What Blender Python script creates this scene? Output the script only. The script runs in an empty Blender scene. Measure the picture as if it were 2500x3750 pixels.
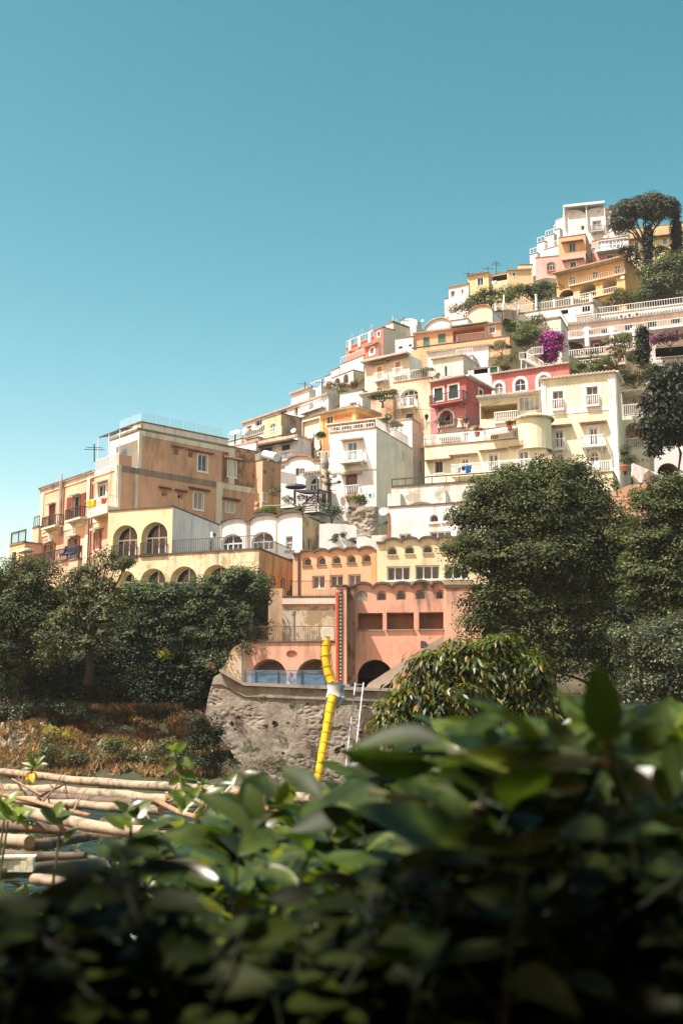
import bpy, math, random
import numpy as np
from mathutils import Vector, noise
from mathutils.geometry import tessellate_polygon
random.seed(7); rng = np.random.default_rng(7)
SC = bpy.context.scene; COL = SC.collection
FPX = 4375.0; PITCH = math.radians(11); CP, SP = math.cos(PITCH), math.sin(PITCH)

# ---------------------------------------------------------------- helpers: surveying
# Sight lines of the photograph (2500 x 3750) turned into world points at a surveyed distance Y (metres ahead of the camera at the origin)
def ray(px, py):
    u = (px-1250)/FPX; v = (1875-py)/FPX
    return Vector((u, CP - v*SP, SP + v*CP))
def P(px, py, Y):
    d = ray(px, py); return d*(Y/d.y)
def view(x0, y0, s):
    return lambda x, y: (x0+x/s, y0+y/s)
ZA = view(1900,700,2.6133); ZB = view(1400,1000,2.6133); ZC = view(1900,1200,2.6133); ZD = view(850,1350,2.6133)
ZE = view(1400,1350,2.6133); ZF = view(0,1500,2.6133); ZG = view(550,1500,2.6133); ZH = view(1050,1550,2.24)
ZI = view(1700,1350,1.96); ZJ = view(750,1950,1.568); ZK = view(0,2000,1.568); ZL = view(700,2300,1.96)
ZM = view(1500,1700,1.568); ZN = view(0,2700,1.30667); ZO = view(1100,2400,1.12); ZP = view(1150,1100,3.92)
ZQ = view(1900,1050,2.6133); ZR = view(1650,900,3.92); ZS = view(950,1550,3.92); ZT = view(2150,1650,4.48)

# ---------------------------------------------------------------- helpers: materials
def s2l(c): return tuple((x/255/12.92 if x/255 <= .04045 else ((x/255+.055)/1.055)**2.4) for x in c)
_M = {}
def nodes(name):
    m = bpy.data.materials.new(name); m.use_nodes = True
    nt = m.node_tree; nt.nodes.clear()
    out = nt.nodes.new('ShaderNodeOutputMaterial'); b = nt.nodes.new('ShaderNodeBsdfPrincipled')
    nt.links.new(b.outputs[0], out.inputs[0])
    return m, nt, b, out
def nz(nt, vec, scale, detail=4, rough=.6, stretch=None):
    n = nt.nodes.new('ShaderNodeTexNoise'); n.inputs['Scale'].default_value = scale
    n.inputs['Detail'].default_value = detail; n.inputs['Roughness'].default_value = rough
    if stretch:
        mp = nt.nodes.new('ShaderNodeMapping'); mp.inputs['Scale'].default_value = stretch
        nt.links.new(vec, mp.inputs[0]); vec = mp.outputs[0]
    nt.links.new(vec, n.inputs['Vector']); return n.outputs[0]
def ramp(nt, fac, stops):
    r = nt.nodes.new('ShaderNodeValToRGB'); e = r.color_ramp.elements
    while len(e) < len(stops): e.new(.5)
    for k, (p, c) in enumerate(stops):
        e[k].position = p; e[k].color = (*c, 1) if len(c) == 3 else c
    nt.links.new(fac, r.inputs[0]); return r.outputs[0]
def mixc(nt, fac, a, b):
    m = nt.nodes.new('ShaderNodeMix'); m.data_type = 'RGBA'
    for inp, v in ((m.inputs[0], fac), (m.inputs[6], a), (m.inputs[7], b)):
        if hasattr(v, 'is_linked'): nt.links.new(v, inp)
        elif isinstance(v, (int, float)): inp.default_value = v
        else: inp.default_value = (*v, 1)
    return m.outputs[2]
def pos(nt): return nt.nodes.new('ShaderNodeNewGeometry').outputs['Position']
def bump(nt, b, h, strength=.3, dist=.05):
    n = nt.nodes.new('ShaderNodeBump'); n.inputs['Strength'].default_value = strength; n.inputs['Distance'].default_value = dist
    nt.links.new(h, n.inputs['Height']); nt.links.new(n.outputs[0], b.inputs['Normal'])
def plaster(c, dirt=.15, k=.82, patch=None, patch_amt=.0):
    """Weathered lime plaster: base colour c (sRGB), uneven wash, grey run-off stains, fallen patches."""
    key = ('pl', c, dirt, k, patch, patch_amt)
    if key in _M: return _M[key]
    m, nt, b, _ = nodes('plaster'); p = pos(nt)
    base = tuple(x*k for x in s2l(c)); lum = sum(base)/3; base = tuple(min(.74, (x*.82+lum*.18+.008)*1.12) for x in base); dirt = min(1, dirt*1.35+.07)
    dark = tuple(x*.74 for x in base); lite = tuple(min(.8, x*1.08+.006) for x in base)
    col = ramp(nt, nz(nt, p, .35, 6, .65), [(.3, dark), (.5, base), (.72, lite)])
    rz = ramp(nt, nz(nt, p, .16, 3, .5), [(.44, (0,0,0)), (.47, (.55,)*3), (.56, (.55,)*3), (.6, (0,0,0))])
    col = mixc(nt, rz, col, tuple(min(.8, x*.86+.015) for x in base))
    if patch:
        f = ramp(nt, nz(nt, p, .55, 7, .7), [(.60-patch_amt*.2, (0,0,0)), (.64-patch_amt*.2, (1,1,1))])
        col = mixc(nt, f, col, tuple(x*k for x in s2l(patch)))
    if dirt > 0:
        f1 = ramp(nt, nz(nt, p, 1.3, 6, .7, (1,1,.16)), [(.47, (0,0,0)), (.68, (1,1,1))])
        f2 = ramp(nt, nz(nt, p, .23, 4, .6), [(.38, (.1,)*3), (.62, (1,1,1))])
        mu = nt.nodes.new('ShaderNodeMath'); mu.operation = 'MULTIPLY'
        nt.links.new(f1, mu.inputs[0]); nt.links.new(f2, mu.inputs[1])
        m2 = nt.nodes.new('ShaderNodeMath'); m2.operation = 'MULTIPLY'; m2.inputs[1].default_value = min(1, dirt*1.6)
        nt.links.new(mu.outputs[0], m2.inputs[0])
        col = mixc(nt, m2.outputs[0], col, (lum*.28+.02, lum*.25+.02, lum*.21+.018))
    nt.links.new(col, b.inputs['Base Color']); b.inputs['Roughness'].default_value = .9
    b.inputs['Specular IOR Level'].default_value = .2
    bump(nt, b, nz(nt, p, 6, 4, .7), .25, .04)
    _M[key] = m; return m
def flat(c, rough=.6, k=.85, metal=0, var=.12, spec=.4, scale=3):
    key = ('fl', c, rough, k, metal, var, spec, scale)
    if key in _M: return _M[key]
    m, nt, b, _ = nodes('painted_surface'); base = tuple(x*k for x in s2l(c))
    col = ramp(nt, nz(nt, pos(nt), scale, 4), [(.3, tuple(x*(1-var) for x in base)), (.7, tuple(min(1, x*(1+var)) for x in base))])
    nt.links.new(col, b.inputs['Base Color']); b.inputs['Roughness'].default_value = rough; b.inputs['Metallic'].default_value = metal
    b.inputs['Specular IOR Level'].default_value = spec
    _M[key] = m; return m
def glassm(c=(38,46,50), rough=.08):
    key = ('gl', c, rough)
    if key in _M: return _M[key]
    m, nt, b, _ = nodes('window_glass'); base = s2l(c)
    col = ramp(nt, nz(nt, pos(nt), .7, 3), [(.35, tuple(x*.5 for x in base)), (.5, base), (.7, tuple(x*2.2 for x in base))])
    nt.links.new(col, b.inputs['Base Color']); b.inputs['Roughness'].default_value = rough; b.inputs['Specular IOR Level'].default_value = .5
    _M[key] = m; return m
def clearm(c=(170,220,235), alpha=.35, rough=.1):
    key = ('cl', c, alpha)
    if key in _M: return _M[key]
    m, nt, b, _ = nodes('clear_panel'); b.inputs['Base Color'].default_value = (*s2l(c), 1); b.inputs['Alpha'].default_value = alpha
    b.inputs['Roughness'].default_value = rough; _M[key] = m; return m
def polem(c):
    m, nt, b, _ = nodes('debarked_pole'); base = tuple(x*.62 for x in s2l(c)); p = pos(nt)
    n = nz(nt, p, 14, 7, .75, (.12,.35,1)); n2 = nz(nt, p, 5, 4, .6)
    col = ramp(nt, n, [(.34, tuple(x*.28 for x in base)), (.5, base), (.7, tuple(min(.8, x*1.25) for x in base))])
    col = mixc(nt, ramp(nt, n2, [(.52, (0,0,0)), (.62, (.9,)*3)]), col, tuple(x*.4 for x in base))
    nt.links.new(col, b.inputs['Base Color']); b.inputs['Roughness'].default_value = .85; bump(nt, b, n, .5, .01); return m
def tilem(c=(176,128,98)):
    key = ('ti', c)
    if key in _M: return _M[key]
    m, nt, b, _ = nodes('clay_tile'); base = tuple(x*.7 for x in s2l(c))
    col = ramp(nt, nz(nt, pos(nt), 4, 5, .7), [(.3, tuple(x*.5 for x in base)), (.5, base), (.68, tuple(min(1, x*1.5+.05) for x in base))])
    nt.links.new(col, b.inputs['Base Color']); b.inputs['Roughness'].default_value = .9; _M[key] = m; return m
def leafm(lo, hi, trans=.3, rough=.45, hue=None, spec=.4, big=.12):
    """Leaf: each leaf its own tone between lo and hi (linear), some hue leaves, light passing through."""
    key = ('lf', lo, hi, trans, rough, hue, spec)
    if key in _M: return _M[key]
    m, nt, b, out = nodes('leaf'); g = nt.nodes.new('ShaderNodeNewGeometry')
    col = ramp(nt, g.outputs['Random Per Island'], [(0, lo), (.75, hi), (1, tuple(x*1.35 for x in hi))])
    n = nz(nt, g.outputs['Position'], big*7, 5)
    f = ramp(nt, n, [(.44, (0,0,0)), (.58, (1,1,1))])
    col = mixc(nt, f, col, tuple(a*.55+b_*.1 for a, b_ in zip(lo, hi)))
    if hue:
        w = nt.nodes.new('ShaderNodeTexWhiteNoise'); w.noise_dimensions = '1D'; nt.links.new(g.outputs['Random Per Island'], w.inputs['W'])
        col = mixc(nt, ramp(nt, w.outputs[0], [(1-hue[3], (0,0,0)), (min(1, 1.02-hue[3]), (1,1,1))]), col, hue[:3])
    nt.links.new(col, b.inputs['Base Color']); b.inputs['Roughness'].default_value = rough; b.inputs['Specular IOR Level'].default_value = spec
    t = nt.nodes.new('ShaderNodeBsdfTranslucent')
    mm = nt.nodes.new('ShaderNodeMix'); mm.data_type = 'RGBA'; mm.blend_type = 'MULTIPLY'; mm.inputs[0].default_value = 1
    nt.links.new(col, mm.inputs[6]); mm.inputs[7].default_value = (1.6, 1.7, .7, 1); nt.links.new(mm.outputs[2], t.inputs[0])
    mx = nt.nodes.new('ShaderNodeMixShader'); mx.inputs[0].default_value = trans
    nt.links.new(b.outputs[0], mx.inputs[1]); nt.links.new(t.outputs[0], mx.inputs[2]); nt.links.new(mx.outputs[0], out.inputs[0])
    _M[key] = m; return m
def barkm(c=(92,80,66)):
    key = ('bk', c)
    if key in _M: return _M[key]
    m, nt, b, _ = nodes('bark'); base = tuple(x*.8 for x in s2l(c)); p = pos(nt)
    n = nz(nt, p, 5, 6, .7, (1,1,.25))
    nt.links.new(ramp(nt, n, [(.3, tuple(x*.4 for x in base)), (.6, base), (.8, tuple(x*1.4 for x in base))]), b.inputs['Base Color'])
    b.inputs['Roughness'].default_value = .95; bump(nt, b, n, .6, .05); _M[key] = m; return m

WHITE = plaster((246,246,243), .12); WHITE2 = plaster((244,243,236), .3); GREYW = plaster((205,205,195), .5)
WFRAME = flat((238,240,240), .45, .9, var=.03); IRON = flat((70,66,62), .6, .8); WIRON = flat((242,242,240), .5, .9, var=.03)
GREEN = flat((30,70,62), .55); TILE = tilem(); TILEW = tilem((214,196,168)); GLASS = glassm(); GLASSG = glassm((30,62,66)); BROWN = flat((128,62,42), .6)
PANES = [GLASS, GLASS, glassm((58,66,70)), glassm((92,96,94)), glassm((120,120,112), .3)]; DARKIN = plaster((110,98,84), .3); CONC = plaster((150,146,136), .5)

# ---------------------------------------------------------------- helpers: meshes
class MB:
    def __init__(s): s.v = []; s.f = []; s.m = []
    def add(s, vs, fs, mi=0):
        o = len(s.v); s.v += [tuple(v) for v in vs]
        for f in fs: s.f.append([i+o for i in f]); s.m.append(mi)
    def hexa(s, c, mi=0):   # 8 corners: bottom ring 0-3, top ring 4-7
        s.add(c, [(0,3,2,1),(4,5,6,7),(0,1,5,4),(1,2,6,5),(2,3,7,6),(3,0,4,7)], mi)
    def box(s, c, hx, hy, hz, ang=0, mi=0):
        ca, sa = math.cos(ang), math.sin(ang); c = Vector(c); r = []
        for dz in (-hz, hz):
            for dx, dy in ((-hx,-hy),(hx,-hy),(hx,hy),(-hx,hy)):
                r.append((c.x+dx*ca-dy*sa, c.y+dx*sa+dy*ca, c.z+dz))
        s.hexa(r, mi)
    def tube(s, pts, r, n=6, mi=0, cap=True):
        pts = [Vector(p) for p in pts]; rs = r if isinstance(r, (list, tuple)) else [r]*len(pts); vs = []; fs = []
        for k, p in enumerate(pts):
            t = (pts[min(k+1, len(pts)-1)]-pts[max(k-1, 0)]).normalized()
            a = t.cross(Vector((0,0,1))); a = a.normalized() if a.length > 1e-3 else Vector((1,0,0)); bb = t.cross(a)
            for j in range(n):
                th = 2*math.pi*(j+.5)/n; vs.append(p+(a*math.cos(th)+bb*math.sin(th))*rs[k])
        for k in range(len(pts)-1):
            for j in range(n):
                a0 = k*n+j; a1 = k*n+(j+1) % n; fs.append((a0, a1, a1+n, a0+n))
        if cap: fs += [tuple(range(n))[::-1], tuple(range((len(pts)-1)*n, len(pts)*n))]
        s.add(vs, fs, mi)
    def lathe(s, c, prof, n=16, mi=0, axis=None):
        c = Vector(c); vs = []; fs = []
        for r, z in prof:
            for j in range(n):
                th = 2*math.pi*j/n; vs.append((c.x+r*math.cos(th), c.y+r*math.sin(th), c.z+z))
        for k in range(len(prof)-1):
            for j in range(n):
                a0 = k*n+j; a1 = k*n+(j+1) % n; fs.append((a0, a1, a1+n, a0+n))
        s.add(vs, fs, mi)
    def build(s, name, mats, parent=None, at=None, smooth=False):
        org = Vector((0,0,0))
        if parent is not None:
            r = parent
            while r.parent: r = r.parent
            org = Vector(r['_o'])
        elif at is not None: org = Vector(at)
        me = bpy.data.meshes.new(name)
        me.from_pydata([(x-org.x, y-org.y, z-org.z) for x, y, z in s.v], [], s.f)
        for m in (mats if isinstance(mats, (list, tuple)) else [mats]): me.materials.append(m)
        me.polygons.foreach_set('material_index', s.m)
        if smooth: me.polygons.foreach_set('use_smooth', [True]*len(s.f))
        o = bpy.data.objects.new(name, me); COL.objects.link(o)
        if parent is not None: o.parent = parent
        else: o.location = org
        return o
def npmesh(name, V, quads, mats, parent=None, at=None):
    org = np.zeros(3)
    if parent is not None:
        r = parent
        while r.parent: r = r.parent
        org = np.array(r['_o'])
    elif at is not None: org = np.array(at, float)
    me = bpy.data.meshes.new(name); n = len(V); k = quads.shape[1]; f = len(quads)
    me.vertices.add(n); me.vertices.foreach_set('co', (V-org).astype(np.float32).ravel())
    me.loops.add(f*k); me.loops.foreach_set('vertex_index', quads.astype(np.int32).ravel())
    me.polygons.add(f); me.polygons.foreach_set('loop_start', np.arange(0, f*k, k, dtype=np.int32))
    me.update(calc_edges=True); me.validate()
    for m in (mats if isinstance(mats, (list, tuple)) else [mats]): me.materials.append(m)
    o = bpy.data.objects.new(name, me); COL.objects.link(o)
    if parent is not None: o.parent = parent
    else: o.location = org
    return o
def tag(o, label=None, cat=None, group=None, kind=None):
    if label: o['label'] = label
    if cat: o['category'] = cat
    if group: o['group'] = group
    if kind: o['kind'] = kind
    return o
def thing(name, label, cat, at, group=None):
    o = bpy.data.objects.new(name, None); COL.objects.link(o); o.location = at; o.empty_display_size = .3
    o['_o'] = tuple(at); return tag(o, label, cat, group)

# ---------------------------------------------------------------- helpers: houses
def rail(mb, A, B, h=1., sp=.16, t=.018, belly=0, n=None, mi=0, posts=True):
    A = Vector(A); B = Vector(B); d = B-A; L = d.length
    if L < .1: return
    t1 = Vector((d.x, d.y, 0)).normalized(); nrm = Vector((t1.y, -t1.x, 0)); N = max(2, int(L/sp)) if n is None else n
    if nrm.y > 0: nrm = -nrm
    up = Vector((0,0,1))
    def bar(p, q, w, w2):
        e = (q-p).normalized(); a = e.cross(nrm).normalized()*w; b = nrm*w2
        mb.hexa([p-a-b, p+a-b, p+a+b, p-a+b, q-a-b, q+a-b, q+a+b, q-a+b], mi)
    bar(A+up*h, B+up*h, t*1.6, t*1.6); bar(A+up*.08, B+up*.08, t, t)
    for k in range(N+1):
        p = A+d*(k/N)
        if belly and 0 < k < N:
            q1 = p+up*(.14*h+.04)+nrm*belly; q2 = p+up*h*.5+nrm*belly*.75; q3 = p+up*h*.75+nrm*.01
            for a, b in ((p+up*.08, q1), (q1, q2), (q2, q3), (q3, p+up*h)): bar(a, b, t, t)
        else: bar(p, p+up*h, t*(1.5 if k in (0, N) else 1), t*(1.5 if k in (0, N) else 1))
def arcpoly(u0, u1, z0, z1, arch=0, n=12):
    if u0 > u1: u0, u1 = u1, u0
    if not arch: return [(u0,z0),(u1,z0),(u1,z1),(u0,z1)]
    r = min((u1-u0)*arch, (z1-z0)*.98); c = (u0+u1)/2; a = (u1-u0)/2
    return [(u0,z0),(u1,z0)] + [(c+a*math.cos(math.pi*k/n), z1-r+r*math.sin(math.pi*k/n)) for k in range(n+1)]
def grow(poly, t):
    us = [p[0] for p in poly]; zs = [p[1] for p in poly]; cu = (min(us)+max(us))/2; cz = (min(zs)+max(zs))/2
    w = max(us)-min(us); h = max(zs)-min(zs)
    return [(cu+(u-cu)*(1+2*t/w), cz+(z-cz)*(1+2*t/h)) for u, z in poly]
class Block:
    """One rectangular body of a house: front F runs left and away from the near corner, side S runs right and away."""
    def __init__(s, house, Z, corner, Y=None, a=20, left=None, right=None, bot=None, L=None, D=None, F=WHITE, S=None, R=None, on=None, off=0, vaults=None, prof=None, zb=None, ztop=None, drop=0, lip=.0):
        s.h = house; s.Z = Z; px, py = Z(*corner)
        if on: 
            b, f = on; Y = b.pt(f, *b.hitp(f, px, py, off), off).y if True else 0
            a = b.a
        s.a = a; A = math.radians(a)
        s.dF = Vector((-math.cos(A), math.sin(A), 0)); s.dS = Vector((math.sin(A), math.cos(A), 0))
        s.O = P(px, py, Y); s.zt = s.O.z if ztop is None else ztop; s.O.z = 0
        s.LF = L if L else s.solve(s.dF, Z(left, 0)[0]); s.LS = D if D else (s.solve(s.dS, Z(right, 0)[0]) if right is not None else 7.)
        s.zb = zb if zb is not None else s.hitp('F', px, Z(0, bot)[1])[1] if bot is not None else s.zt-8
        s.zb -= drop
        s.mF = F; s.mS = S or F; s.mR = R or CONC; s.holes = {'F': [], 'S': []}; s.vaults = vaults; s.prof = prof; s.lip = lip
        house.blocks.append(s)
        if house.root is None: house.mk(s.O+Vector((0,0,s.zb)))
    def solve(s, d, px):
        k = (px-1250)/FPX; return max(.3, (k*(s.O.y*CP+s.zt*SP)-s.O.x)/(d.x-k*d.y*CP))
    def dn(s, f): return (s.dF, -s.dS) if f == 'F' else (s.dS, -s.dF)
    def hitp(s, f, px, py, off=0):
        d, n = s.dn(f); D = ray(px, py); t = (off+s.O.dot(n)-s.O.z*n.z)/D.dot(n); p = D*t
        return (p-s.O).dot(d), p.z
    def hit(s, f, x, y, off=0, Z=None): return s.hitp(f, *(Z or s.Z)(x, y), off)
    def pt(s, f, u, z, off=0):
        d, n = s.dn(f); return Vector((s.O.x+d.x*u+n.x*off, s.O.y+d.y*u+n.y*off, z))
    def rect(s, f, r, Z=None, off=0):
        x0, y0, x1, y1 = r; ym = (y0+y1)/2; xm = (x0+x1)/2
        ua = s.hit(f, x0, ym, off, Z)[0]; ub = s.hit(f, x1, ym, off, Z)[0]
        za = s.hit(f, xm, y0, off, Z)[1]; zb = s.hit(f, xm, y1, off, Z)[1]
        return min(ua, ub), max(ua, ub), min(za, zb), max(za, zb)
    def fbox(s, mb, f, u0, u1, z0, z1, o0, o1, mi=0):
        c = [s.pt(f, u, z, o) for z in (z0, z1) for u, o in ((u0,o0),(u1,o0),(u1,o1),(u0,o1))]; mb.hexa(c, mi)
    def ring(s, mb, f, po, pi, o0, o1, mi=0):
        n = len(po)
        A = [s.pt(f, *p, o1) for p in po]; B = [s.pt(f, *p, o1) for p in pi]; C = [s.pt(f, *p, o0) for p in po]; D = [s.pt(f, *p, o0) for p in pi]
        fs = []
        for k in range(n):
            j = (k+1) % n; fs += [(k, j, n+j, n+k), (k, j, 2*n+j, 2*n+k), (n+k, n+j, 3*n+j, 3*n+k)]
        mb.add(A+B+C+D, fs, mi)
    def part(s, name, mb, mats, parent=None, **k): return mb.build(name, mats, parent or s.h.root, **k)
    def safe(s, f, u0, u1, z0, z1):
        lim = s.LF if f == 'F' else s.LS; e = .04
        return max(u0, e), min(u1, lim-e), max(z0, s.zb+e), (min(z1, s.zt-e) if not (s.vaults or s.prof) else z1)
    def win(s, f, r, Z=None, arch=0, mull=1, trans=0, depth=.18, trim=.12, tm=None, frame=None, glass=None, shut=None, sm=None, hood=0, sill=0, grid=0, fw=.06):
        u0, u1, z0, z1 = s.safe(f, *s.rect(f, r, Z))
        if u1-u0 < .1 or z1-z0 < .1: return None
        poly = arcpoly(u0, u1, z0, z1, arch); s.holes[f].append((poly, depth)); mb = MB()
        s.ring(mb, f, poly, grow(poly, -fw), -depth+.01, -depth+.07, 0)
        for k in range(1, mull+1):
            c = u0+(u1-u0)*k/(mull+1); s.fbox(mb, f, c-fw*.5, c+fw*.5, z0+fw, z1-fw-(0 if not arch else .02), -depth+.012, -depth+.065, 0)
        for k in range(1, trans+1):
            c = z0+(z1-z0)*k/(trans+1) if not arch else z1-min((u1-u0)*arch, (z1-z0)*.9)-fw*.5; s.fbox(mb, f, u0+fw, u1-fw, c-fw*.5, c+fw*.5, -depth+.014, -depth+.068, 0)
        if trim: s.ring(mb, f, grow(poly, trim), poly, 0, .045, 1)
        if sill: s.fbox(mb, f, u0-.15, u1+.15, z0-.1-(trim or 0), z0-.005-(trim or 0), .002, .12, 1)
        w = s.part('window', mb, [frame or WFRAME, tm or WFRAME])
        if shut == 'closed':
            sb = MB(); c = (u0+u1)/2
            for a, b in ((u0+.02, c-.01), (c+.01, u1-.02)): 
                s.fbox(sb, f, a, b, z0+.02, z1-.02, -.11, -.06)
                for q in range(1, 9): s.fbox(sb, f, a+.07, b-.07, z0+.04+(z1-z0-.1)*q/9.2-.05, z0+.04+(z1-z0-.1)*q/9.2, -.06, -.045)
            sb.build('shutter', sm or GREEN, w)
        else:
            pb = MB(); pb.add([s.pt(f, *p, -depth+.015) for p in poly], [tuple(range(len(poly)))]); pb.build('pane', glass or random.choice(PANES), w)
        if shut == 'open':
            hw = (u1-u0)/2
            for a, b in ((u0-hw-.03, u0-.03), (u1+.03, u1+hw+.03)):
                sb = MB(); s.fbox(sb, f, a, b, z0, z1, .05, .1); sb.build('shutter', sm or BROWN, w)
        if hood: s.hood(f, (u0+u1)/2, z1+.25+(trim or 0), (u1-u0)+.6, hood if hood is not True else .45)
        if grid:
            gb = MB()
            for k in range(1, grid): c = u0+(u1-u0)*k/grid; s.fbox(gb, f, c-.015, c+.015, z0, z1, -.06, -.03)
            for k in range(1, grid+1): c = z0+(z1-z0)*k/(grid+1); s.fbox(gb, f, u0, u1, c-.015, c+.015, -.055, -.025)
            gb.build('window_grille', IRON, w)
        return w
    def hood(s, f, uc, z, w, d=.45, mat=None):
        mb = MB(); n = max(3, int(w/.22))
        c = [s.pt(f, u, zz, o) for zz in (0, .07) for u, o in ()]
        a = [s.pt(f, uc-w/2, z, .0), s.pt(f, uc+w/2, z, .0), s.pt(f, uc+w/2, z-.16, d), s.pt(f, uc-w/2, z-.16, d)]
        mb.hexa(a+[p+Vector((0,0,.07)) for p in a])
        for k in range(n):
            u = uc-w/2+w*(k+.5)/n; mb.tube([s.pt(f, u, z+.08, .02), s.pt(f, u, z-.08, d+.06)], .085, 6)
        return s.part('window_hood', mb, mat or TILE)
    def eave(s, f, z=None, u0=None, u1=None, d=.3, sp=.3, mat=None, thick=.12, name='roof_edge'):
        L = s.LF if f == 'F' else s.LS; u0 = -.1 if u0 is None else u0; u1 = L+.1 if u1 is None else u1; z = s.zt if z is None else z
        mb = MB(); s.fbox(mb, f, u0, u1, z+.004, z+thick, -.25, d, 1); n = max(2, int((u1-u0)/sp))
        for k in range(n):
            u = u0+(u1-u0)*(k+.5)/n; mb.tube([s.pt(f, u, z+thick+.05, -.3), s.pt(f, u, z+thick-.01, d+.07)], sp*.34, 6, 0)
        return s.part(name, mb, [mat or TILE, WHITE2])
    def band(s, f, r, name='string_course', d=.06, mat=None, Z=None, uz=None):
        u0, u1, z0, z1 = uz if uz else s.rect(f, r, Z); mb = MB(); s.fbox(mb, f, u0, u1, z0, z1, .003, d)
        return s.part(name, mb, mat or WHITE)
    def bandl(s, f, z0, z1, u0=None, u1=None, d=.06, mat=None, name='string_course'):
        L = s.LF if f == 'F' else s.LS
        return s.band(f, None, name, d, mat, uz=(-.0 if u0 is None else u0, L if u1 is None else u1, z0, z1))
    def loggia(s, f, r, Z=None, arch=0, depth=2., mat=None, name='loggia', glass=None, mull=1, trans=1, wmat=None):
        u0, u1, z0, z1 = s.safe(f, *s.rect(f, r, Z)); poly = arcpoly(u0, u1, z0, z1, arch, 16); s.holes[f].append((poly, 0)); mb = MB(); n = len(poly)
        A = [s.pt(f, *p, 0) for p in poly]; B = [s.pt(f, *p, -depth) for p in poly]
        mb.add(A+B, [(k, (k+1) % n, n+(k+1) % n, n+k) for k in range(n)] + ([tuple(range(n, 2*n))]))
        lo = s.part(name, mb, mat or s.mF)
        if glass:
            wb = MB(); q = grow(poly, -.09); s.ring(wb, f, poly, q, -depth+.02, -depth+.1)
            for k in range(1, mull+1):
                c = u0+(u1-u0)*k/(mull+1); s.fbox(wb, f, c-.05, c+.05, z0+.09, z1-.1, -depth+.025, -depth+.09)
            if trans:
                c = z1-(u1-u0)*arch; s.fbox(wb, f, u0+.05, u1-.05, c-.06, c+.06, -depth+.03, -depth+.095)
                for k in (.25, .75): s.fbox(wb, f, u0+(u1-u0)*k-.04, u0+(u1-u0)*k+.04, z0+.09, c-.06, -depth+.025, -depth+.09)
            w = s.part('window', wb, WFRAME)
            pb = MB(); pb.add([s.pt(f, *p, -depth+.03) for p in poly], [tuple(range(n))]); pb.build('pane', glass, w)
        return lo
    def balcony(s, f, x0, x1, yf, Z=None, depth=.9, h=1., belly=.1, mat=None, rm=None, thick=.18, sp=.17, t=.02, bracket=True, yf2=None):
        u0 = s.hit(f, x0, yf, depth, Z)[0]; u1, z = s.hit(f, x1, yf if yf2 is None else yf2, depth, Z)
        z = (z+s.hit(f, x0, yf, depth, Z)[1])/2 if yf2 is not None else s.hit(f, (x0+x1)/2, yf, depth, Z)[1]
        if u0 > u1: u0, u1 = u1, u0
        mb = MB(); s.fbox(mb, f, u0, u1, z-thick, z, .002, depth)
        if bracket:
            m = (u1-u0)
            for c in (u0+m*.15, u1-m*.15):
                a = [s.pt(f, c-.1, z-thick-.45, .01), s.pt(f, c+.1, z-thick-.45, .01), s.pt(f, c+.1, z-thick-.45, .12), s.pt(f, c-.1, z-thick-.45, .12)]
                b = [s.pt(f, c-.1, z-thick-.004, .01), s.pt(f, c+.1, z-thick-.004, .01), s.pt(f, c+.1, z-thick-.004, depth*.8), s.pt(f, c-.1, z-thick-.004, depth*.8)]
                mb.hexa(a+b)
        bal = s.part('balcony', mb, mat or WHITE)
        rb = MB(); e = .05
        p0, p1, q0, q1 = s.pt(f, u0+e, z, .03), s.pt(f, u0+e, z, depth-e), s.pt(f, u1-e, z, .03), s.pt(f, u1-e, z, depth-e)
        rail(rb, p1, q1, h, sp, t, belly); rail(rb, p0, p1, h, sp, t, 0); rail(rb, q0, q1, h, sp, t, 0)
        rb.build('railing', rm or WIRON, bal); return bal
    def toprail(s, f, z=None, u0=.05, u1=None, off=-.08, h=1., sp=.16, t=.02, belly=0, mat=None, name='railing'):
        L = s.LF if f == 'F' else s.LS; mb = MB(); z = s.zt if z is None else z
        rail(mb, s.pt(f, u0, z, off), s.pt(f, L-.05 if u1 is None else u1, z, off), h, sp, t, belly); return s.part(name, mb, mat or WIRON)
    def finish(s):
        mb = MB(); LF, LS, zb, zt = s.LF, s.LS, s.zb, s.zt
        top = [(LF, zt), (0, zt)]
        if s.vaults or s.prof: top = s.profile()
        for f, L, mi, tp in (('F', LF, 0, top), ('S', LS, 1, [(LS, zt if not s.vaults else top[-1][1]), (0, top[-1][1])])):
            outer = [(0, zb), (L, zb)] + tp
            holes = [h for h, _ in s.holes[f]]
            polys = [[Vector((u, z, 0)) for u, z in outer]] + [[Vector((u, z, 0)) for u, z in h[::-1]] for h in holes]
            flatp = [p for pl in polys for p in pl]
            tris = tessellate_polygon(polys)
            mb.add([s.pt(f, p.x, p.y) for p in flatp], [tuple(t) for t in tris], mi)
            for h, d in s.holes[f]:
                if d:
                    n = len(h); mb.add([s.pt(f, *p) for p in h]+[s.pt(f, *p, -d) for p in h], [(k, (k+1) % n, n+(k+1) % n, n+k) for k in range(n)], mi)
        # roof following the top profile, back and far-left walls
        n = len(top); A = [s.pt('F', u, z) for u, z in top]; B = [p+s.dS*LS for p in A]
        mb.add(A+B, [(k, k+1, n+k+1, n+k) for k in range(n-1)], 2)
        zl, zr = top[0][1], top[-1][1]; l0 = s.pt('F', LF, zb); l1 = l0+s.dS*LS; r1 = s.pt('F', 0, zb)+s.dS*LS
        up = lambda p, z: Vector((p.x, p.y, z))
        mb.add([l0, l1, up(l1, zl), up(l0, zl), r1, up(r1, zr)], [(0,1,2,3), (1,4,5,2)], 0)
        w = s.part('wall', mb, [s.mF, s.mS, s.mR])
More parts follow.
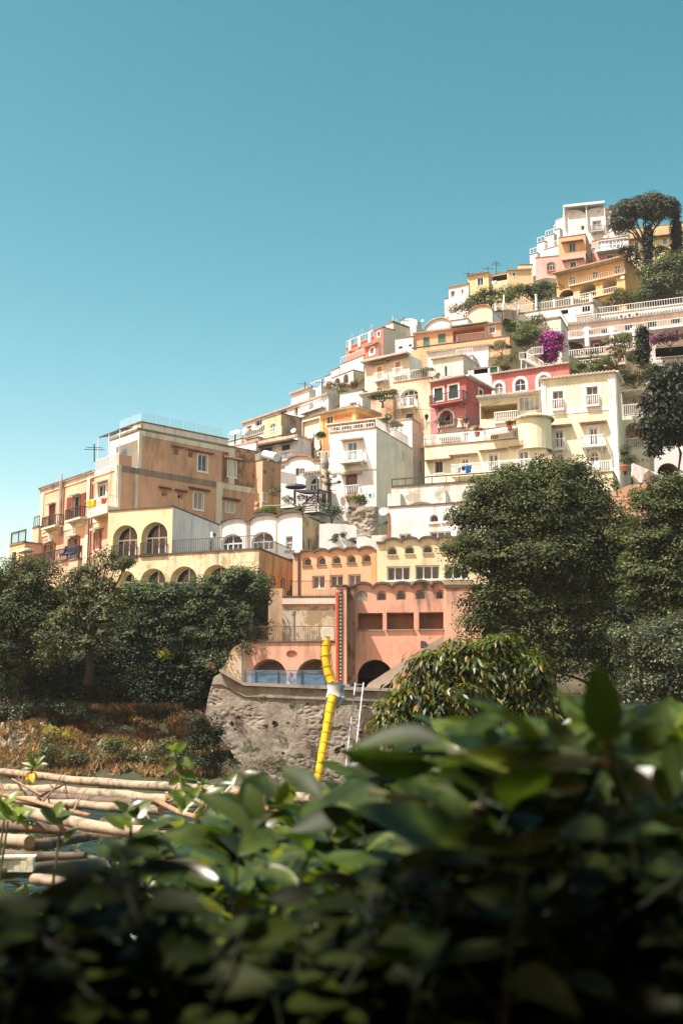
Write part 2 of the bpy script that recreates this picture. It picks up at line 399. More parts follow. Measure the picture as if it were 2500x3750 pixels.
        if s.vaults:
            rb = MB()
            for A, B in zip(top, top[1:]):
                d = Vector((B[0]-A[0], B[1]-A[1])); nn = Vector((-d.y, d.x)).normalized() if d.length else Vector((0,1))
                if nn.y < 0: nn = -nn
                c = [s.pt('F', A[0], A[1]+.003, -.3), s.pt('F', B[0], B[1]+.003, -.3), s.pt('F', B[0], B[1]+.003, .2), s.pt('F', A[0], A[1]+.003, .2)]
                rb.hexa(c+[p+Vector((0,0,.17)) for p in c])
            s.part('vault_coping', rb, s.h.coping)
        elif s.lip:
            rb = MB()
            s.fbox(rb, 'F', -.06, LF, zt+.003, zt+s.lip, -.3, .08); s.fbox(rb, 'S', -.08, LS, zt+.004, zt+s.lip+.001, -.3, .06)
            s.part('roof_edge', rb, s.h.coping)
    def profile(s):
        pts = []
        if s.prof:
            return [s.hit('F', *p) for p in s.prof]
        for v in s.vaults:        # (xl, yl, xr, yr, ypeak) or a flat point (x, y)
            if len(v) == 2: pts.append(s.hit('F', *v)); continue
            xl, yl, xr, yr, yp = v; a = s.hit('F', xl, yl); b = s.hit('F', xr, yr); pk = s.hit('F', (xl+xr)/2, yp)[1]
            for k in range(15):
                th = math.pi*k/14; t = (1-math.cos(th))/2; base = a[1]+(b[1]-a[1])*t
                pts.append((a[0]+(b[0]-a[0])*t, base+(pk-(a[1]+b[1])/2)*math.sin(th)))
        pts[0] = (s.LF, pts[0][1]); pts[-1] = (0, pts[-1][1])
        out = [pts[0]]
        for p in pts[1:]:
            if p[0] < out[-1][0]-1e-3: out.append(p)
        if out[-1][0] > 1e-3: out.append((0, out[-1][1]))
        return out
class House:
    def __init__(s, name, label, cat='house', group=None, coping=None):
        s.name, s.label, s.cat, s.group = name, label, cat, group; s.blocks = []; s.root = None; s.coping = coping or plaster((140,128,112), .5)
        HOUSES.append(s)
    def mk(s, at): s.root = thing(s.name, s.label, s.cat, at, s.group)
    def part(s, name, mb, mats, **k): return mb.build(name, mats, s.root, **k)
HOUSES = []
def slab(name, label, cat, Z, pts, Y, thick, mat, Ys=None):
    """Upright wall of any outline: outline points at distance Y (or one distance each), real thickness."""
    pp = [P(*Z(x, y), (Ys[k] if Ys else Y)) for k, (x, y) in enumerate(pts)]; q = [p+Vector((0, thick, 0)) for p in pp]; n = len(pp); mb = MB()
    tr = tessellate_polygon([[Vector((p.x, p.z, 0)) for p in pp]])
    mb.add(pp+q, [tuple(t) for t in tr]+[tuple(i+n for i in t) for t in tr]+[(k, (k+1) % n, n+(k+1) % n, n+k) for k in range(n)])
    c = sum(pp, Vector())/n
    return tag(mb.build(name, mat, at=(c.x, c.y, min(p.z for p in pp))), label, cat)
# ================================================================ lower town: arcaded houses above the old wall
PINK = plaster((240,170,138), .6, .84, (222,190,164), .1); PINKW = plaster((232,172,142), .5, .8, (196,176,152), .45); ORANGE = plaster((248,174,124), .25, .86); ORANGE2 = plaster((240,160,88), .2)
CREAM = plaster((240,216,168), .14); CREAM2 = plaster((238,220,174), .95, .82, (196,182,146), .35); TANW = plaster((214,176,130), .75, .8, (190,160,120), .3)
STAINW = plaster((232,228,216), 1.0, .82, (190,186,172), .3); PEELW = plaster((247,243,232), .35, .84, (236,214,184), .16); PEACHW = plaster((226,196,160), .6)
CAPG = flat((104,90,80), .9, .8, var=.3, scale=1.5)

h = House('arcaded_house', 'faded pink house with scalloped vault roof and three wide dark openings above the stone wall', coping=CAPG)
b = Block(h, ZJ, (1374,318), 86, a=3, left=858, right=1376, bot=960, F=PINK, D=7,
          vaults=[(858,322,965,325,296),(965,325,1072,325,297),(1072,325,1187,322,293),(1187,322,1297,319,285),(1297,319,1374,318,290)])
for r in ((985,334,1043,390),(1097,331,1155,387),(1208,328,1268,384),(1322,326,1371,382)):
    b.loggia('F', r, arch=.5, depth=.5, name='lunette', glass=GLASS, mull=0, trans=0)
b.loggia('F', (870,334,934,392), arch=.5, depth=.35, name='blind_arch', mat=STAINW)
for r in ((878,462,1020,558),(1043,459,1199,556),(1228,457,1369,554)): 
    b.loggia('F', r, depth=1.7, mat=plaster((196,150,124), .3), name='wide_opening')
    b.band('F', (r[0]-6, r[3]+1, r[2]+6, r[3]+8), name='window_sill', d=.12, mat=CONC)
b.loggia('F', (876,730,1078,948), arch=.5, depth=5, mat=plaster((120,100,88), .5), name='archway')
b.finish()
b2 = Block(h, ZJ, (1580,318), 84.9, a=3, left=1374, D=8, bot=960, F=plaster((240,178,148), .5, .86), lip=.25); b2.finish()
b3 = Block(h, ZJ, (812,312), 84.4, a=3, left=750, D=3, bot=960, F=PINK, lip=.15)
mb = MB(); b3.fbox(mb, 'F', *b3.rect('F', (770,326,789,880)), .004, .05)
for k in range(26):
    u0, u1, z0, z1 = b3.rect('F', (773,332+k*21,786,345+k*21)); b3.fbox(mb, 'F', u0, u1, z0, z1, .03, .12, 1)
b3.part('stone_channel', mb, [plaster((84,72,62), .6), plaster((170,156,138), .4)])
mb = MB(); 
for x in (757, 764): mb.tube([b3.pt('F', *b3.hit('F', x, 345), .12), b3.pt('F', *b3.hit('F', x, 850), .12)], .06, 8)
b3.part('drainpipe', mb, flat((206,96,60), .5)); b3.finish()
b4 = Block(h, ZJ, (858,316), 85.6, a=3, left=812, D=3, bot=960, F=plaster((176,140,114), .95, .7, (120,108,96), .5), lip=.15); b4.finish()

h = House('terrace_house', 'low pink terrace house with two round arches behind blue plastic sheeting', coping=CAPG)
b = Block(h, ZJ, (750,632), 85.2, a=2, left=208, D=5.5, bot=930, F=PINK, lip=.12)
for r in ((265,725,469,925),(523,725,738,925)): b.loggia('F', r, arch=.5, depth=3.5, mat=plaster((214,184,156), .3), name='archway')
u0, u1, z0, z1 = b.rect('F', (467,677,530,718)); c = ((u0+u1)/2, (z0+z1)/2)
poly = [(c[0]+(u1-u0)/2*math.cos(t*math.pi/12), c[1]+(z1-z0)/2*math.sin(t*math.pi/12)) for t in range(24)]; b.holes['F'].append((poly, .18))
mb = MB(); mb.add([b.pt('F', *p, -.17) for p in poly], [tuple(range(24))]); b.part('oval_niche', mb, plaster((206,132,108), .3))
b.toprail('F', b.zt+.12, h=1.05, mat=flat((120,96,80), .7), t=.014); b.band('F', (208,634,236,885), name='pilaster', d=.1, mat=plaster((240,214,190), .6))
b.finish(); LOWT = b
b = Block(h, ZJ, (752,372), 89.5, a=2, left=444, D=4, bot=645, F=plaster((214,194,160), .8, .8, (176,156,124), .4), lip=.1)
b.band('F', (444,378,752,412), name='string_course', d=.08, mat=plaster((236,214,196), .3)); b.band('F', (444,411,752,414), name='drainpipe', d=.14, mat=flat((190,96,64), .5))
b.toprail('F', b.zt+.1, h=1.15, mat=flat((120,84,66), .7), t=.014); b.finish()
b = Block(h, ZJ, (446,322), 91, a=2, left=366, D=4, bot=660, F=TANW); b.finish()
h = House('wing_wall', 'swept buttress wall with pale curved top beside the two arched terrace', 'wall')
W = plaster((232,214,190), .6)
slab('buttress_wall', 'swept buttress wall with pale curved top beside the two arched terrace', 'wall', ZJ, [(210,880),(196,860),(85,797),(118,757),(140,715),(155,672),(180,652),(212,634),(212,760)], 84.9, .9, plaster((224,196,160), .55, .8, (190,150,110), .3))
HOUSES.remove(h)

h = House('arcaded_house', 'salmon orange house with five scalloped vaults and a row of lunettes', coping=CAPG)
b = Block(h, ZH, (735,1060), 93.5, a=12, left=50, D=8, bot=1500, F=ORANGE,
          vaults=[(50,1082),(105,1080),(108,1078,225,1073,1050),(225,1073,345,1066,1042),(345,1066,470,1060,1035),(470,1060,592,1055,1029),(592,1055,722,1052,1024),(735,1056)])
for r in ((128,1098,200,1165),(247,1092,318,1158),(370,1087,440,1150),(492,1080,563,1142),(615,1073,688,1135)):
    b.loggia('F', r, arch=.5, depth=.6, name='lunette', glass=GLASSG, mull=0, trans=0); b.band('F', (r[0]-6, r[3]+1, r[2]+6, r[3]+7), name='window_sill', d=.12, mat=CONC)
for r in ((207,1250,312,1356),(353,1244,461,1350),(502,1238,607,1342)): b.win('F', r, mull=1, trim=0, depth=.35, fw=.09)
mb = MB(); mb.tube([b.pt('F', *b.hit('F', 100, 1090), .1), b.pt('F', *b.hit('F', 100, 1420), .1)], .08, 8); b.part('drainpipe', mb, flat((92,70,62), .6))
b.band('F', (694,1066,735,1500), name='pilaster', d=.12, mat=ORANGE2); b.finish()

h = House('arcaded_house', 'cream yellow house with scalloped vaults and three pane windows beneath small lunettes', coping=CAPG)
b = Block(h, ZH, (1660,965), 92.3, a=6, left=736, D=9, bot=1500, F=CREAM, right=1700,
          vaults=[(736,990),(793,990),(795,990,938,985,955),(938,985,1082,980,947),(1082,980,1228,974,942),(1228,974,1376,968,936),(1376,968,1520,962,930),(1520,962,1660,965,928)])
for r in ((822,1010,902,1078),(965,1003,1045,1070),(1112,997,1195,1062),(1262,988,1345,1055),(1415,982,1498,1050)):
    b.loggia('F', r, arch=.5, depth=.6, name='lunette', glass=GLASS, mull=0, trans=0); b.band('F', (r[0]-6, r[3]+1, r[2]+6, r[3]+7), name='window_sill', d=.12, mat=CREAM)
for r in ((820,1172,1012,1290),(1052,1163,1252,1282),(1292,1157,1495,1275)): b.win('F', r, mull=2, trim=0, depth=.4, fw=.1, glass=glassm((52,58,66)), sill=1)
b.finish()

h = House('peeling_house', 'white peeling house with small arched windows over three pane windows', coping=CAPG)
b = Block(h, ZH, (1850,632), 98, a=17, left=830, bot=1010, F=PEELW, D=9, lip=.12)
for r in ((1172,750,1240,808),(1278,743,1347,800),(1385,737,1455,790)): b.win('F', r, arch=.5, mull=0, trim=.1, depth=.3, sill=1, tm=PEELW)
for r, m in (((920,905,1020,985),1),((1172,886,1347,974),2),((1390,878,1560,965),2)): b.win('F', r, mull=m, trim=0, depth=.3, fw=.1)
mb = MB(); mb.tube([b.pt('F', *b.hit('F', 838, 738), .1), b.pt('F', *b.hit('F', 838, 975), .1)], .07, 8); b.part('drainpipe', mb, flat((190,110,84), .6))
b.finish()
b = Block(h, ZH, (2110,445), 102.5, a=18, left=856, bot=760, F=STAINW, D=12, lip=.1)
b.win('F', (972,645,1225,712), arch=.28, mull=3, trim=.15, depth=.5, tm=STAINW); b.win('F', (1345,626,1620,690), arch=.25, mull=3, trim=.15, depth=.5, tm=STAINW)
for r in ((852,594,955,720),(1232,570,1322,690)): b.band('F', r, name='buttress', d=1.1, mat=STAINW)
b.toprail('F', b.zt+.1, h=.7, mat=IRON, sp=1.2, t=.03); b.finish()

h = House('arched_house', 'cream house with tall round arched windows and long terrace railing above the ivy', coping=CAPG)
b = Block(h, ZG, (1042,1338), 93, a=19, left=-398, right=1425, bot=1760, F=CREAM2, S=plaster((232,170,104), .45, .8, (216,178,120), .3), lip=.1); A6 = b
for r in ((-95,1520,147,1752),(192,1500,450,1752),(497,1485,760,1752)): b.loggia('F', r, arch=.5, depth=1.1, glass=GLASSG, mull=1, trans=1, mat=CREAM)
b.loggia('F', (-310,1545,-148,1752), arch=.5, depth=1.1, glass=GLASSG, mat=CREAM)
b.win('F', (850,1560,945,1640), trim=0, depth=.3, glass=GLASSG)
for r in ((1158,1592,1195,1690),(1250,1612,1290,1712),(1340,1632,1366,1756)): b.win('S', r, trim=0, mull=0, depth=.25)
b.toprail('F', b.zt+.1, u1=b.hit('F', 205, 1390)[0], h=1.05, sp=.16, mat=flat((96,94,92), .6), t=.016); b.toprail('S', b.zt+.1, h=1.05, sp=.16, mat=flat((96,94,92), .6), t=.016)
c = Block(h, ZG, (219,930), on=(A6,'F'), left=-398, right=692, F=CREAM, S=plaster((240,238,230), .2), zb=A6.zt, lip=.1)
for r in ((-82,1076,166,1388),(-356,1106,-122,1414)): c.loggia('F', r, arch=.5, depth=.9, glass=GLASS, mull=1, trans=1, mat=CREAM)
mb = MB()
for r in ((-82,1076,166,1388),(-356,1106,-122,1414)):
    u0, u1, z0, z1 = c.rect('F', r); rail(mb, c.pt('F', u0, z0, .12), c.pt('F', u1, z0, .12), 1., .14, .02); c.fbox(mb, 'F', u0-.05, u1+.05, z0-.12, z0, .002, .16)
c.part('railing', mb, IRON)
c.win('S', (568,1240,606,1358), mull=0, trans=1, trim=0); c.finish(); b.finish(); C6 = c
v = Block(h, ZG, (1455,1014), 99.5, a=20, left=680, right=1605, bot=1420, F=WHITE, S=plaster((206,176,132), .8, .8, (170,146,110), .4),
          vaults=[(680,1100,905,1072,1046),(905,1070),(962,1066),(965,1064,1210,1044,1012),(1214,1042,1455,1014,988)])
for r in ((684,1190,880,1345),(972,1168,1180,1345)): v.loggia('F', r, arch=.42, depth=.35, glass=GLASS, mull=1, trans=1, mat=WHITE)
v.win('F', (1296,1212,1362,1336), mull=0, trans=1, trim=0, depth=.2, sill=1); v.win('S', (1500,1228,1548,1352), mull=1, trim=0, depth=.2)
for x in (670, 918, 940, 1200):
    v.band('F', (x, 1075, x+14, 1400), name='run_off_channel', d=.05, mat=plaster((196,180,152), .9))
v.finish()

# ================================================================ palazzo on the left
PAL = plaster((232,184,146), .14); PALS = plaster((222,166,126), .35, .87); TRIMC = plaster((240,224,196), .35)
h = House('palazzo', 'large peach palazzo with brown shaded side wall and glass fenced roof', coping=plaster((150,134,116), .6))
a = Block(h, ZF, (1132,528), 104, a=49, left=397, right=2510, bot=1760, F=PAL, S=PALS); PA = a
for r in ((470,908,532,1112),(692,822,780,1036)): a.win('F', r, trim=.1, mull=1, shut='closed' if r[0] < 500 else 'open', sm=BROWN, depth=.3)
a.win('F', (942,722,1015,852), trim=.18, mull=1)
for r in ((452,1292,505,1440),(682,1226,738,1432)): a.win('F', r, trim=.1, mull=0, shut='open', sm=BROWN, depth=.3)
a.win('F', (920,1168,955,1336), trim=.1, mull=0, shut='open', sm=BROWN, depth=.3)
for x, y, w in ((506,900,1.5),(738,815,1.6),(985,690,1.9),(480,1268,1.6),(712,1210,1.7),(950,1142,1.6)): 
    u, z = a.hit('F', x, y); a.hood('F', u, z, w, .5, TRIMC)
a.balcony('F', 395, 530, 1130, depth=.9, belly=0, rm=IRON, mat=TRIMC, yf2=1104); a.balcony('F', 618, 768, 1056, depth=.9, belly=0, rm=IRON, mat=TRIMC, yf2=1032)
a.balcony('F', 845, 1030, 962, depth=1.1, belly=0, rm=WIRON, mat=TRIMC, thick=.6, yf2=936)
z1 = a.hit('F', 830, 1075)[1]; a.bandl('F', z1-.3, z1+.25, mat=TRIMC); a.bandl('F', a.zt-.45, a.zt-.02, mat=TRIMC, d=.08, name='cornice')
for r in ((383,520,412,1760),(826,520,868,1760),(1090,520,1128,1760)): 
    u0, u1, zq, _ = a.rect('F', r); a.band('F', None, 'pilaster', .1, TRIMC, uz=(max(0,u0), min(a.LF,u1), a.zb, a.zt-.01))
for x in (870, 892):
    u, z = a.hit('F', x, 1000); mb = MB(); mb.tube([a.pt('F', u, a.zt-.5, .14), a.pt('F', u, z-10, .14)], .07, 6); a.part('drainpipe', mb, flat((120,60,46), .6))
u, z = a.hit('F', 610, 900); mb = MB(); zA = a.hit('F', 585, 1210)[1]; zB = a.hit('F', 625, 690)[1]; zC = a.hit('F', 625, 622)[1]; mb.tube([a.pt('F', u, zA, .3), a.pt('F', u, zB, .3)], .18, 8); mb.tube([a.pt('F', u, zB, .3), a.pt('F', u, zC, .3)], .07, 8); a.part('chimney_flue', mb, plaster((196,176,150), .6))
for x, y in ((487,1218),(716,1150)):
    u, z = a.hit('F', x, y); mb = MB(); mb.tube([a.pt('F', u, z, .005), a.pt('F', u, z, .07)], .42, 20); a.part('medallion', mb, WHITE)
G = lambda f: (lambda x, y: ZG(x, y))
for r in ((108,782,160,826),(262,806,308,852)): a.win('S', r, Z=ZG, trim=.03, mull=0, depth=.35, tm=PALS)
a.win('S', (417,790,506,952), Z=ZG, trim=.1, mull=1, depth=.2, glass=flat((176,164,146), .7), sill=1); a.win('S', (724,876,806,985), Z=ZG, trim=.08, mull=1, depth=.15, glass=flat((214,206,180), .7))
for x, y, w in ((135,752,1.3),(288,778,1.3),(462,764,2.3),(765,858,2.)): 
    u, z = a.hit('S', x, y, 0, ZG); a.hood('S', u, z, w, .35, plaster((120,84,64), .4))
z0 = a.hit('S', 300, 655, 0, ZG)[1]; u630 = a.hit('S', 632, 690, 0, ZG)[0]; u690 = a.hit('S', 690, 690, 0, ZG)[0]; u1040 = a.hit('S', 1040, 690, 0, ZG)[0]; u1320 = a.hit('S', 1320, 700)[0]; u1285 = a.hit('S', 1290, 700)[0]
a.band('S', None, 'string_course', .07, plaster((150,134,120), .9), uz=(.3, u630, a.zt-.55, a.zt-.02))
a.band('S', None, 'string_course', .07, TRIMC, uz=(u690, u1040, a.zt-.6, a.zt-.02))
a.band('S', None, 'pilaster', .1, TRIMC, uz=(.0, .32, a.zb, a.zt-.01)); a.band('S', None, 'pilaster', .1, TRIMC, uz=(u1285, u1320, a.zb, a.zt-.58))
a.band('S', None, 'pilaster', .1, TRIMC, uz=(u630+.02, u690-.02, a.zb, a.zt-.01)); a.band('S', None, 'pilaster', .1, TRIMC, uz=(u1040+.02, a.LS, a.zb, a.zt-.01))
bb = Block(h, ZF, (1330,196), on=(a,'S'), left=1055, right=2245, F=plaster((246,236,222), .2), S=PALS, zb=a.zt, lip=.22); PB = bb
bb.win('F', (1150,372,1226,445), arch=.5, mull=1, trans=1, trim=.1)
bb.bandl('S', bb.zt-.5, bb.zt-.02, mat=TRIMC, d=.08, name='cornice'); bb.band('S', None, 'pilaster', .1, TRIMC, uz=(0, u1320-u1285, bb.zb, bb.zt-.52))
e = bb.LS; q = u690-u630; bb.band('S', None, 'pilaster', .1, TRIMC, uz=(e-q, e, bb.zb, bb.zt-.52))
for r in ((228,376,270,430),(367,404,408,456)): bb.win('S', r, Z=ZG, trim=.03, mull=0, depth=.4, tm=PALS)
bb.win('S', (458,432,545,588), Z=ZG, trim=.1, mull=1, depth=.2, glass=glassm((90,94,90)), sill=1)
for x, y, w in ((255,352,1.3),(393,382,1.3),(500,404,2.4)): 
    u, z = bb.hit('S', x, y, 0, ZG); bb.hood('S', u, z, w, .3, plaster((100,74,58), .4))
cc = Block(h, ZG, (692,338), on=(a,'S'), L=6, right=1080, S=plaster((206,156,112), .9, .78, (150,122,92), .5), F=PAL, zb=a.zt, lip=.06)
cc.win('S', (744,488,822,638), Z=ZG, trim=.1, mull=1, depth=.1, glass=flat((206,204,184), .6), sill=1)
u, z = cc.hit('S', 785, 466, 0, ZG); cc.hood('S', u, z, 2.1, .3, plaster((150,110,80), .4)); cc.band('S', None, 'pilaster', .1, TRIMC, uz=(u1040-u690+.02, cc.LS, cc.zb, cc.zt-.01))
# attic and glass fence
mt = MB(); z = bb.zt+.22
for f, n0, L in (('F', .5, bb.LF-.4), ('S', .5, bb.LS-.4)): bb.fbox(mt, f, n0 if f == 'S' else .5, L, z, z+.72, -.8, -.5); bb.fbox(mt, f, n0, L, z+.72, z+.82, -.9, -.4, 1)
bb.part('attic_parapet', mt, [plaster((232,226,210), .5), plaster((140,110,92), .4)])
for f, L in (('F', bb.LF-.5), ('S', bb.LS-1)):
    n = int(L/1.6)
    for k in range(n):
        mb = MB(); u = .7+(L-.7)*k/n; bb.fbox(mb, f, u+.04, u+(L-.7)/n-.04, z+.84, z+1.7, -.66, -.64); bb.part('glass_panel', mb, clearm((196,226,230), .13))
# loggia terrace on the lower roof: posts, canopy, railing
mb = MB(); uS = u1285-.35; zc = bb.hit('F', 1200, 288)[1]
zq = a.zt+3.3
fr = [a.pt('S', .2, zq, -.2), a.pt('S', uS, zq+.35, -.2)]; lf = a.hit('F', 925, 345)[0]
fl = [a.pt('F', lf, zq-.0, -.2), a.pt('F', lf, zq+.35, -uS)]
mb.hexa([fr[0], fl[0], fl[1], fr[1]]+[p+Vector((0,0,.1)) for p in (fr[0], fl[0], fl[1], fr[1])]); a.part('terrace_canopy', mb, flat((74,78,86), .6))
for p in (fr[0], fl[0], fr[0]*.5+fl[0]*.5):
    mb = MB(); mb.tube([Vector((p.x, p.y, a.zt)), p], .05, 6); a.part('canopy_post', mb, WIRON)
a.toprail('F', a.zt, u0=.1, u1=lf, h=1.1, sp=.15, t=.02, mat=WIRON); mb = MB(); a.fbox(mb, 'S', .1, uS, a.zt, a.zt+1.0, -.2, -.02); a.part('parapet', mb, PALS)
mb = MB(); a.fbox(mb, 'S', .1, uS, a.zt+1.02, a.zt+1.9, -.12, -.09); a.part('glass_panel', mb, clearm((200,220,225), .3))
a.eave('F', u0=lf, mat=tilem((150,116,96)), d=.25); a.finish(); bb.finish(); cc.finish()
d = Block(h, ZG, (1250,550), 112, a=49, L=9, right=1255, bot=960, F=PAL, S=PALS); HOUSES[-1].blocks.pop()

h = House('annex_house', 'small orange tan annex with concrete roof edge behind the palazzo', coping=CONC)
b = Block(h, ZG, (1076,478), 113.2, a=42, L=6, right=1252, bot=960, F=PAL, S=plaster((222,164,114), .4), lip=.7)
b.win('S', (1080,578,1110,612), trim=0, mull=0, depth=.3); b.win('S', (1163,562,1196,612), trim=0, mull=0, depth=.2, glass=flat((170,150,120), .6)); b.win('S', (1078,800,1112,880), trim=.08, mull=1, glass=flat((210,196,170), .6)); b.finish()

h = House('terrace_house', 'peach terrace building with iron railing and loungers under the palazzo facade')
b = Block(h, ZF, (748,1432), 99.8, a=44, left=205, right=790, bot=1780, F=plaster((230,186,152), .3), lip=.12); TER = b
b.toprail('F', b.zt+.12, h=1.05, sp=.18, mat=IRON, t=.022); b.toprail('S', b.zt+.12, h=1.05, mat=IRON); b.finish()
h = House('cottage', 'small yellow orange cottage with glass fenced roof at the far left end of town')
b = Block(h, ZF, (240,1275), 108, a=47, left=98, right=395, bot=1600, F=plaster((246,192,104), .2), S=plaster((238,176,134), .2), lip=.15)
b.win('F', (118,1362,160,1500), trim=.1, mull=0, glass=GLASSG); b.toprail('F', b.zt+.15, h=1.1, sp=1.2, mat=IRON, t=.03)
mb = MB(); b.fbox(mb, 'F', .1, b.LF-.1, b.zt+.2, b.zt+1.2, -.14, -.12); b.part('glass_panel', mb, clearm((140,180,190), .45)); b.finish()
b = Block(h, ZF, (375,1122), 113, a=47, left=316, right=400, bot=1300, F=PAL, S=PAL, lip=.1); b.toprail('F', b.zt+.1, h=1., sp=.3, mat=IRON); b.finish()

# white garden walls and rock behind the vaults
h = House('garden_wall', 'tall white curved garden wall with plants growing from it', 'wall')
slab('garden_wall', 'tall white garden wall with tufts of plants growing from it', 'wall', ZH, [(262,1080),(268,830),(330,822),(470,826),(560,838),(572,850),(572,1080)], 101, 1.2, plaster((240,240,234), .3))
slab('stepped_wall', 'low white stepped wall between the salmon and the peeling house', 'wall', ZH, [(570,1080),(575,930),(640,926),(760,975),(800,1000),(800,1080)], 99, 1., plaster((242,242,238), .15))
slab('stub_wall', 'short grey white wall piece beside the white house foot', 'wall', ZH, [(695,1000),(695,920),(820,915),(820,1010)], 101.5, 2., STAINW)
HOUSES.remove(h)
# ================================================================ middle town
BEI = plaster((240,222,196), .2); LWH = plaster((244,244,240), .1)
h = House('long_house', 'long white house with tiled eaves stepping down the left skyline')
b = Block(h, ZD, (922,248), 150, a=50, left=105, right=1048, bot=620, F=WHITE, S=plaster((236,234,230), .2), drop=3)
for r in ((140,548,190,605),(222,492,288,548),(450,398,525,434),(598,366,632,452),(733,318,777,392),(870,296,886,326)): b.win('F', r, trim=.08, mull=1, glass=glassm((24,28,32)), depth=.25)
b.eave('F', mat=TILEW, sp=.4); b.balcony('F', 640, 850, 430, depth=.8, sp=.25, yf2=352); b.finish()
p = Block(h, ZD, (736,188), 153, a=50, left=566, right=800, bot=330, F=WHITE); p.eave('F', mat=TILEW, sp=.4); p.finish()
p = Block(h, ZD, (850,170), 155, a=50, left=735, right=1085, bot=300, F=WHITE, S=plaster((232,226,214), .2)); p.toprail('F', h=1., sp=.5); p.toprail('S', h=1., sp=.5); p.finish()
h = House('stepped_terraces', 'white and brown stepped roof terraces below the long white house', 'terrace')
b = Block(h, ZD, (312,612), 141, a=47, left=110, right=420, bot=730, F=plaster((236,230,220), .4), S=BEI, drop=4, lip=.1); b.toprail('F', b.zt+.1, sp=.4); b.finish()
b = Block(h, ZD, (250,655), 133, a=40, left=130, right=330, bot=760, F=plaster((176,150,124), .6), S=plaster((206,184,156), .5), drop=4, lip=.1); b.finish()
b = Block(h, ZD, (470,640), 131, a=40, left=300, right=640, bot=760, F=plaster((232,222,206), .4), S=plaster((214,160,130), .3), drop=4, lip=.1); b.toprail('F', b.zt+.1, sp=.4); b.finish()
b = Block(h, ZD, (120,660), 146, a=45, left=-40, right=200, bot=760, F=WHITE, drop=4, lip=.1); b.toprail('F', b.zt+.1, sp=.5); b.finish()
h = House('tan_house', 'square tan house with slatted arched window and stained shady side')
b = Block(h, ZD, (468,432), 135, a=47, left=311, right=668, bot=660, F=plaster((238,200,146), .25), S=plaster((190,172,146), .8, .8, (140,130,112), .4), drop=2, lip=.12)
b.win('F', (366,524,422,604), arch=.2, mull=2, trim=.06, glass=glassm((60,56,50)), fw=.12); b.finish()
h = House('porch_house', 'beige house with deep shaded porch beside the orange house')
b = Block(h, ZD, (846,442), 138, a=44, left=640, right=860, bot=640, F=BEI, drop=2, lip=.1)
b.loggia('F', (672,492,836,632), depth=2.5, mat=plaster((206,192,164), .3), name='porch'); b.finish()
h = House('green_door_house', 'white house with tall green shutters and thin iron canopy behind the palazzo roof', coping=plaster((216,186,160), .3))
b = Block(h, ZD, (626,652), 126, a=36, left=175, right=768, bot=890, F=WHITE2, S=plaster((240,238,228), .2), drop=2, lip=.3)
b.win('F', (476,728,555,874), shut='closed', trim=.25, tm=flat((190,214,222)), sm=flat((24,58,66), .5)); b.win('F', (275,758,384,812), shut='closed', trim=.2, tm=flat((190,214,222)), sm=flat((24,58,66), .5))
u0 = b.hit('F', 640, 700)[0]; u1 = b.hit('F', 225, 750)[0]; z = b.hit('F', 620, 692)[1]; mb = MB()
for k in range(9): 
    u = u0+(u1-u0)*k/8; mb.tube([b.pt('F', u, z, 0), b.pt('F', u, z-.15, 1.3)], .03, 4)
mb.tube([b.pt('F', u0, z-.15, 1.3), b.pt('F', u1, z-.15, 1.3)], .04, 4); b.fbox(mb, 'F', u0, u1, z-.05, z-.02, .02, 1.25); b.part('iron_canopy', mb, flat((108,92,78), .7))
b.balcony('F', 430, 570, 876, depth=.7, belly=0, bracket=False, yf2=868); b.finish()
mb = MB(); p0 = b.pt('S', b.LS-.1, b.zt-.1, .1); mb.tube([p0, p0-Vector((0,0,5))], .09, 6); b.part('drainpipe', mb, flat((110,72,58)))
b = Block(h, ZD, (228,700), 124, a=36, left=-60, right=240, bot=860, F=WHITE, lip=.1, drop=2); b.finish()
h = House('vaulted_house', 'small white house with single tile trimmed barrel vault and dark shutter', coping=TILE)
b = Block(h, ZD, (838,892), 119.5, a=24, left=455, right=850, bot=1120, F=WHITE, drop=2, vaults=[(455,905),(528,893),(530,893,770,884,838),(838,884)])
b.win('F', (642,954,694,1015), trim=.06, mull=1); u0, u1, z0, z1 = b.rect('F', (612,954,640,1015)); b.band('F', None, 'shutter', .08, flat((40,48,52)), uz=(u0,u1,z0,z1))
b.win('F', (462,930,506,965), trim=0, mull=0, depth=.4); b.finish()
p = Block(h, ZD, (836,995), 117.6, a=24, left=684, D=2, bot=1180, F=plaster((226,230,230), .2), drop=2); p.loggia('F', (700,1018,826,1178), arch=.5, depth=1.2, glass=GLASS, mat=WHITE); p.eave('F', d=.2); p.finish()
h = House('small_orange_house', 'bright orange house with yellow corner trim and tiled hip roof')
b = Block(h, ZD, (1182,372), 128.5, a=38, left=846, right=1388, bot=640, F=plaster((238,142,78), .12), S=plaster((232,130,72), .15), drop=2)
YT = plaster((248,190,96), .1)
b.win('F', (902,458,964,532), trim=.2, tm=YT, mull=1, shut=None, glass=glassm((40,60,66))); b.win('F', (1088,432,1108,466), arch=.5, mull=0, trim=.08, tm=YT)
b.band('F', None, 'corner_trim', .07, YT, uz=(0,.45,b.zb,b.zt-.55)); b.band('S', None, 'corner_trim', .07, YT, uz=(.0,.45,b.zb,b.zt-.55)); b.band('F', None, 'corner_trim', .07, YT, uz=(b.LF-.45,b.LF,b.zb,b.zt-.55)); b.bandl('F', b.zt-.5, b.zt-.02, mat=YT); b.bandl('S', b.zt-.5, b.zt-.02, mat=YT)
b.eave('F', mat=TILE, d=.5); b.eave('S', mat=TILE, d=.5); b.finish()
h = House('tall_house', 'tall white house with two balconies and a broad blank shaded side wall', coping=plaster((180,160,140), .5))
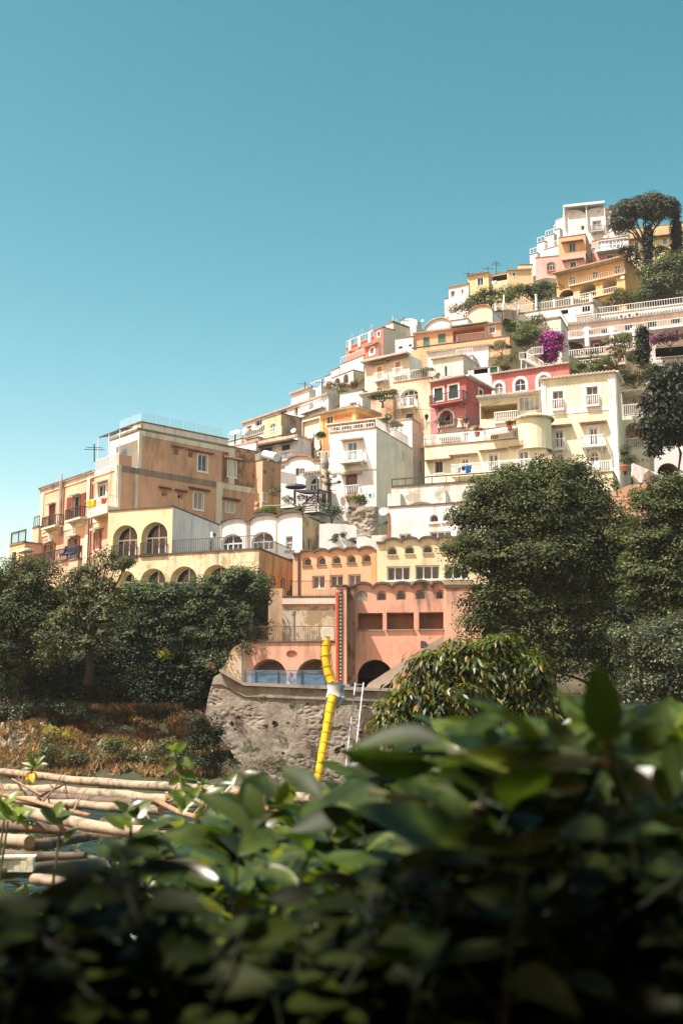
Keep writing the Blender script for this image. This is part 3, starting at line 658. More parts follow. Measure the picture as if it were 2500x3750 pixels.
b = Block(h, ZD, (1376,566), 118, a=25, left=935, right=1720, bot=1330, F=WHITE, S=plaster((252,224,212), .15, .9), drop=3, lip=.12); TALL = b
b.win('F', (1106,706,1192,870), trim=.1, mull=1, glass=glassm((70,104,124))); u, z = b.hit('F', 1150, 678); b.hood('F', u, z, 2.5, .5, TILEW); b.balcony('F', 1020, 1246, 886, depth=1.1, mat=plaster((240,228,206), .1), yf2=872)
b.win('F', (1093,1018,1190,1200), trim=.06, tm=BROWN, frame=BROWN, mull=0, glass=glassm((60,50,46))); u, z = b.hit('F', 1143, 1004); b.hood('F', u, z, 2.4, .45, TILEW); b.balcony('F', 1068, 1204, 1212, depth=.6, mat=plaster((222,150,112), .3), yf2=1203)
zs = b.hit('F', 1376, 962)[1]; b.bandl('F', zs-.06, zs+.06, mat=plaster((196,176,150), .2), d=.04)
b.win('S', (943,235,972,316), Z=ZH, trim=0, mull=0, depth=.12, glass=flat((214,196,178), .6)); b.finish()
p = Block(h, ZD, (936,850), on=(b,'F'), left=838, D=5, off=-.02, bot=1330, F=plaster((244,240,230), .15), drop=3); p.finish()
p = Block(h, ZE, (281,484), 128.5, a=25, L=6, right=520, bot=1130, S=plaster((240,224,206), .15), F=WHITE, drop=3, lip=.15)
for r in ((386,620,403,670),(303,850,320,905),(352,886,386,996)): p.win('S', r, trim=0, mull=1 if r[0] == 352 else 0, depth=.15)
p.finish()
# roof arbor on the tall white house
tz = TALL.zt+.15; A = [TALL.pt('F', .3, tz+2.1, -4.4), TALL.pt('F', TALL.LF+2.6, tz+2.1, -4.4), TALL.pt('F', TALL.LF+2.6, tz+2.1, -8.4), TALL.pt('F', .3, tz+2.1, -8.4)]
ar = thing('roof_arbor', 'flat cream roof arbor on slim branching posts over the white house terrace', 'arbor', TALL.pt('F', TALL.LF/2, tz, -2.5))
mb = MB(); mb.hexa(A+[p+Vector((0,0,.16)) for p in A]); mb.build('canopy', plaster((226,208,178), .3), ar)
for k in range(6):
    for o in (-4.6, -8.1):
        u = .5+(TALL.LF+1.8)*k/5; mb = MB(); c = TALL.pt('F', u, tz, o); mb.tube([c, c+Vector((0,0,1.5)), c+Vector((0,0,2.1))], .05, 6)
        for s in (-.5, .5): mb.tube([c+Vector((0,0,1.5)), TALL.pt('F', u+s, tz+2.08, o)], .03, 5)
        mb.build('post', WIRON, ar)
mb = MB(); rail(mb, TALL.pt('S', .3, tz, -.15), TALL.pt('S', 9, tz, -.15), 1., .2, .02); rail(mb, TALL.pt('F', .3, tz, -.15), TALL.pt('F', TALL.LF, tz, -.15), .5, .3, .02); mb.build('railing', WIRON, ar)

h = House('white_cube_house', 'plain white cube house with open shutters above the orange house')
b = Block(h, ZD, (1245,204), 138, a=32, left=1030, right=1372, bot=390, F=WHITE, S=plaster((234,230,222), .2), drop=3, lip=.1); b.win('F', (1130,322,1188,352), trim=.06, mull=1, shut='open', sm=flat((200,206,200))); b.finish()
h = House('garden_house', 'crumbling tan house with overgrown roof garden under a flat slab')
b = Block(h, ZD, (1542,276), 131, a=16, left=1326, D=6, bot=470, F=plaster((226,180,134), .5, .8, (226,214,196), .4), drop=3, lip=.12); b.finish()
mb = MB(); tz = b.zt+1.1; q = [b.pt('F', -.2, tz, -.3), b.pt('F', b.LF+1.6, tz-.3, -.3), b.pt('F', b.LF+1.6, tz-.3, -2), b.pt('F', -.2, tz, -2)]; mb.hexa(q+[p+Vector((0,0,.1)) for p in q]); b.part('slab_roof', mb, BEI); GARD = b

h = House('peach_house', 'tall pale peach house with orange shutters and small balconies below the red house')
b = Block(h, ZP, (1366,778), 142, a=35, left=725, right=1560, bot=1330, F=plaster((246,216,190), .12), S=plaster((240,240,240), .1), drop=3)
OS = flat((206,140,48), .5)
for r in ((905,952,975,1130),(1166,882,1238,1062)): b.win('F', r, trim=.15, shut='closed', sm=OS)
b.win('F', (900,1256,970,1318), trim=.1, glass=flat((176,140,116)))
for x, y in ((940,905),(1205,828)): 
    u, z = b.hit('F', x, y); b.hood('F', u, z, 2.9, .6)
b.balcony('F', 845, 1008, 1160, depth=.8, belly=0, yf2=1126, thick=.1); b.balcony('F', 1108, 1272, 1092, depth=.8, belly=0, yf2=1060, thick=.1); b.eave('F', mat=plaster((236,216,190), .2), d=.9, thick=.2); b.finish()
h = House('red_house', 'coral red house with white terraces and round topped window on the skyline', coping=TILE)
RED = plaster((236,116,92), .08); b = Block(h, ZP, (986,388), 165, a=52, left=851, right=1166, bot=700, F=RED, S=plaster((240,220,200), .15), drop=4, lip=.15)
b.win('F', (908,448,944,522), trim=.15, mull=0); b.finish()
b = Block(h, ZP, (920,612), 162, a=52, left=480, right=965, bot=1010, F=RED, S=WHITE, drop=4); b.win('F', (806,684,860,762), arch=.5, trim=.3, mull=1, trans=1); b.eave('F', mat=TILE, u1=b.LF*.42, d=.4); b.finish()
b = Block(h, ZP, (850,545), 168, a=52, left=456, right=880, bot=900, F=RED, drop=4, lip=.3, S=RED); b.toprail('F', b.zt+.3, sp=.6, h=1.)
b.loggia('F', (505,735,585,800), depth=1.2, name='opening', mat=RED); b.finish()
for x, y in ((520,690),(657,625),(802,545)):
    mb = MB(); u, z = b.hit('F', x, y-30); b.fbox(mb, 'F', u-.3, u+.3, b.zt-.5, b.zt+1.2, -.4, .15); b.part('pillar', mb, WHITE)
for x in (520, 657, 802):
    mb = MB(); u, z = b.hit('F', x, 600); mb.tube([b.pt('F', u-.3, b.zt+1.2, -.2)]+[b.pt('F', u+.3*math.cos(math.pi-t*math.pi/8), b.zt+2.0+.3*math.sin(t*math.pi/8), -.2) for t in range(9)]+[b.pt('F', u+.3, b.zt+1.2, -.2)], .03, 5); b.part('hoop', mb, flat((210,220,224)))
b = Block(h, ZP, (705,790), 160, a=52, left=372, right=720, bot=1050, F=WHITE, drop=5, lip=.1); b.toprail('F', sp=.4); b.finish()
b = Block(h, ZP, (560,1000), 157, a=52, left=250, right=720, bot=1240, F=WHITE, S=BEI, drop=5, lip=.1); b.loggia('F', (415,1060,490,1190), arch=.5, depth=1.5); b.loggia('F', (285,1115,372,1230), arch=.5, depth=1.5); b.win('S', (590,1130,640,1220), trim=0, glass=RED); b.finish()
b = Block(h, ZP, (360,965), 170, a=52, left=245, right=400, bot=1240, F=plaster((250,238,226), .1), drop=5, lip=.1); b.finish()
b = Block(h, ZP, (250,1060), 172, a=52, left=150, right=300, bot=1260, F=plaster((250,240,230), .1), drop=5, lip=.1); b.finish()

h = House('arched_balcony_house', 'pale apricot house with wide arched balcony window and palm terrace on its roof', coping=TILE)
b = Block(h, ZE, (462,88), 130, a=26, left=100, right=480, bot=500, F=plaster((244,214,180), .15), drop=3, lip=.12)
b.loggia('F', (182,196,340,350), arch=.3, depth=.5, glass=glassm((30,40,48)), mull=2, trans=1, mat=WHITE); b.balcony('F', 128, 300, 372, depth=1.2, mat=BEI, yf2=352)
b.win('F', (228,432,292,482), trim=0, glass=GLASSG, frame=flat((30,60,66))); mb = MB(); u, z = b.hit('F', 146, 258); mb.tube([b.pt('F', u, z, .01), b.pt('F', u, z, .08)], .45, 16); b.part('round_vent', mb, WHITE)
b.toprail('F', b.zt+.12, h=1.1, sp=.2, t=.018); b.finish(); PALMT = b
h = House('crimson_house', 'deep crimson house with green shuttered doors and iron balcony')
CR = plaster((186,92,90), .25); CRL = plaster((214,130,132), .2)
b = Block(h, ZE, (796,76), 126, a=33, left=457, right=1042, bot=296, F=CR, S=plaster((200,92,88), .2)); CRIM = b
lw_ = Block(h, ZE, (796,296), on=(b,'F'), left=457, right=1042, bot=600, F=CRL, S=plaster((196,92,92), .2), drop=2, ztop=b.zb)
for r in ((496,188,576,308),(636,158,722,284)): b.win('F', r, trim=.2, shut='closed', sm=flat((20,62,50), .5))
b.win('S', (922,204,952,308), trim=.2, shut='closed', sm=flat((20,62,50), .5))
b.balcony('F', 444, 768, 345, depth=1.3, belly=0, rm=IRON, mat=CR, yf2=288); zl = b.hit('F', 600, 345)[1]-.3
lw_.loggia('F', (540,402,672,538), arch=.5, depth=1.2, mat=CRL, glass=glassm((60,66,66)), mull=1)
u0, u1, z0, z1 = lw_.rect('F', (540,402,672,538)); mb = MB(); q = arcpoly(u0, u1, z0, z1, .5, 16); lw_.ring(mb, 'F', grow(q, .25), q, .002, .06); lw_.part('arch_surround', mb, WHITE); lw_.finish()
b.eave('F', mat=TILEW, d=.45); b.eave('S', mat=TILEW, d=.45); b.finish()
b = Block(h, ZE, (925,548), 122.5, a=33, left=566, D=4, bot=660, F=plaster((240,226,190), .15), drop=3, lip=.1); b.toprail('F', b.zt+.1, h=1.05, sp=.2, mat=IRON); b.finish(); CRT = b
h = House('cream_house', 'small cream house with shuttered door and tile topped gable above the crimson house')
b = Block(h, ZB, (768,788), 139, a=27, left=476, right=905, bot=1010, F=plaster((248,232,204), .12), S=plaster((240,226,204), .2), drop=3)
b.win('F', (592,890,620,990), trim=.05, mull=0); 
for r in ((560,898,588,985),(624,880,656,985)): u0, u1, z0, z1 = b.rect('F', r); b.band('F', None, 'shutter', .06, flat((236,226,204)), uz=(u0,u1,z0,z1))
b.eave('F', mat=TILEW, d=.3); b.eave('S', mat=TILEW, d=.25); b.finish()
h = House('rose_house', 'long rose red house with three white framed round topped windows')
b = Block(h, ZC, (474,346), 133, a=27, left=-265, right=490, bot=700, F=plaster((216,114,108), .15), S=plaster((224,150,120), .2), drop=2)
for r in ((-240,470,-170,580),(-45,485,62,598),(180,448,282,565)): pass
b.win('F', (1072,1052,1150,1158), Z=ZB, arch=.5, mull=1, trans=1, trim=.32); b.win('F', (1266,1012,1366,1126), Z=ZB, arch=.5, mull=1, trans=1, trim=.32); b.win('F', (182,452,280,566), arch=.5, mull=1, trans=1, trim=.36)
b.eave('F', mat=TILEW, d=.3); b.finish()

# ---------------------------------------------------------------- the yellow houses
YEL = plaster((255,233,192), .12); YELS = plaster((250,232,194), .15)
h = House('yellow_house', 'tall pale yellow house with white corner pilasters and bellied white balconies')
m = Block(h, ZI, (1078,28), 115, a=20, left=546, right=1118, bot=800, F=YEL, S=plaster((244,228,190), .15), drop=8); YM = m
for r in ((632,160,708,284),(874,128,956,256)): m.win('F', r, trim=.32, mull=1, glass=glassm((96,88,76)), depth=.3)
for r in ((646,446,708,564),(894,422,954,544)): m.win('F', r, trim=.26, mull=1, trans=0, glass=glassm((92,90,88)), depth=.3, fw=.12)
for r in ((655,616,712,710),(900,596,962,690)): m.win('F', r, arch=.5, trim=.24, mull=1, trans=1, glass=glassm((80,82,84)), depth=.3, fw=.1)
for x, y in ((675,412),(922,388)): 
    u, z = m.hit('F', x, y); m.hood('F', u, z, 2.7, .6)
for x0, x1, y, y2, dp in ((626,712,290,284,.35),(868,966,260,253,.35),(606,722,574,567,.7),(836,1004,552,542,1.0)): m.balcony('F', x0, x1, y, depth=dp, belly=.14, yf2=y2, t=.025, sp=.2, bracket=dp > .5)
z0 = m.hit('F', 800, 302)[1]; m.bandl('F', z0-.25, z0+.25, d=.05); 
m.band('F', None, 'pilaster', .09, WHITE, uz=(0,.75,m.zb,m.zt-.1)); m.band('F', None, 'pilaster', .09, WHITE, uz=(m.LF-.5,m.LF,m.zb,m.zt-.1)); m.band('S', None, 'pilaster', .09, WHITE, uz=(0,.5,m.zb,m.zt-.1))
m.eave('F', mat=TILEW, d=.35, sp=.36); m.eave('S', mat=TILEW, d=.3); m.finish()
t = Block(h, ZI, (1062,742), 112.6, a=20, left=618, right=1090, bot=830, F=plaster((248,222,176), .15), drop=8, lip=.1); t.toprail('F', t.zt+.1, h=1.1, belly=.12, sp=.2, t=.025)
for k in range(5): 
    mb = MB(); u = t.LF*k/4; t.fbox(mb, 'F', u-.28+(.28 if k == 0 else 0), u+.28-(.28 if k == 4 else 0), t.zt+.1, t.zt+1.25, -.3, .02); t.part('rail_pier', mb, WHITE)
t.finish()
w1 = Block(h, ZE, (1506,240), 118.6, a=20, left=926, D=6, bot=600, F=YELS, drop=6)
w1.loggia('F', (936,345,1288,470), depth=2.6, mat=plaster((236,214,150), .2)); w1.win('F', (1306,268,1500,402), trim=.08, mull=3, trans=0, glass=glassm((150,160,164)))
w1.eave('F', mat=TILEW, d=1.0, u0=.0); w1.balcony('F', 1064, 1292, 512, depth=.4, belly=.14, yf2=484, t=.025, sp=.2, bracket=False); w1.finish()
w2 = Block(h, ZE, (1382,545), 117.4, a=20, left=508, D=5, bot=790, F=YELS, drop=5, lip=.1)
w2.win('F', (772,578,986,690), trim=.08, mull=3, glass=glassm((120,138,146))); w2.win('F', (600,690,668,752), trim=.1, mull=1, glass=glassm((140,140,130))); u, z = w2.hit('F', 645, 664); w2.hood('F', u, z, 2.2, .4)
w2.loggia('F', (1030,590,1372,668), depth=1.6, mat=plaster((248,196,110), .1), name='porch'); w2.finish()
w3 = Block(h, ZE, (1556,648), 114.9, a=20, left=400, D=7, bot=1100, F=YELS, drop=6, lip=.08); YW3 = w3
w3.toprail('F', w3.zt+.08, u0=.05, u1=w3.LF, h=1.05, belly=.13, sp=.2, t=.025, off=.0)
for x in (905, 1182):
    u, z = w3.hit('F', x, 700); mb = MB(); w3.fbox(mb, 'F', u-.75, u+.75, w3.zt+.08, w3.zt+1.15, -.3, .12); w3.part('rail_pier', mb, WHITE)
w3.win('F', (502,890,576,996), trim=.15, grid=6, glass=glassm((120,112,100))); w3.win('F', (757,862,822,985), trim=.15, mull=1, glass=glassm((150,120,96)))
for r in ((1014,816,1104,978),(1300,784,1394,945)): w3.win('F', r, trim=.2, mull=1, glass=glassm((110,108,104)), depth=.3, fw=.12)
for x, y in ((545,876),(776,828),(1062,782),(1348,746)): 
    u, z = w3.hit('F', x, y); w3.hood('F', u, z, 2.9, .55)
w3.balcony('F', 652, 1502, 1024, depth=1.5, belly=.13, yf2=938, t=.025, sp=.2, thick=.25, bracket=False, mat=plaster((250,226,190), .1)); w3.finish()
# round stair turret with tile cap
c = P(*ZE(1458, 640), 115.6); zt = P(*ZE(1458, 478), 115.6).z; mb = MB(); mb.lathe((c.x, c.y+.6, c.z), [(1.75,-1.5),(1.75,zt-c.z)], 24); mb.build('stair_turret', YELS, h.root)
mb = MB(); mb.lathe((c.x, c.y+.6, zt), [(2.05,-.12),(2.1,.02),(1.6,.35),(.8,.5),(.8,.75),(0,1.05)], 24); mb.build('turret_cap', TILEW, h.root)
q = Block(h, ZI, (626,612), 113.4, a=20, left=540, D=2.4, bot=800, F=plaster((250,214,178), .1), drop=6, lip=.15); q.win('F', (566,642,594,682), trim=.08, mull=0); q.finish()
q = Block(h, ZI, (1350,148), 119.5, a=20, left=1112, D=5, bot=760, F=plaster((240,230,200), .25), drop=6, lip=.2)
q.loggia('F', (1130,162,1320,326), depth=2.4, mat=plaster((226,220,200), .3)); q.loggia('F', (1152,386,1282,574), arch=.4, depth=2.4, mat=plaster((226,216,184), .3))
mb = MB()
for r in ((1138,262,1318,328),(1152,516,1282,574)): u0, u1, z0, z1 = q.rect('F', r); rail(mb, q.pt('F', u0, z0, .02), q.pt('F', u1, z0, .02), 1.1, .2, .022)
q.part('railing', mb, WIRON); q.finish()

# ---------------------------------------------------------------- salmon house and white houses round it
h = House('salmon_house', 'long salmon house with green shutters, tiled canopy and curved terrace')
SAL = plaster((246,176,124), .1); b = Block(h, ZB, (1130,480), 148, a=22, left=297, right=1200, bot=770, F=SAL, S=plaster((240,206,176), .2), drop=3); SALB = b
for r in ((390,615,450,712),(532,582,603,668)): b.win('F', r, trim=.06, tm=SAL, shut='closed', sm=flat((70,128,116), .5))
b.loggia('F', (672,535,974,660), depth=1.6, mat=plaster((240,160,106), .1)); b.win('F', (1020,516,1074,574), trim=.15, mull=1)
b.eave('F', mat=TILE, d=.4); b.balcony('F', 700, 985, 668, depth=.6, belly=.1, yf2=622, bracket=False); b.finish()
mb = MB(); z = b.zt; ua = b.hit('F', 662, 520)[0]; ub = b.hit('F', 1008, 480)[0]; q = [b.pt('F', ub, z-.1, 1.5), b.pt('F', ua, z-.1, 1.5), b.pt('F', ua, z+.6, -1), b.pt('F', ub, z+.6, -1)]; mb.hexa(q+[p+Vector((0,0,.12)) for p in q]); b.part('tiled_canopy', mb, tilem((200,176,150)))
p = Block(h, ZB, (1212,600), 146, a=22, left=275, D=3, bot=790, F=plaster((250,186,130), .1), drop=3, lip=.1, prof=[(275,742),(420,722),(560,705),(700,690),(705,672),(950,634),(1212,600)]); p.toprail('F', p.zt-.0, u0=b.LF*.52, u1=b.LF, h=.0+.95, sp=.5) if False else None; p.loggia('F', (1062,640,1178,740), depth=1.2, mat=BEI, name='porch', arch=.2); p.finish()
h = House('white_block_house', 'plain white house with two dark half moon windows beside the salmon house')
b = Block(h, ZB, (292,608), 152, a=24, left=121, right=300, bot=790, F=WHITE, drop=4, lip=.1); b.win('F', (148,696,196,726), arch=.5, trim=0, mull=0); b.win('F', (248,676,280,706), arch=.5, trim=0, mull=0); b.finish()
b = Block(h, ZB, (100,475), 168, a=45, left=30, right=305, bot=600, F=WHITE, S=plaster((240,226,196), .2), drop=8, lip=.3); b.toprail('S', b.zt+.3, sp=.6, h=.8); b.finish()
h = House('white_block_house', 'small white rooftop houses with low dome on the skyline behind the salmon house')
b = Block(h, ZB, (320,495), 170, a=30, left=240, right=398, bot=600, F=WHITE, S=plaster((238,230,216), .2), drop=8); b.finish()
b = Block(h, ZB, (330,450), 176, a=30, left=168, right=370, bot=560, F=WHITE, drop=8, prof=[(168,480),(200,446),(250,434),(290,436),(330,450)]); b.finish()
h = House('white_vault_house', 'broad white barrel vault with tiled rim behind the salmon house', coping=TILEW)
b = Block(h, ZB, (655,498), 158, a=20, left=398, right=700, bot=620, F=WHITE, drop=5, vaults=[(398,560,655,498,440)]); b.finish()
h = House('cream_vault_house', 'cream house with broad barrel vault and white side wall above the salmon canopy', coping=TILE)
b = Block(h, ZB, (1048,352), 160, a=26, left=770, right=1130, bot=500, F=plaster((248,224,192), .15), S=WHITE, drop=4, vaults=[(770,436),(800,425),(802,425,1048,360,318)]); b.finish()
p = Block(h, ZB, (815,435), 159, a=24, left=600, D=4, bot=520, F=WHITE, drop=4, lip=.1); p.toprail('F', p.zt+.1, sp=.4); p.finish()
h = House('low_white_house', 'low white house with tiled edge beneath the salmon terrace')
b = Block(h, ZB, (1012,694), 143, a=22, left=430, right=1020, bot=900, F=WHITE, drop=3); b.eave('F', mat=TILE, d=.25); b.finish()
b = Block(h, ZB, (862,790), 141.5, a=22, left=700, right=1010, bot=920, F=WHITE, S=plaster((226,228,226), .4), drop=3, prof=None, lip=.05); b.toprail('F', sp=.25); b.finish()
h = House('terrace_hut', 'low white hut with dark awning opening and green door above the rose house')
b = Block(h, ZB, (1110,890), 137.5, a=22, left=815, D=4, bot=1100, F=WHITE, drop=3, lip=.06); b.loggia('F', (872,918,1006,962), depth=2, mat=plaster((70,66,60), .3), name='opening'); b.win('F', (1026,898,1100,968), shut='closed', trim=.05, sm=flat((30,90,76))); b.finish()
h = House('white_tower_house', 'small white tower house with two dark windows against the sky')
b = Block(h, ZB, (822,100), 180, a=30, left=632, right=836, bot=350, F=WHITE, drop=4); b.win('F', (654,172,690,228), trim=.1, mull=0); b.win('F', (752,156,774,198), trim=.1, mull=0); b.eave('F', mat=CONC, d=.2); b.finish()
b = Block(h, ZB, (640,240), 184, a=30, left=592, D=5, bot=360, F=WHITE, drop=5, lip=.1); b.finish()
h = House('ochre_house', 'ochre house with recessed loggia and low tiled roof on the skyline')
OC = plaster((246,204,142), .12); b = Block(h, ZR, (540,382), 184, a=26, left=242, right=600, bot=740, F=OC, drop=5); b.win('F', (380,460,464,568), trim=.12, mull=1); b.eave('F', mat=tilem((120,96,76)), d=.4); b.finish()
b = Block(h, ZR, (1152,345), 183, a=6, left=812, right=1230, bot=680, F=plaster((246,198,146), .15), S=plaster((240,176,126), .2), drop=5); b.win('F', (884,388,926,434), trim=.12, mull=0); b.win('F', (1058,570,1106,620), trim=.05, glass=flat((200,130,110))); b.eave('F', mat=TILE, d=.3); b.finish()
b = Block(h, ZR, (820,380), 187, a=26, left=536, D=4, bot=700, F=plaster((248,214,160), .2), drop=5, lip=.2); b.loggia('F', (552,425,806,508), depth=2.5, mat=plaster((150,120,92), .3)); b.finish()
b = Block(h, ZR, (1172,268), 192, a=6, left=960, D=6, bot=420, F=plaster((246,214,166), .2), drop=3, lip=.1); b.finish()
# ================================================================ upper town
h = House('crest_house', 'big white house crowning the hill with vaulted roof line and long white awning', coping=WHITE)
b = Block(h, ZA, (1075,215), 230, a=14, left=413, right=1100, bot=520, F=WHITE, drop=6, vaults=[(413,248),(430,225),(432,222,610,215,190),(640,222),(648,210,880,190,168),(900,195),(1075,180)])
b.win('F', (592,330,624,370), trim=.0, mull=0); b.win('F', (706,288,776,370), trim=.15, tm=flat((120,124,116)), mull=1); b.balcony('F', 680, 812, 378, depth=1.2, belly=.15, yf2=366, rm=flat((130,134,130)), t=.03, sp=.3)
b.band('F', (500,200,524,218), name='oculus', d=.05, mat=flat((200,196,180))); b.band('F', (745,188,775,204), name='oculus', d=.05, mat=flat((170,170,160)))
mb = MB(); b.fbox(mb, 'F', *b.rect('F', (425,130,818,152)), -4, 1.); b.part('awning_roof', mb, plaster((246,242,230), .05))
for x in (425, 640, 812):
    mb = MB(); u, z = b.hit('F', x, 150); b.fbox(mb, 'F', u-.12, u+.12, z-4.5, z, .3, .6); b.part('awning_post', mb, WHITE)
b.finish()
b = Block(h, ZA, (420,255), 234, a=48, left=345, right=440, bot=560, F=WHITE, drop=8, lip=.1); b.finish()
h = House('stepped_house', 'cluster of white stepped roof terraces below the crest')
for c, Y, l, bt in (((380,520),212,235,700),((330,410),224,250,600),((245,480),220,170,640),((170,590),214,100,720),((385,360),228,330,560)):
    b = Block(h, ZA, c, Y, a=40, left=l, right=c[0]+30, bot=bt, F=WHITE, drop=8, lip=.15); b.toprail('F', b.zt+.15, sp=.6, t=.03); b.finish()
h = House('pink_house', 'pink house with arched window and tall brown topped tower on the upper slope')
PK = plaster((240,178,166), .1); b = Block(h, ZA, (388,618), 206, a=14, left=152, right=392, bot=850, F=PK, drop=4, lip=.15); b.win('F', (266,682,340,758), arch=.35, trim=.12, tm=flat((150,96,84)), mull=2, trans=1, glass=GLASSG); b.band('F', (262,760,346,772), name='window_sill', d=.3, mat=flat((200,120,100))); b.finish()
b = Block(h, ZA, (632,412), 203, a=20, left=372, right=697, bot=598, F=plaster((232,170,122), .5, .85, (240,186,150), .3), S=plaster((206,156,112), .5), lip=.12); b.win('F', (478,500,534,578), trim=.15, tm=flat((170,150,110)), mull=1); u, z = b.hit('F', 508, 486); b.hood('F', u, z, 4., .8)
q = Block(h, ZA, (632,598), on=(b,'F'), left=372, right=697, bot=860, F=PK, S=plaster((222,150,134), .4), drop=4, ztop=b.zb); q.win('F', (486,676,544,756), trim=.12, mull=1, glass=GLASSG); u, z = q.hit('F', 515, 660); q.hood('F', u, z, 4., .8); q.finish()
b.finish()
b = Block(h, ZA, (1042,432), 207, a=20, left=690, right=1080, bot=760, F=plaster((232,170,150), .2), S=OC, drop=4, lip=.15)
b.win('F', (752,462,1034,556), trim=.1, mull=7, trans=1, glass=glassm((150,164,170)), fw=.1); b.win('F', (694,540,724,588), trim=.1, mull=1); b.win('F', (836,612,900,664), trim=.08, mull=1); b.band('F', (745,572,1000,590), name='awning', d=1.4, mat=WHITE); b.finish()
h = House('terraced_house', 'deep yellow house with two tiers of arched balconies and blank side wall')
DY = plaster((246,190,108), .12); b = Block(h, ZA, (1000,655), 189, a=35, left=352, right=1186, bot=1110, F=DY, S=plaster((238,188,110), .2), drop=5); DYB = b
b.loggia('F', (382,945,518,1064), arch=.35, depth=3, mat=plaster((232,200,150), .2)); b.loggia('F', (576,882,732,1012), arch=.4, depth=3, mat=plaster((236,214,176), .2)); b.loggia('F', (796,825,932,970), arch=.4, depth=3, mat=plaster((236,214,176), .2))
for r in ((474,822,538,890),(700,770,752,830),(908,715,965,785)): b.win('F', r, trim=.1, mull=1)
b.balcony('F', 470, 1005, 912, depth=.5, belly=0, yf2=780, sp=.4, t=.025, bracket=False, mat=DY, thick=.12); b.balcony('F', 352, 945, 1085, depth=.5, belly=0, yf2=968, sp=.4, t=.025, bracket=False, mat=DY, thick=.12)
b.eave('F', mat=tilem((214,150,100)), d=1.4, sp=.45); b.eave('S', mat=TILE, d=.3); b.finish()
h = House('villa', 'pale yellow villa with arched portico behind the umbrella pine')
b = Block(h, ZA, (1760,285), 196, a=16, left=1056, right=1800, bot=720, F=plaster((246,222,164), .12), drop=5, lip=.2)
for r in ((1370,448,1414,506),(1545,410,1600,478),(1106,480,1140,540)): b.win('F', r, trim=.2, mull=1); u, z = b.hit('F', (r[0]+r[2])/2, r[1]-18); b.hood('F', u, z, 4.4, .8)
for r in ((1292,530,1460,700),(1520,500,1660,680),(1110,570,1240,720)): b.loggia('F', r, arch=.5, depth=2.5, mat=plaster((190,170,130), .3))
z0 = b.hit('F', 1300, 500)[1]; b.bandl('F', b.zt-2.6, b.zt-.3, d=.12, mat=plaster((206,184,130), .2), name='cornice'); b.finish()

# ---------------------------------------------------------------- hotel terraces
h = House('hotel', 'pale pink hotel with three tiers of white railed balconies and terracotta arches')
HP = plaster((250,208,190), .15); HT = plaster((214,132,98), .1)
b = Block(h, ZQ, (1760,214), 160, a=21, left=452, right=1800, bot=960, F=HP, drop=4, lip=.2); HB = b
for r in ((540,465,600,505),(785,405,855,455),(1010,365,1085,425),(1230,330,1310,385),(1450,300,1540,350)): b.win('F', r, trim=.05, mull=3, glass=flat((44,62,84), .5), frame=flat((60,76,92)))
b.balcony('F', 452, 1760, 510, depth=1.6, belly=0, yf2=318, sp=.34, t=.022, thick=.25, bracket=False, mat=WHITE)
for x in (648, 885, 1104):
    u, z = b.hit('F', x, 440, 1.); mb = MB(); b.fbox(mb, 'F', u-.3, u+.3, z-2.2, z+.2, .1, 1.62); mb.lathe(b.pt('F', u, z+.2, .8), [(.75,-.02),(.6,.5),(0,.8)], 12); b.part('balcony_divider', mb, WHITE)
for r in ((456,540,612,668),(674,503,805,640),(906,470,1056,600),(1182,430,1296,560),(1356,390,1526,520)): b.loggia('F', r, arch=.42, depth=1.0, mat=HT, name='arched_niche'); b.win('F', (r[0]+22, r[1]+42, r[2]-30, r[3]-5), trim=.15, mull=1, glass=GLASSG) if False else None
for r in ((474,572,586,660),(706,538,780,628),(928,506,1030,590),(1210,460,1262,548),(1392,424,1496,510)):
    u0, u1, z0, z1 = b.rect('F', r, off=-1); mb = MB(); b.fbox(mb, 'F', u0, u1, z0, z1, -.98, -.9); w = b.part('window', mb, WFRAME); mb = MB(); b.fbox(mb, 'F', u0+.25, u1-.25, z0, z1-.25, -.95, -.88); mb.build('pane', GLASSG, w)
b.balcony('F', 345, 900, 700, depth=1.9, belly=.12, yf2=616, sp=.32, t=.028, thick=.25, bracket=False, mat=plaster((226,206,190), .3)); b.balcony('F', 905, 1300, 622, depth=1.9, belly=.12, yf2=562, sp=.32, t=.028, thick=.25, bracket=False, mat=plaster((226,206,190), .3))
b.balcony('F', 524, 1010, 782, depth=1.9, belly=.12, yf2=716, sp=.32, t=.028, thick=.25, bracket=False, mat=plaster((226,206,190), .3))
for r in ((500,740,560,775),(640,720,720,765)): b.win('F', r, trim=.1)
b.eave('F', mat=tilem((170,150,130)), d=.9, sp=.4); b.toprail('F', b.zt+.2, sp=.36, t=.022, h=1.1); b.finish()
p = Block(h, ZQ, (1760,150), 166, a=21, left=470, D=6, bot=420, F=plaster((246,238,228), .15), drop=3, lip=.15); p.toprail('F', p.zt+.15, sp=.36, t=.022, h=1.1); p.finish()
p = Block(h, ZQ, (396,302), 156.5, a=21, left=226, right=466, bot=790, F=plaster((248,230,206), .2), S=plaster((242,234,226), .15), drop=4, lip=.3); p.toprail('F', p.zt+.3, sp=.4, t=.03); p.toprail('S', p.zt+.3, sp=.4, t=.03); p.finish()
h = House('white_terrace_house', 'long low white house with open dark bays and white railed roof terrace')
b = Block(h, ZQ, (706,160), 169, a=24, left=-10, right=832, bot=380, F=WHITE, S=plaster((222,222,206), .3), drop=3, lip=.25)
for r in ((112,268,232,304),(388,222,468,262),(596,184,674,238)): b.loggia('F', r, depth=1.6, mat=plaster((120,116,108), .3), name='opening')
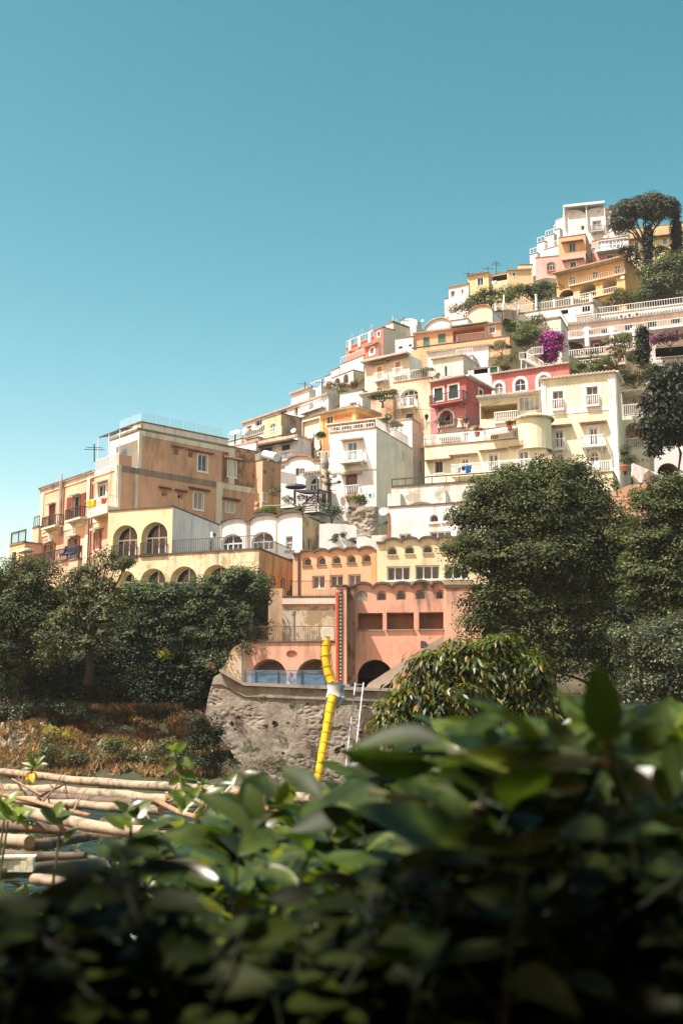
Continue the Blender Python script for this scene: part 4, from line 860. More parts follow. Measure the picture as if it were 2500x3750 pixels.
b.balcony('F', 40, 235, 322, depth=.8, belly=.08, yf2=300, sp=.36, t=.022, bracket=False); b.balcony('F', 528, 680, 262, depth=.8, belly=.08, yf2=236, sp=.36, t=.022, bracket=False)
b.toprail('F', b.zt+.25, sp=.36, t=.022, h=1.15); b.finish()
for k in range(5):
    mb = MB(); u = b.LF*(.02+.24*k); b.fbox(mb, 'F', u, u+.32, b.zt+.25, b.zt+1.6, -.3, .03); b.part('rail_pier', mb, WHITE)
h = House('pergola_house', 'green awninged terrace with white railing under purple flowers at the hotel end')
b = Block(h, ZQ, (1660,560), 150, a=14, left=1252, D=6, bot=900, F=plaster((236,214,206), .2), drop=3)
b.loggia('F', (1300,545,1640,690), depth=3.5, mat=plaster((60,96,88), .2), name='awning_bay'); b.balcony('F', 1250, 1660, 760, depth=1.0, belly=.1, yf2=716, sp=.25, t=.035, bracket=False); b.finish()
q = [b.pt('F', b.hit('F', 1640, 540)[0], b.zt-.6, 2.2), b.pt('F', b.hit('F', 1305, 550)[0], b.zt-.6, 2.2), b.pt('F', b.hit('F', 1305, 550)[0], b.zt+.1, .05), b.pt('F', b.hit('F', 1640, 540)[0], b.zt+.1, .05)]
mb = MB(); mb.hexa(q+[p+Vector((0,0,.06)) for p in q]); b.part('awning', mb, flat((46,110,96), .7)); PERG = b
# right edge: stairs, arch, ochre wall
slab('ochre_wall', 'peeling ochre and salmon wall with slanting dark coping beside the stairs', 'wall', ZT, [(180,1160),(180,830),(300,770),(470,650),(690,562),(985,540),(1000,1160)], 102, 1., plaster((232,170,128), .5, .8, (232,206,176), .5))
slab('wall_pier', 'brown plaster pier ending the ochre wall', 'wall', ZT, [(985,1000),(985,330),(1025,320),(1060,600),(1060,1000)], 101.2, 1.5, plaster((146,116,94), .6))
slab('stair_wall', 'white stair parapet sweeping down past a small purple flower bed', 'wall', ZT, [(745,205),(1010,320),(1215,405),(1262,430),(1262,560),(1215,640),(1065,585),(1050,560),(1180,470),(1050,345),(1000,330),(1000,510),(850,525),(740,400)], 108, .6, plaster((240,238,230), .3))
h = House('arch_tunnel', 'white arched passage under the road with stone vault at the right edge', 'archway')
b = Block(h, ZT, (1640,-80), 116, a=4, left=1112, D=5, bot=640, F=WHITE, drop=3); b.loggia('F', (1118,205,1500,460), arch=.5, depth=4, mat=plaster((150,126,98), .5), name='vaulted_passage'); b.finish()
slab('white_steps', 'white washed stair flight rising right toward the arched passage', 'stairs', ZT, [(1150,600),(1215,640),(1470,420),(1568,400),(1568,395),(1260,430)], 106, 3., WHITE)
slab('lower_terrace_wall', 'low stained white wall with railing at the foot of the yellow house', 'wall', ZT, [(-300,1000),(-300,700),(200,668),(470,650),(470,1000)], 108.5, 2, STAINW)
HOUSES_DONE = True
# ================================================================ finish houses that are still open, then terrain and plants
def mpp(Y, py=1875): return P(0, py, Y).y and (P(1251, py, Y)-P(1250, py, Y)).x     # metres per photo pixel at Y
# profile of the hillside: column -> (Y, photo row of the ground there)
PROF = {
 -600: [(60,2900),(72,2880),(76,2830),(82,2670),(87,2640),(90,2450),(93,2300),(100,2230),(115,2240),(140,2300),(200,2500),(320,2700)],
 0: [(60,2890),(72,2870),(75,2830),(82,2660),(87,2620),(90,2440),(93,2240),(100,2180),(110,2160),(130,2160),(170,2300),(320,2600)],
 400: [(60,2880),(72,2860),(75,2820),(82,2650),(87,2620),(90,2440),(93,2240),(96,2200),(104,2080),(116,2010),(130,1980),(170,2050),(320,2400)],
 900: [(60,2880),(72,2860),(80,2830),(83,2800),(86,2600),(89,2530),(93,2400),(99,2120),(106,1990),(116,1890),(130,1830),(140,1780),(150,1660),(158,1580),(190,1640),(320,2000)],
 1300: [(60,2900),(80,2850),(83,2820),(86,2560),(90,2500),(95,2300),(99,2140),(103,2000),(112,1930),(118,1890),(126,1880),(132,1860),(135,1560),(143,1500),(157,1390),(170,1320),(200,1400),(320,1700)],
 1700: [(60,2900),(80,2850),(83,2800),(86,2570),(92,2480),(96,2200),(100,2080),(106,1980),(116,1900),(125,1870),(132,1850),(135,1500),(142,1420),(152,1310),(162,1215),(180,1150),(192,1090),(230,1150),(320,1400)],
 2100: [(60,2900),(80,2780),(85,2640),(92,2420),(104,2080),(112,1960),(120,1860),(126,1640),(138,1480),(150,1455),(162,1425),(166,1230),(178,1160),(187,1145),(193,1090),(206,990),(225,900),(250,860),(320,960)],
 2500: [(60,2900),(80,2780),(85,2640),(92,2400),(104,2060),(112,1890),(122,1680),(130,1530),(142,1460),(153,1450),(162,1425),(170,1210),(182,1150),(187,1130),(194,1030),(208,920),(225,870),(250,830),(320,900)],
 3200: [(60,2900),(80,2780),(85,2640),(92,2400),(104,2060),(112,1890),(122,1680),(130,1530),(142,1460),(153,1430),(161,1400),(170,1190),(182,1080),(194,980),(208,880),(225,830),(250,780),(320,820)],
}
_pk = sorted(PROF)
def ground(x, Y):
    """Height of the hill at world x, Y."""
    if Y < 60:
        zf = P(1250, 2880, 60).z
        t = min(1, max(0, (Y-6)/54)); return -2.6+(zf+2.6)*t - 2.2*math.sin(math.pi*t)
    px = 1250+FPX*x/(Y*1.02)
    px = min(max(px, _pk[0]), _pk[-1]); k = max(i for i in range(len(_pk)) if _pk[i] <= px); k = min(k, len(_pk)-2)
    r = []
    for c in (_pk[k], _pk[k+1]):
        yy = [a for a, b in PROF[c]]; pp = [b for a, b in PROF[c]]
        r.append(float(np.interp(Y, yy, pp)))
    t = (px-_pk[k])/(_pk[k+1]-_pk[k]); py = r[0]*(1-t)+r[1]*t
    return P(1250, py, Y).z - .6
xs = np.concatenate([np.linspace(-420,-70,14), np.linspace(-66,110,130), np.linspace(116,460,16)])
ys = np.concatenate([np.linspace(-60,56,16), np.linspace(60,130,84), np.linspace(132,330,80), np.linspace(360,2200,8)])
mb = MB(); nx = len(xs)
def gz(x, y):
    if y > 330: 
        return ground(x, 330)*max(0, 1-(y-330)/300.) - max(0, (y-330))*.02
    z = ground(x, y)
    if y >= 60: z += 1.1*noise.fractal(Vector((x*.16, y*.16, 3.)), .9, 2.1, 5) 
    return z
mb.v = [(x, y, gz(x, y)) for y in ys for x in xs]
mb.f = [(j*nx+i, j*nx+i+1, (j+1)*nx+i+1, (j+1)*nx+i) for j in range(len(ys)-1) for i in range(nx-1)]; mb.m = [0]*len(mb.f)
m, nt, bs, _ = nodes('hill_earth'); p = pos(nt)
c1 = ramp(nt, nz(nt, p, .6, 8, .75), [(.3, (.035,.045,.018)), (.48, (.09,.085,.045)), (.6, (.17,.13,.075)), (.75, (.26,.23,.18))])
c2 = ramp(nt, nz(nt, p, .25, 5, .6), [(.4, (0,0,0)), (.6, (1,1,1))])
nt.links.new(mixc(nt, c2, c1, (.05,.062,.025)), bs.inputs['Base Color']); bs.inputs['Roughness'].default_value = 1; bump(nt, bs, nz(nt, p, 1.8, 8, .75), .9, .5)
tag(mb.build('hillside', m, smooth=True), kind='structure')

# ---------------------------------------------------------------- leaves
def leafquads(C, N, L, W, T=None, fold=.18):
    """Leaves as folded blades: C centres, N facing, L, W size, T tip direction (else random)."""
    n = len(C); N = N/np.linalg.norm(N, axis=1, keepdims=True)
    if T is None: T = rng.normal(size=(n,3))
    T = T-N*(T*N).sum(1, keepdims=True); T /= np.linalg.norm(T, axis=1, keepdims=True)+1e-9
    B = np.cross(N, T); s = rng.uniform(.7, 1.3, (n,1))
    V = np.empty((n,4,3)); V[:,0] = C-T*L*.5*s; V[:,2] = C+T*L*.5*s - N*L*.1*s; V[:,1] = C+B*W*.5*s+N*W*fold*s; V[:,3] = C-B*W*.5*s+N*W*fold*s
    return V.reshape(-1,3), np.arange(4*n).reshape(-1,4)
def clumps(blobs, dens, rc, per, L, W, up=.5, jit=.7, droop=0, shell=.55, flat_=.75, puff=1):
    """Leaf clumps spread through ellipsoids (centre, radii); dens clumps per m2 of shell."""
    CC = []; NN = []; TT = []
    if not droop and puff: dens, rc, per, L, W = dens*.38, rc*1.4, int(per*6.2), L*.66, W*.72
    for c, r in blobs:
        c = np.array(c); r = np.array(r); a = 4*math.pi*((r[0]*r[1])**1.6/3+(r[0]*r[2])**1.6/3+(r[1]*r[2])**1.6/3)**(1/1.6)
        k = max(3, int(a*dens)); d = rng.normal(size=(k,3)); d /= np.linalg.norm(d, axis=1, keepdims=True)
        d[:,2] = np.where(d[:,2] < -.3, -d[:,2], d[:,2]); d[:,1] = np.where(rng.random(k) < .35, -np.abs(d[:,1]), d[:,1])
        q = shell+(1.05-shell)*rng.random((k,1))**.6; q = q*(1+.32*np.array([[noise.noise(Vector(v*2.2+c))] for v in d])); cc = c+d*r*q
        keep = np.array([noise.noise(Vector(v)*(1.1/rc)*.75) > -.2 for v in cc]); cc = cc[keep]; d = d[keep]; k = len(cc)
        size = rc*rng.uniform(.6,1.45,(k,1,1))
        if droop or puff == 0:
            g = rng.normal(size=(k,per,3)); g[:,:,2] *= flat_; pts = cc[:,None,:]+g*size*.6
            out = (d*np.array([1,1,1]))[:,None,:]*.55+g*.35+rng.normal(size=(k,per,3))*jit; out[:,:,2] += up
        else:      # puffs: leaves on the upper outer side of each clump, so that tops catch the sun and undersides stay dark
            g = rng.normal(size=(k,per,3)); g /= np.linalg.norm(g, axis=2, keepdims=True); g[:,:,2] = np.where((g[:,:,2] < 0) & (rng.random((k,per)) < .6), -g[:,:,2], g[:,:,2])
            pts = cc[:,None,:]+g*np.array([1,1,.72])*size*(.55+.55*rng.random((k,per,1))**.5)*(1+.35*rng.normal(size=(k,1,3))*.4)
            out = d[:,None,:]*.25+g*.8+rng.normal(size=(k,per,3))*jit*.5; out[:,:,2] += up
        CC.append(pts.reshape(-1,3)); NN.append(out.reshape(-1,3))
        if droop:
            t = g.copy(); t[:,:,2] = -droop; TT.append(t.reshape(-1,3))
    return leafquads(np.concatenate(CC), np.concatenate(NN), L, W, np.concatenate(TT) if droop else None)
def blob(Z, x, y, rx, ry, Y, dr=None):
    s = Z(1,0)[0]-Z(0,0)[0]; px, py = Z(x, y); c = P(px, py, Y); m = (P(px+1, py, Y)-c).length
    return (tuple(c), (rx*s*m, (dr if dr else min(rx, ry)*s*m*.8), ry*s*m))
def limbs(mb, base, tips, r, bend=.2, n=6, sides=7):
    base = Vector(base)
    for t, k in tips:
        t = Vector(t); pts = []; 
        for i in range(n+1):
            f = i/n; p = base.lerp(t, f); p += Vector((noise.noise(p*.7), noise.noise(p*.7+Vector((9,0,0))), .5*math.sin(math.pi*f)))*bend*(t-base).length*math.sin(math.pi*f)*.5
            pts.append(p)
        mb.tube(pts, [r*k*(1-.75*i/n) for i in range(n+1)], sides)
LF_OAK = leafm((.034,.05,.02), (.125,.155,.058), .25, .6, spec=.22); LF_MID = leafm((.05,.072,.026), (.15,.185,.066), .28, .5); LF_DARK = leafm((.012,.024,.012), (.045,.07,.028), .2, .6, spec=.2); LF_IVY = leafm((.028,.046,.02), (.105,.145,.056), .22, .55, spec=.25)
LF_LITE = leafm((.045,.075,.018), (.13,.18,.045), .35); LF_SHRUB = leafm((.04,.058,.02), (.13,.155,.055), .3, .5, (.24,.15,.05,.06)); LF_GREY = leafm((.045,.06,.03), (.12,.15,.08), .25)
LF_CYP = leafm((.008,.016,.008), (.03,.046,.022), .12, .6); LF_PINE = leafm((.03,.04,.02), (.09,.105,.05), .15, .6); LF_BOUG = leafm((.22,.03,.2), (.5,.08,.46), .35, .6)
LF_MANGO = leafm((.03,.05,.008), (.11,.14,.022), .3, .42, (.3,.22,.03,.11), spec=.4); LF_YEL = leafm((.2,.2,.02), (.42,.4,.05), .35)
BARK = barkm(); BARKD = barkm((64,54,44))
def tree(name, label, cat, blobs, mat, dens=2., rc=.7, per=24, L=.3, W=.16, base=None, tips=None, tr=.3, group=None, bark=None, leafname='crown', **k):
    cs = np.array([b[0] for b in blobs]); mid = cs.mean(0); low = min(b[0][2]-b[1][2] for b in blobs)
    if base is None: 
        gb = gz(mid[0], mid[1]+.3); base = (mid[0], mid[1]+.3, low-1. if gb > low-1. or mid[1] > 72 else gb-.2)
    t = thing(name, label, cat, base, group)
    V, Q = clumps(blobs, dens, rc, per, L, W, **k); npmesh(leafname, V, Q, mat, t)
    mb = MB(); fork = Vector(base).lerp(Vector(mid), .45) 
    mb.tube([base, Vector(base).lerp(fork, .5)+Vector((tr*.4, 0, 0)), fork], [tr*1.25, tr, tr*.8], 9)
    limbs(mb, fork, [(b[0], .42) for b in (blobs if tips is None else blobs[:tips])], tr)
    mb.build('trunk', bark or BARK, t, smooth=True); return t
def S(Z, *bl, Y, dr=None): return [blob(Z, *b[:4], b[4] if len(b) > 4 else Y, dr) for b in bl]

tree('evergreen_oak', 'huge dark evergreen oak covering the right part of the cream and white houses', 'tree',
     S(ZM, (700,330,340,250), (910,190,200,165), (500,330,190,170), (425,560,140,165), (690,640,400,280), (950,540,220,240), (600,880,240,200), (850,950,300,240), (470,830,110,120), (1000,330,150,170), (640,140,130,90), (870,70,60,55), (960,40,40,40), (1090,170,60,50), (440,150,50,60), (560,90,50,60), (330,330,60,60), (305,520,55,60), (1140,330,60,60), (1180,520,60,70), (360,960,60,50), (1060,60,40,40), (760,30,50,40), (1060,700,130,200), (700,1090,250,150), (950,1150,260,160), Y=78), LF_OAK, 3.3, .7, 28, .3, .17, tr=.6)
tree('evergreen_tree', 'tall green tree filling the right edge below the white steps', 'tree',
     S(ZM, (1450,300,170,190), (1560,260,150,150), (1400,520,170,190), (1540,620,190,220), (1330,640,110,120), (1420,760,190,190), (1560,900,190,240), (1640,400,170,250), Y=73), LF_OAK, 3.3, .65, 28, .29, .17, tr=.5)
tree('grey_olive', 'greyish leaved tree low at the right edge in front of the dark grove', 'tree',
     S(ZM, (1350,1040,200,130), (1470,1220,210,190), (1290,1060,100,80), (1560,1080,180,200), (1400,1350,200,180), (1600,1350,200,220), Y=69), LF_GREY, 2.2, .6, 24, .3, .13, tr=.35)
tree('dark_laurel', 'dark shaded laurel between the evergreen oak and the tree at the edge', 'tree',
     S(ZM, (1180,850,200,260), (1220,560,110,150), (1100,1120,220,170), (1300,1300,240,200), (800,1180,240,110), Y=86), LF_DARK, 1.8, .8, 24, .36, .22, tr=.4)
tree('magnolia', 'round tree with glossy drooping leaves and rusty young shoots beside the ladder', 'tree',
     S(ZM, (300,1290,330,190), (520,1080,110,80), (150,1190,120,90), (640,1270,150,170), (350,1160,210,80), (350,1480,440,180), (770,1480,110,130), (280,1065,55,35), (90,1390,120,150), (-100,1500,80,90), (-30,1410,90,80), (70,1270,80,60), (-60,1580,140,90), (180,1600,260,110), (900,1520,80,60), (500,1350,230,170), Y=46), LF_MANGO, 9.0, .36, 20, .36, .105, tr=.25, droop=.9, up=.7, jit=.45, shell=.75)
tree('carob_tree', 'dense dusky tree at the left edge under the yellow cottage', 'tree',
     S(ZK, (90,240,180,130), (240,240,100,110), (40,430,190,190), (190,480,170,170), (60,680,180,170), (230,680,140,140), (-120,420,200,300), (-100,800,220,160), (330,330,70,100), Y=84), LF_OAK, 3.0, .7, 26, .29, .17, tr=.4)
tree('fig_tree', 'lighter open crowned tree with visible branches before the cream arched house', 'tree',
     S(ZK, (560,110,50,28), (620,75,40,30), (660,130,36,26), (715,110,30,22), (540,160,40,26), (450,190,70,50), (400,250,80,50), (560,280,110,70), (420,340,110,90), (660,290,70,60), (340,520,130,110), (480,480,170,130), (620,420,130,110), (450,620,150,90), (300,620,80,60), (560,600,130,80), Y=81.5), LF_SHRUB, 2.4, .5, 22, .3, .17, tr=.3, tips=8, bark=BARKD)
tree('ivy_hedge', 'deep green ivy clad hedge filling the bank below the cream arched house', 'hedge',
     S(ZK, (780,315,100,70), (900,305,110,65), (1040,300,110,65), (1170,305,110,75), (1270,285,110,85), (1380,215,85,60), (1460,300,80,110), (850,390,160,120), (1010,420,180,120), (1180,420,180,120), (1350,420,160,130), (900,530,200,120), (1080,560,190,110), (1270,560,160,120), (1400,520,100,100), (1260,680,120,90), (1130,680,150,100), (1390,620,90,60), Y=87.5, dr=2.2), LF_IVY, 3.6, .5, 28, .25, .18, tr=.25, leafname='foliage')
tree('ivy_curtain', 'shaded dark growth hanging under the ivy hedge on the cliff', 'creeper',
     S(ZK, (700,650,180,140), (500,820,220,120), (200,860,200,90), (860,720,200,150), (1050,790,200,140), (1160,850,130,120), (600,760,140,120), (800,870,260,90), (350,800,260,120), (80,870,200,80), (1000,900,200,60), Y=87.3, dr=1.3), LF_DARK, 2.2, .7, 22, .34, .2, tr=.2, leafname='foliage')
# shrubs of the rocky bank
for lab, m, bl, Y in (('low grey green brambles along the foot of the dark cliff', LF_GREY, ((330,960,250,55),(470,1010,120,60),(160,930,150,50)), 83.5),
    ('low green scrub at the left end of the rocky bank', LF_GREY, ((60,980,120,60),(-60,1000,120,70)), 82.5),
    ('yellow flowering broom on the rocks under the brambles', LF_YEL, ((330,1090,60,30),(270,1080,40,22)), 80),
    ('dark upright shrub beside the corner of the old wall', LF_DARK, ((1180,1060,90,110),(1210,1180,110,130),(1150,1180,90,110),(1230,1280,120,80)), 79.5),
    ('bushy green shrub low on the rocky bank above the poles', LF_SHRUB, ((950,1200,140,70),(850,1240,120,60),(1040,1230,90,60)), 77.6),
    ('rounded shrub with rusty tips in the middle of the bank', LF_SHRUB, ((660,1180,90,60),(740,1220,70,50)), 77.8),
    ('green scrub patch on the left slope above the poles', LF_SHRUB, ((300,1180,90,70),(390,1240,110,60),(220,1240,90,60)), 77.2),
    ('small dark shrub on top of the bank under the dark cliff', LF_DARK, ((820,965,80,36),(740,985,50,30)), 84),
    ('yellow leaved sprig growing out of the ivy hedge foot', LF_YEL, ((960,690,50,40),(940,650,30,26)), 86)):
    tree('shrub', lab, 'shrub', S(ZK, *bl, Y=Y), m, 3.2, .4, 22, .22, .12, tr=.08, leafname='foliage')
# dry grass and rubble of the bank: nobody could count it
def bank_pt(x, y):   # point of the bank seen at ZK x, y
    for Y in np.arange(60, 88, .4):
        p = P(*ZK(x, y), Y)
        if gz(p.x, Y) > p.z: return Vector((p.x, Y, gz(p.x, Y)))
    p = P(*ZK(x, y), 84); return p
C = []; 
for k in range(6000):
    x = random.uniform(-120, 1250); y = random.uniform(930, 1330)
    if noise.noise(Vector((x*.006, y*.01, 1))) < -.14 : continue
    C.append(bank_pt(x, y))
C = np.array([tuple(c) for c in C]); k = 12
PT = np.repeat(C, k, 0)+rng.normal(size=(len(C)*k,3))*np.array([.28,.2,.06]); T = rng.normal(size=PT.shape)*.45; T[:,2] = 1
N = rng.normal(size=PT.shape); N[:,1] -= .8
V, Q = leafquads(PT+np.array([0,0,.16]), N, .5, .075, T)
tag(npmesh('dry_grass', V, Q, leafm((.15,.075,.03), (.42,.24,.11), .3, .8, (.1,.12,.045,.3))), kind='stuff')
mb = MB()
for k in range(2600):
    x = random.uniform(-120, 1230); y = 985+random.random()*330
    if noise.noise(Vector((x*.007, y*.012, 8)))+.4*noise.noise(Vector((x*.03, y*.04, 2))) < .02: continue
    c = bank_pt(x, y); r = .08+.3*random.random()**2.5; a = random.random()*6; h = random.uniform(.6, 1.9); ln = Vector((random.gauss(0,.3), random.gauss(-.2,.3), 1)); vs = []
    for q_, s_ in ((-.7,1.), (.25,.9), (1.,.35)):
        for j in range(5):
            th = a+j*1.2566; q = r*s_*random.uniform(.55, 1.25); o_ = c+ln*(q_*r*h); vs.append((o_.x+math.cos(th)*q, o_.y+math.sin(th)*q*.8, o_.z+random.uniform(-.15,.15)*r))
    mb.add(vs, [(i*5+j, i*5+(j+1) % 5, (i+1)*5+(j+1) % 5, (i+1)*5+j) for i in range(2) for j in range(5)]+[tuple(range(10,15))])
tag(mb.build('rubble', plaster((178,160,134), .8, .7, (150,118,86), .5)), kind='stuff')

# low undergrowth on the valley floor between pergola and bank
bl = []
for k in range(520):
    y = random.uniform(17, 56); x = random.uniform(-.55, .55)*y*1.15; r = random.uniform(.5, 1.4)
    if noise.noise(Vector((x*.15, y*.15, 5))) > -.25: bl.append(((x, y, gz(x, y)+.1), (r, r, random.uniform(.25, .6))))
V, Q = clumps(bl, 4., .4, 24, .32, .17); tag(npmesh('undergrowth', V, Q, LF_SHRUB), kind='stuff')

# old retaining wall: rough stone and fallen plaster, modelled relief
def relief_wall(name, label, Z, top, left, right, bot, Y, mat, amp=.08):
    t = thing(name, label, 'wall', P(*Z((left[0][0]+right)/2, bot), Y)); NX, NY = 300, 130; mb = MB()
    xt = [p[0] for p in top]; yt = [p[1] for p in top]; ly = [p[1] for p in left]; lx = [p[0] for p in left]; zz = []
    for j in range(NY+1):
        for i in range(NX+1):
            f = j/NY; yl = float(np.interp(0, [0], [yt[0]])); y0 = yt[0]+(bot-yt[0])*f; xl = float(np.interp(y0, ly, lx))
            x = xl+(right-xl)*i/NX; yy = float(np.interp(x, xt, yt)); y = yy+(bot-yy)*f
            p = P(*Z(x, y), Y); n = Vector((p.x*.55, 5., p.z*.55)); d = noise.fractal(n, .7, 2.2, 4)*amp*.7; pat = noise.noise(Vector((p.x*.42, 7.3, p.z*.6)))+.35*noise.noise(Vector((p.x*1.9, 3.3, p.z*2.2)))
            vd = noise.voronoi(Vector((p.x*1.9, .5, p.z*3.)))[0]; st = min(1, max(0, (pat-.05)*7))
            d = d*(1-.3*st)-.09*st+st*.16*min(.5, vd[1]-vd[0])+.012*noise.fractal(Vector((p.x*4., 2., p.z*4.)), .8, 2.2, 4)
            hole = .8*noise.noise(Vector((p.x*1.2, 1.7, p.z*.85)))+.6*noise.noise(Vector((p.x*3.4, 4.7, p.z*3.1)))
            if hole > .5 and f > .12: d += -min(.4, (hole-.5)*5.)
            if f < .1: d = d*.3+.12
            d -= 2.5*max(0, .12-i/NX)*8*.12
            mb.v.append((p.x, p.y-d+(1-f)*1.0, p.z))
    mb.f = [(j*(NX+1)+i, j*(NX+1)+i+1, (j+1)*(NX+1)+i+1, (j+1)*(NX+1)+i) for j in range(NY) for i in range(NX)]; mb.m = [0]*len(mb.f)
    mb.build('masonry', mat, t, smooth=False)
    tb = MB()
    for (xa, ya), (xb, yb) in zip(top, top[1:]):
        a = P(*Z(xa, ya), Y+.9); b = P(*Z(xb, yb), Y+.9); q = [a, b, b+Vector((0,3,0)), a+Vector((0,3,0))]; tb.hexa([v+Vector((0,-.25,-.02)) for v in q]+[v+Vector((0,-.25,.2)) for v in q])
    tb.build('coping', plaster((170,160,142), .7), t); return t
m, nt, bs, _ = nodes('old_masonry'); p = pos(nt)
base = ramp(nt, nz(nt, p, .8, 8, .7), [(.3, (.09,.077,.06)), (.42, (.205,.175,.138)), (.54, (.29,.257,.208)), (.68, (.375,.345,.285))])
v = nt.nodes.new('ShaderNodeTexVoronoi'); v.feature = 'DISTANCE_TO_EDGE'; v.inputs['Scale'].default_value = 1.5
mp = nt.nodes.new('ShaderNodeMapping'); mp.inputs['Scale'].default_value = (1,1,1.7); nt.links.new(p, mp.inputs[0]); nt.links.new(mp.outputs[0], v.inputs['Vector'])
edge = ramp(nt, v.outputs['Distance'], [(.0, (1,1,1)), (.045, (0,0,0))]); pm = ramp(nt, nz(nt, p, .5, 5, .65), [(.52, (0,0,0)), (.6, (.8,)*3)])
mu = nt.nodes.new('ShaderNodeMath'); mu.operation = 'MULTIPLY'; nt.links.new(edge, mu.inputs[0]); nt.links.new(pm, mu.inputs[1])
col = mixc(nt, mu.outputs[0], base, (.07,.055,.04)); col = mixc(nt, ramp(nt, nz(nt, p, 1.1, 6, .7, (1,1,.25)), [(.52, (0,0,0)), (.7, (.65,)*3)]), col, (.075,.06,.045))
nt.links.new(col, bs.inputs['Base Color']); bs.inputs['Roughness'].default_value = 1; bump(nt, bs, nz(nt, p, 3.5, 10, .8), .9, .12)
MASON = m
relief_wall('retaining_wall', 'tall crumbling masonry retaining wall under the pink arcades with dark holes and weeds', ZL, [(205,312),(380,412),(1100,442),(1400,452),(3000,500)], [(205,312),(150,345),(110,480),(90,620),(170,760),(270,850),(350,1000),(380,1150)], 3000, 1250, 82.6, m)
for x, y, r, q, lab in ((505,515,38,26,'green weed tuft high on the old wall near its top'),(425,885,70,38,'broad grey green weed low on the old wall'),(735,570,22,26,'small weed on the old wall below the purple wall painting'),(1045,580,30,30,'dark weed on the old wall beside the yellow chute'),(545,720,28,22,'little weed in a hole at the middle of the old wall'),(865,860,18,26,'thin weed on the old wall right of middle low down'),(780,930,22,30,'weed at the lowest hole of the old wall'),(745,700,22,40,'trailing weed below the hole in the middle of the wall'),(150,300,50,36,'dry tuft crowning the left corner of the old wall')):
    tree('weed', lab, 'weed', S(ZL, (x,y,r,q), Y=82.2, dr=.3), LF_SHRUB if r != 50 else leafm((.2,.13,.05), (.34,.25,.12)), 14, .16, 10, .14, .07, base=tuple(P(*ZL(x,y+q), 82.4)), tr=.03, leafname='foliage')
tree('thicket', 'brown dry thicket at the foot of the old wall', 'shrub', S(ZL, (430,1060,110,70), (560,1010,90,50), (680,1060,90,60), (330,1110,60,60), Y=79), leafm((.07,.05,.03), (.2,.14,.08), .2, .8, (.05,.07,.02,.3)), 4, .4, 22, .24, .06, tr=.06, leafname='foliage')

# ---------------------------------------------------------------- plants of the town
pine = tree('umbrella_pine', 'great umbrella pine with forked trunk rising against the sky', 'tree', S(ZA, (1000,270,105,60), (1090,190,130,80), (1230,140,150,75), (1350,170,110,90), (1400,240,75,65), (1190,230,160,80), (1300,240,120,70), (930,340,45,30), (1010,330,80,45), (1440,170,45,60), Y=186), LF_PINE, 2.4, 1.0, 30, .7, .26, base=tuple(P(*ZA(1195,745),186)), tr=.5, shell=.35, bark=barkm((110,88,72)))
def cypress(label, Z, x, y0, y1, w, Y, mat=None):
    n = 9; bl = []
    for k in range(n):
        f = k/(n-1); bl.append((x, y0+(y1-y0)*(.06+.9*f), w*(.35+.65*math.sin(math.pi*min(1, f*.62+.12))), (y1-y0)/n*.9))
    tree('cypress', label, 'tree', S(Z, *bl, Y=Y), mat or LF_CYP, 9., .42, 22, .42, .16, base=tuple(P(*Z(x, y1+8), Y)), tips=1, tr=.25, up=.9, jit=.45, puff=0, shell=.4)
cypress('slender dark cypress standing right before the umbrella pine trunk', ZA, 1232, 350, 740, 38, 185)
cypress('slender dark cypress at the edge beside the pine crown', ZA, 1496, 190, 640, 40, 187)
cypress('dark cypress in front of the pink hotel balconies', ZQ, 1175, 410, 770, 58, 145)
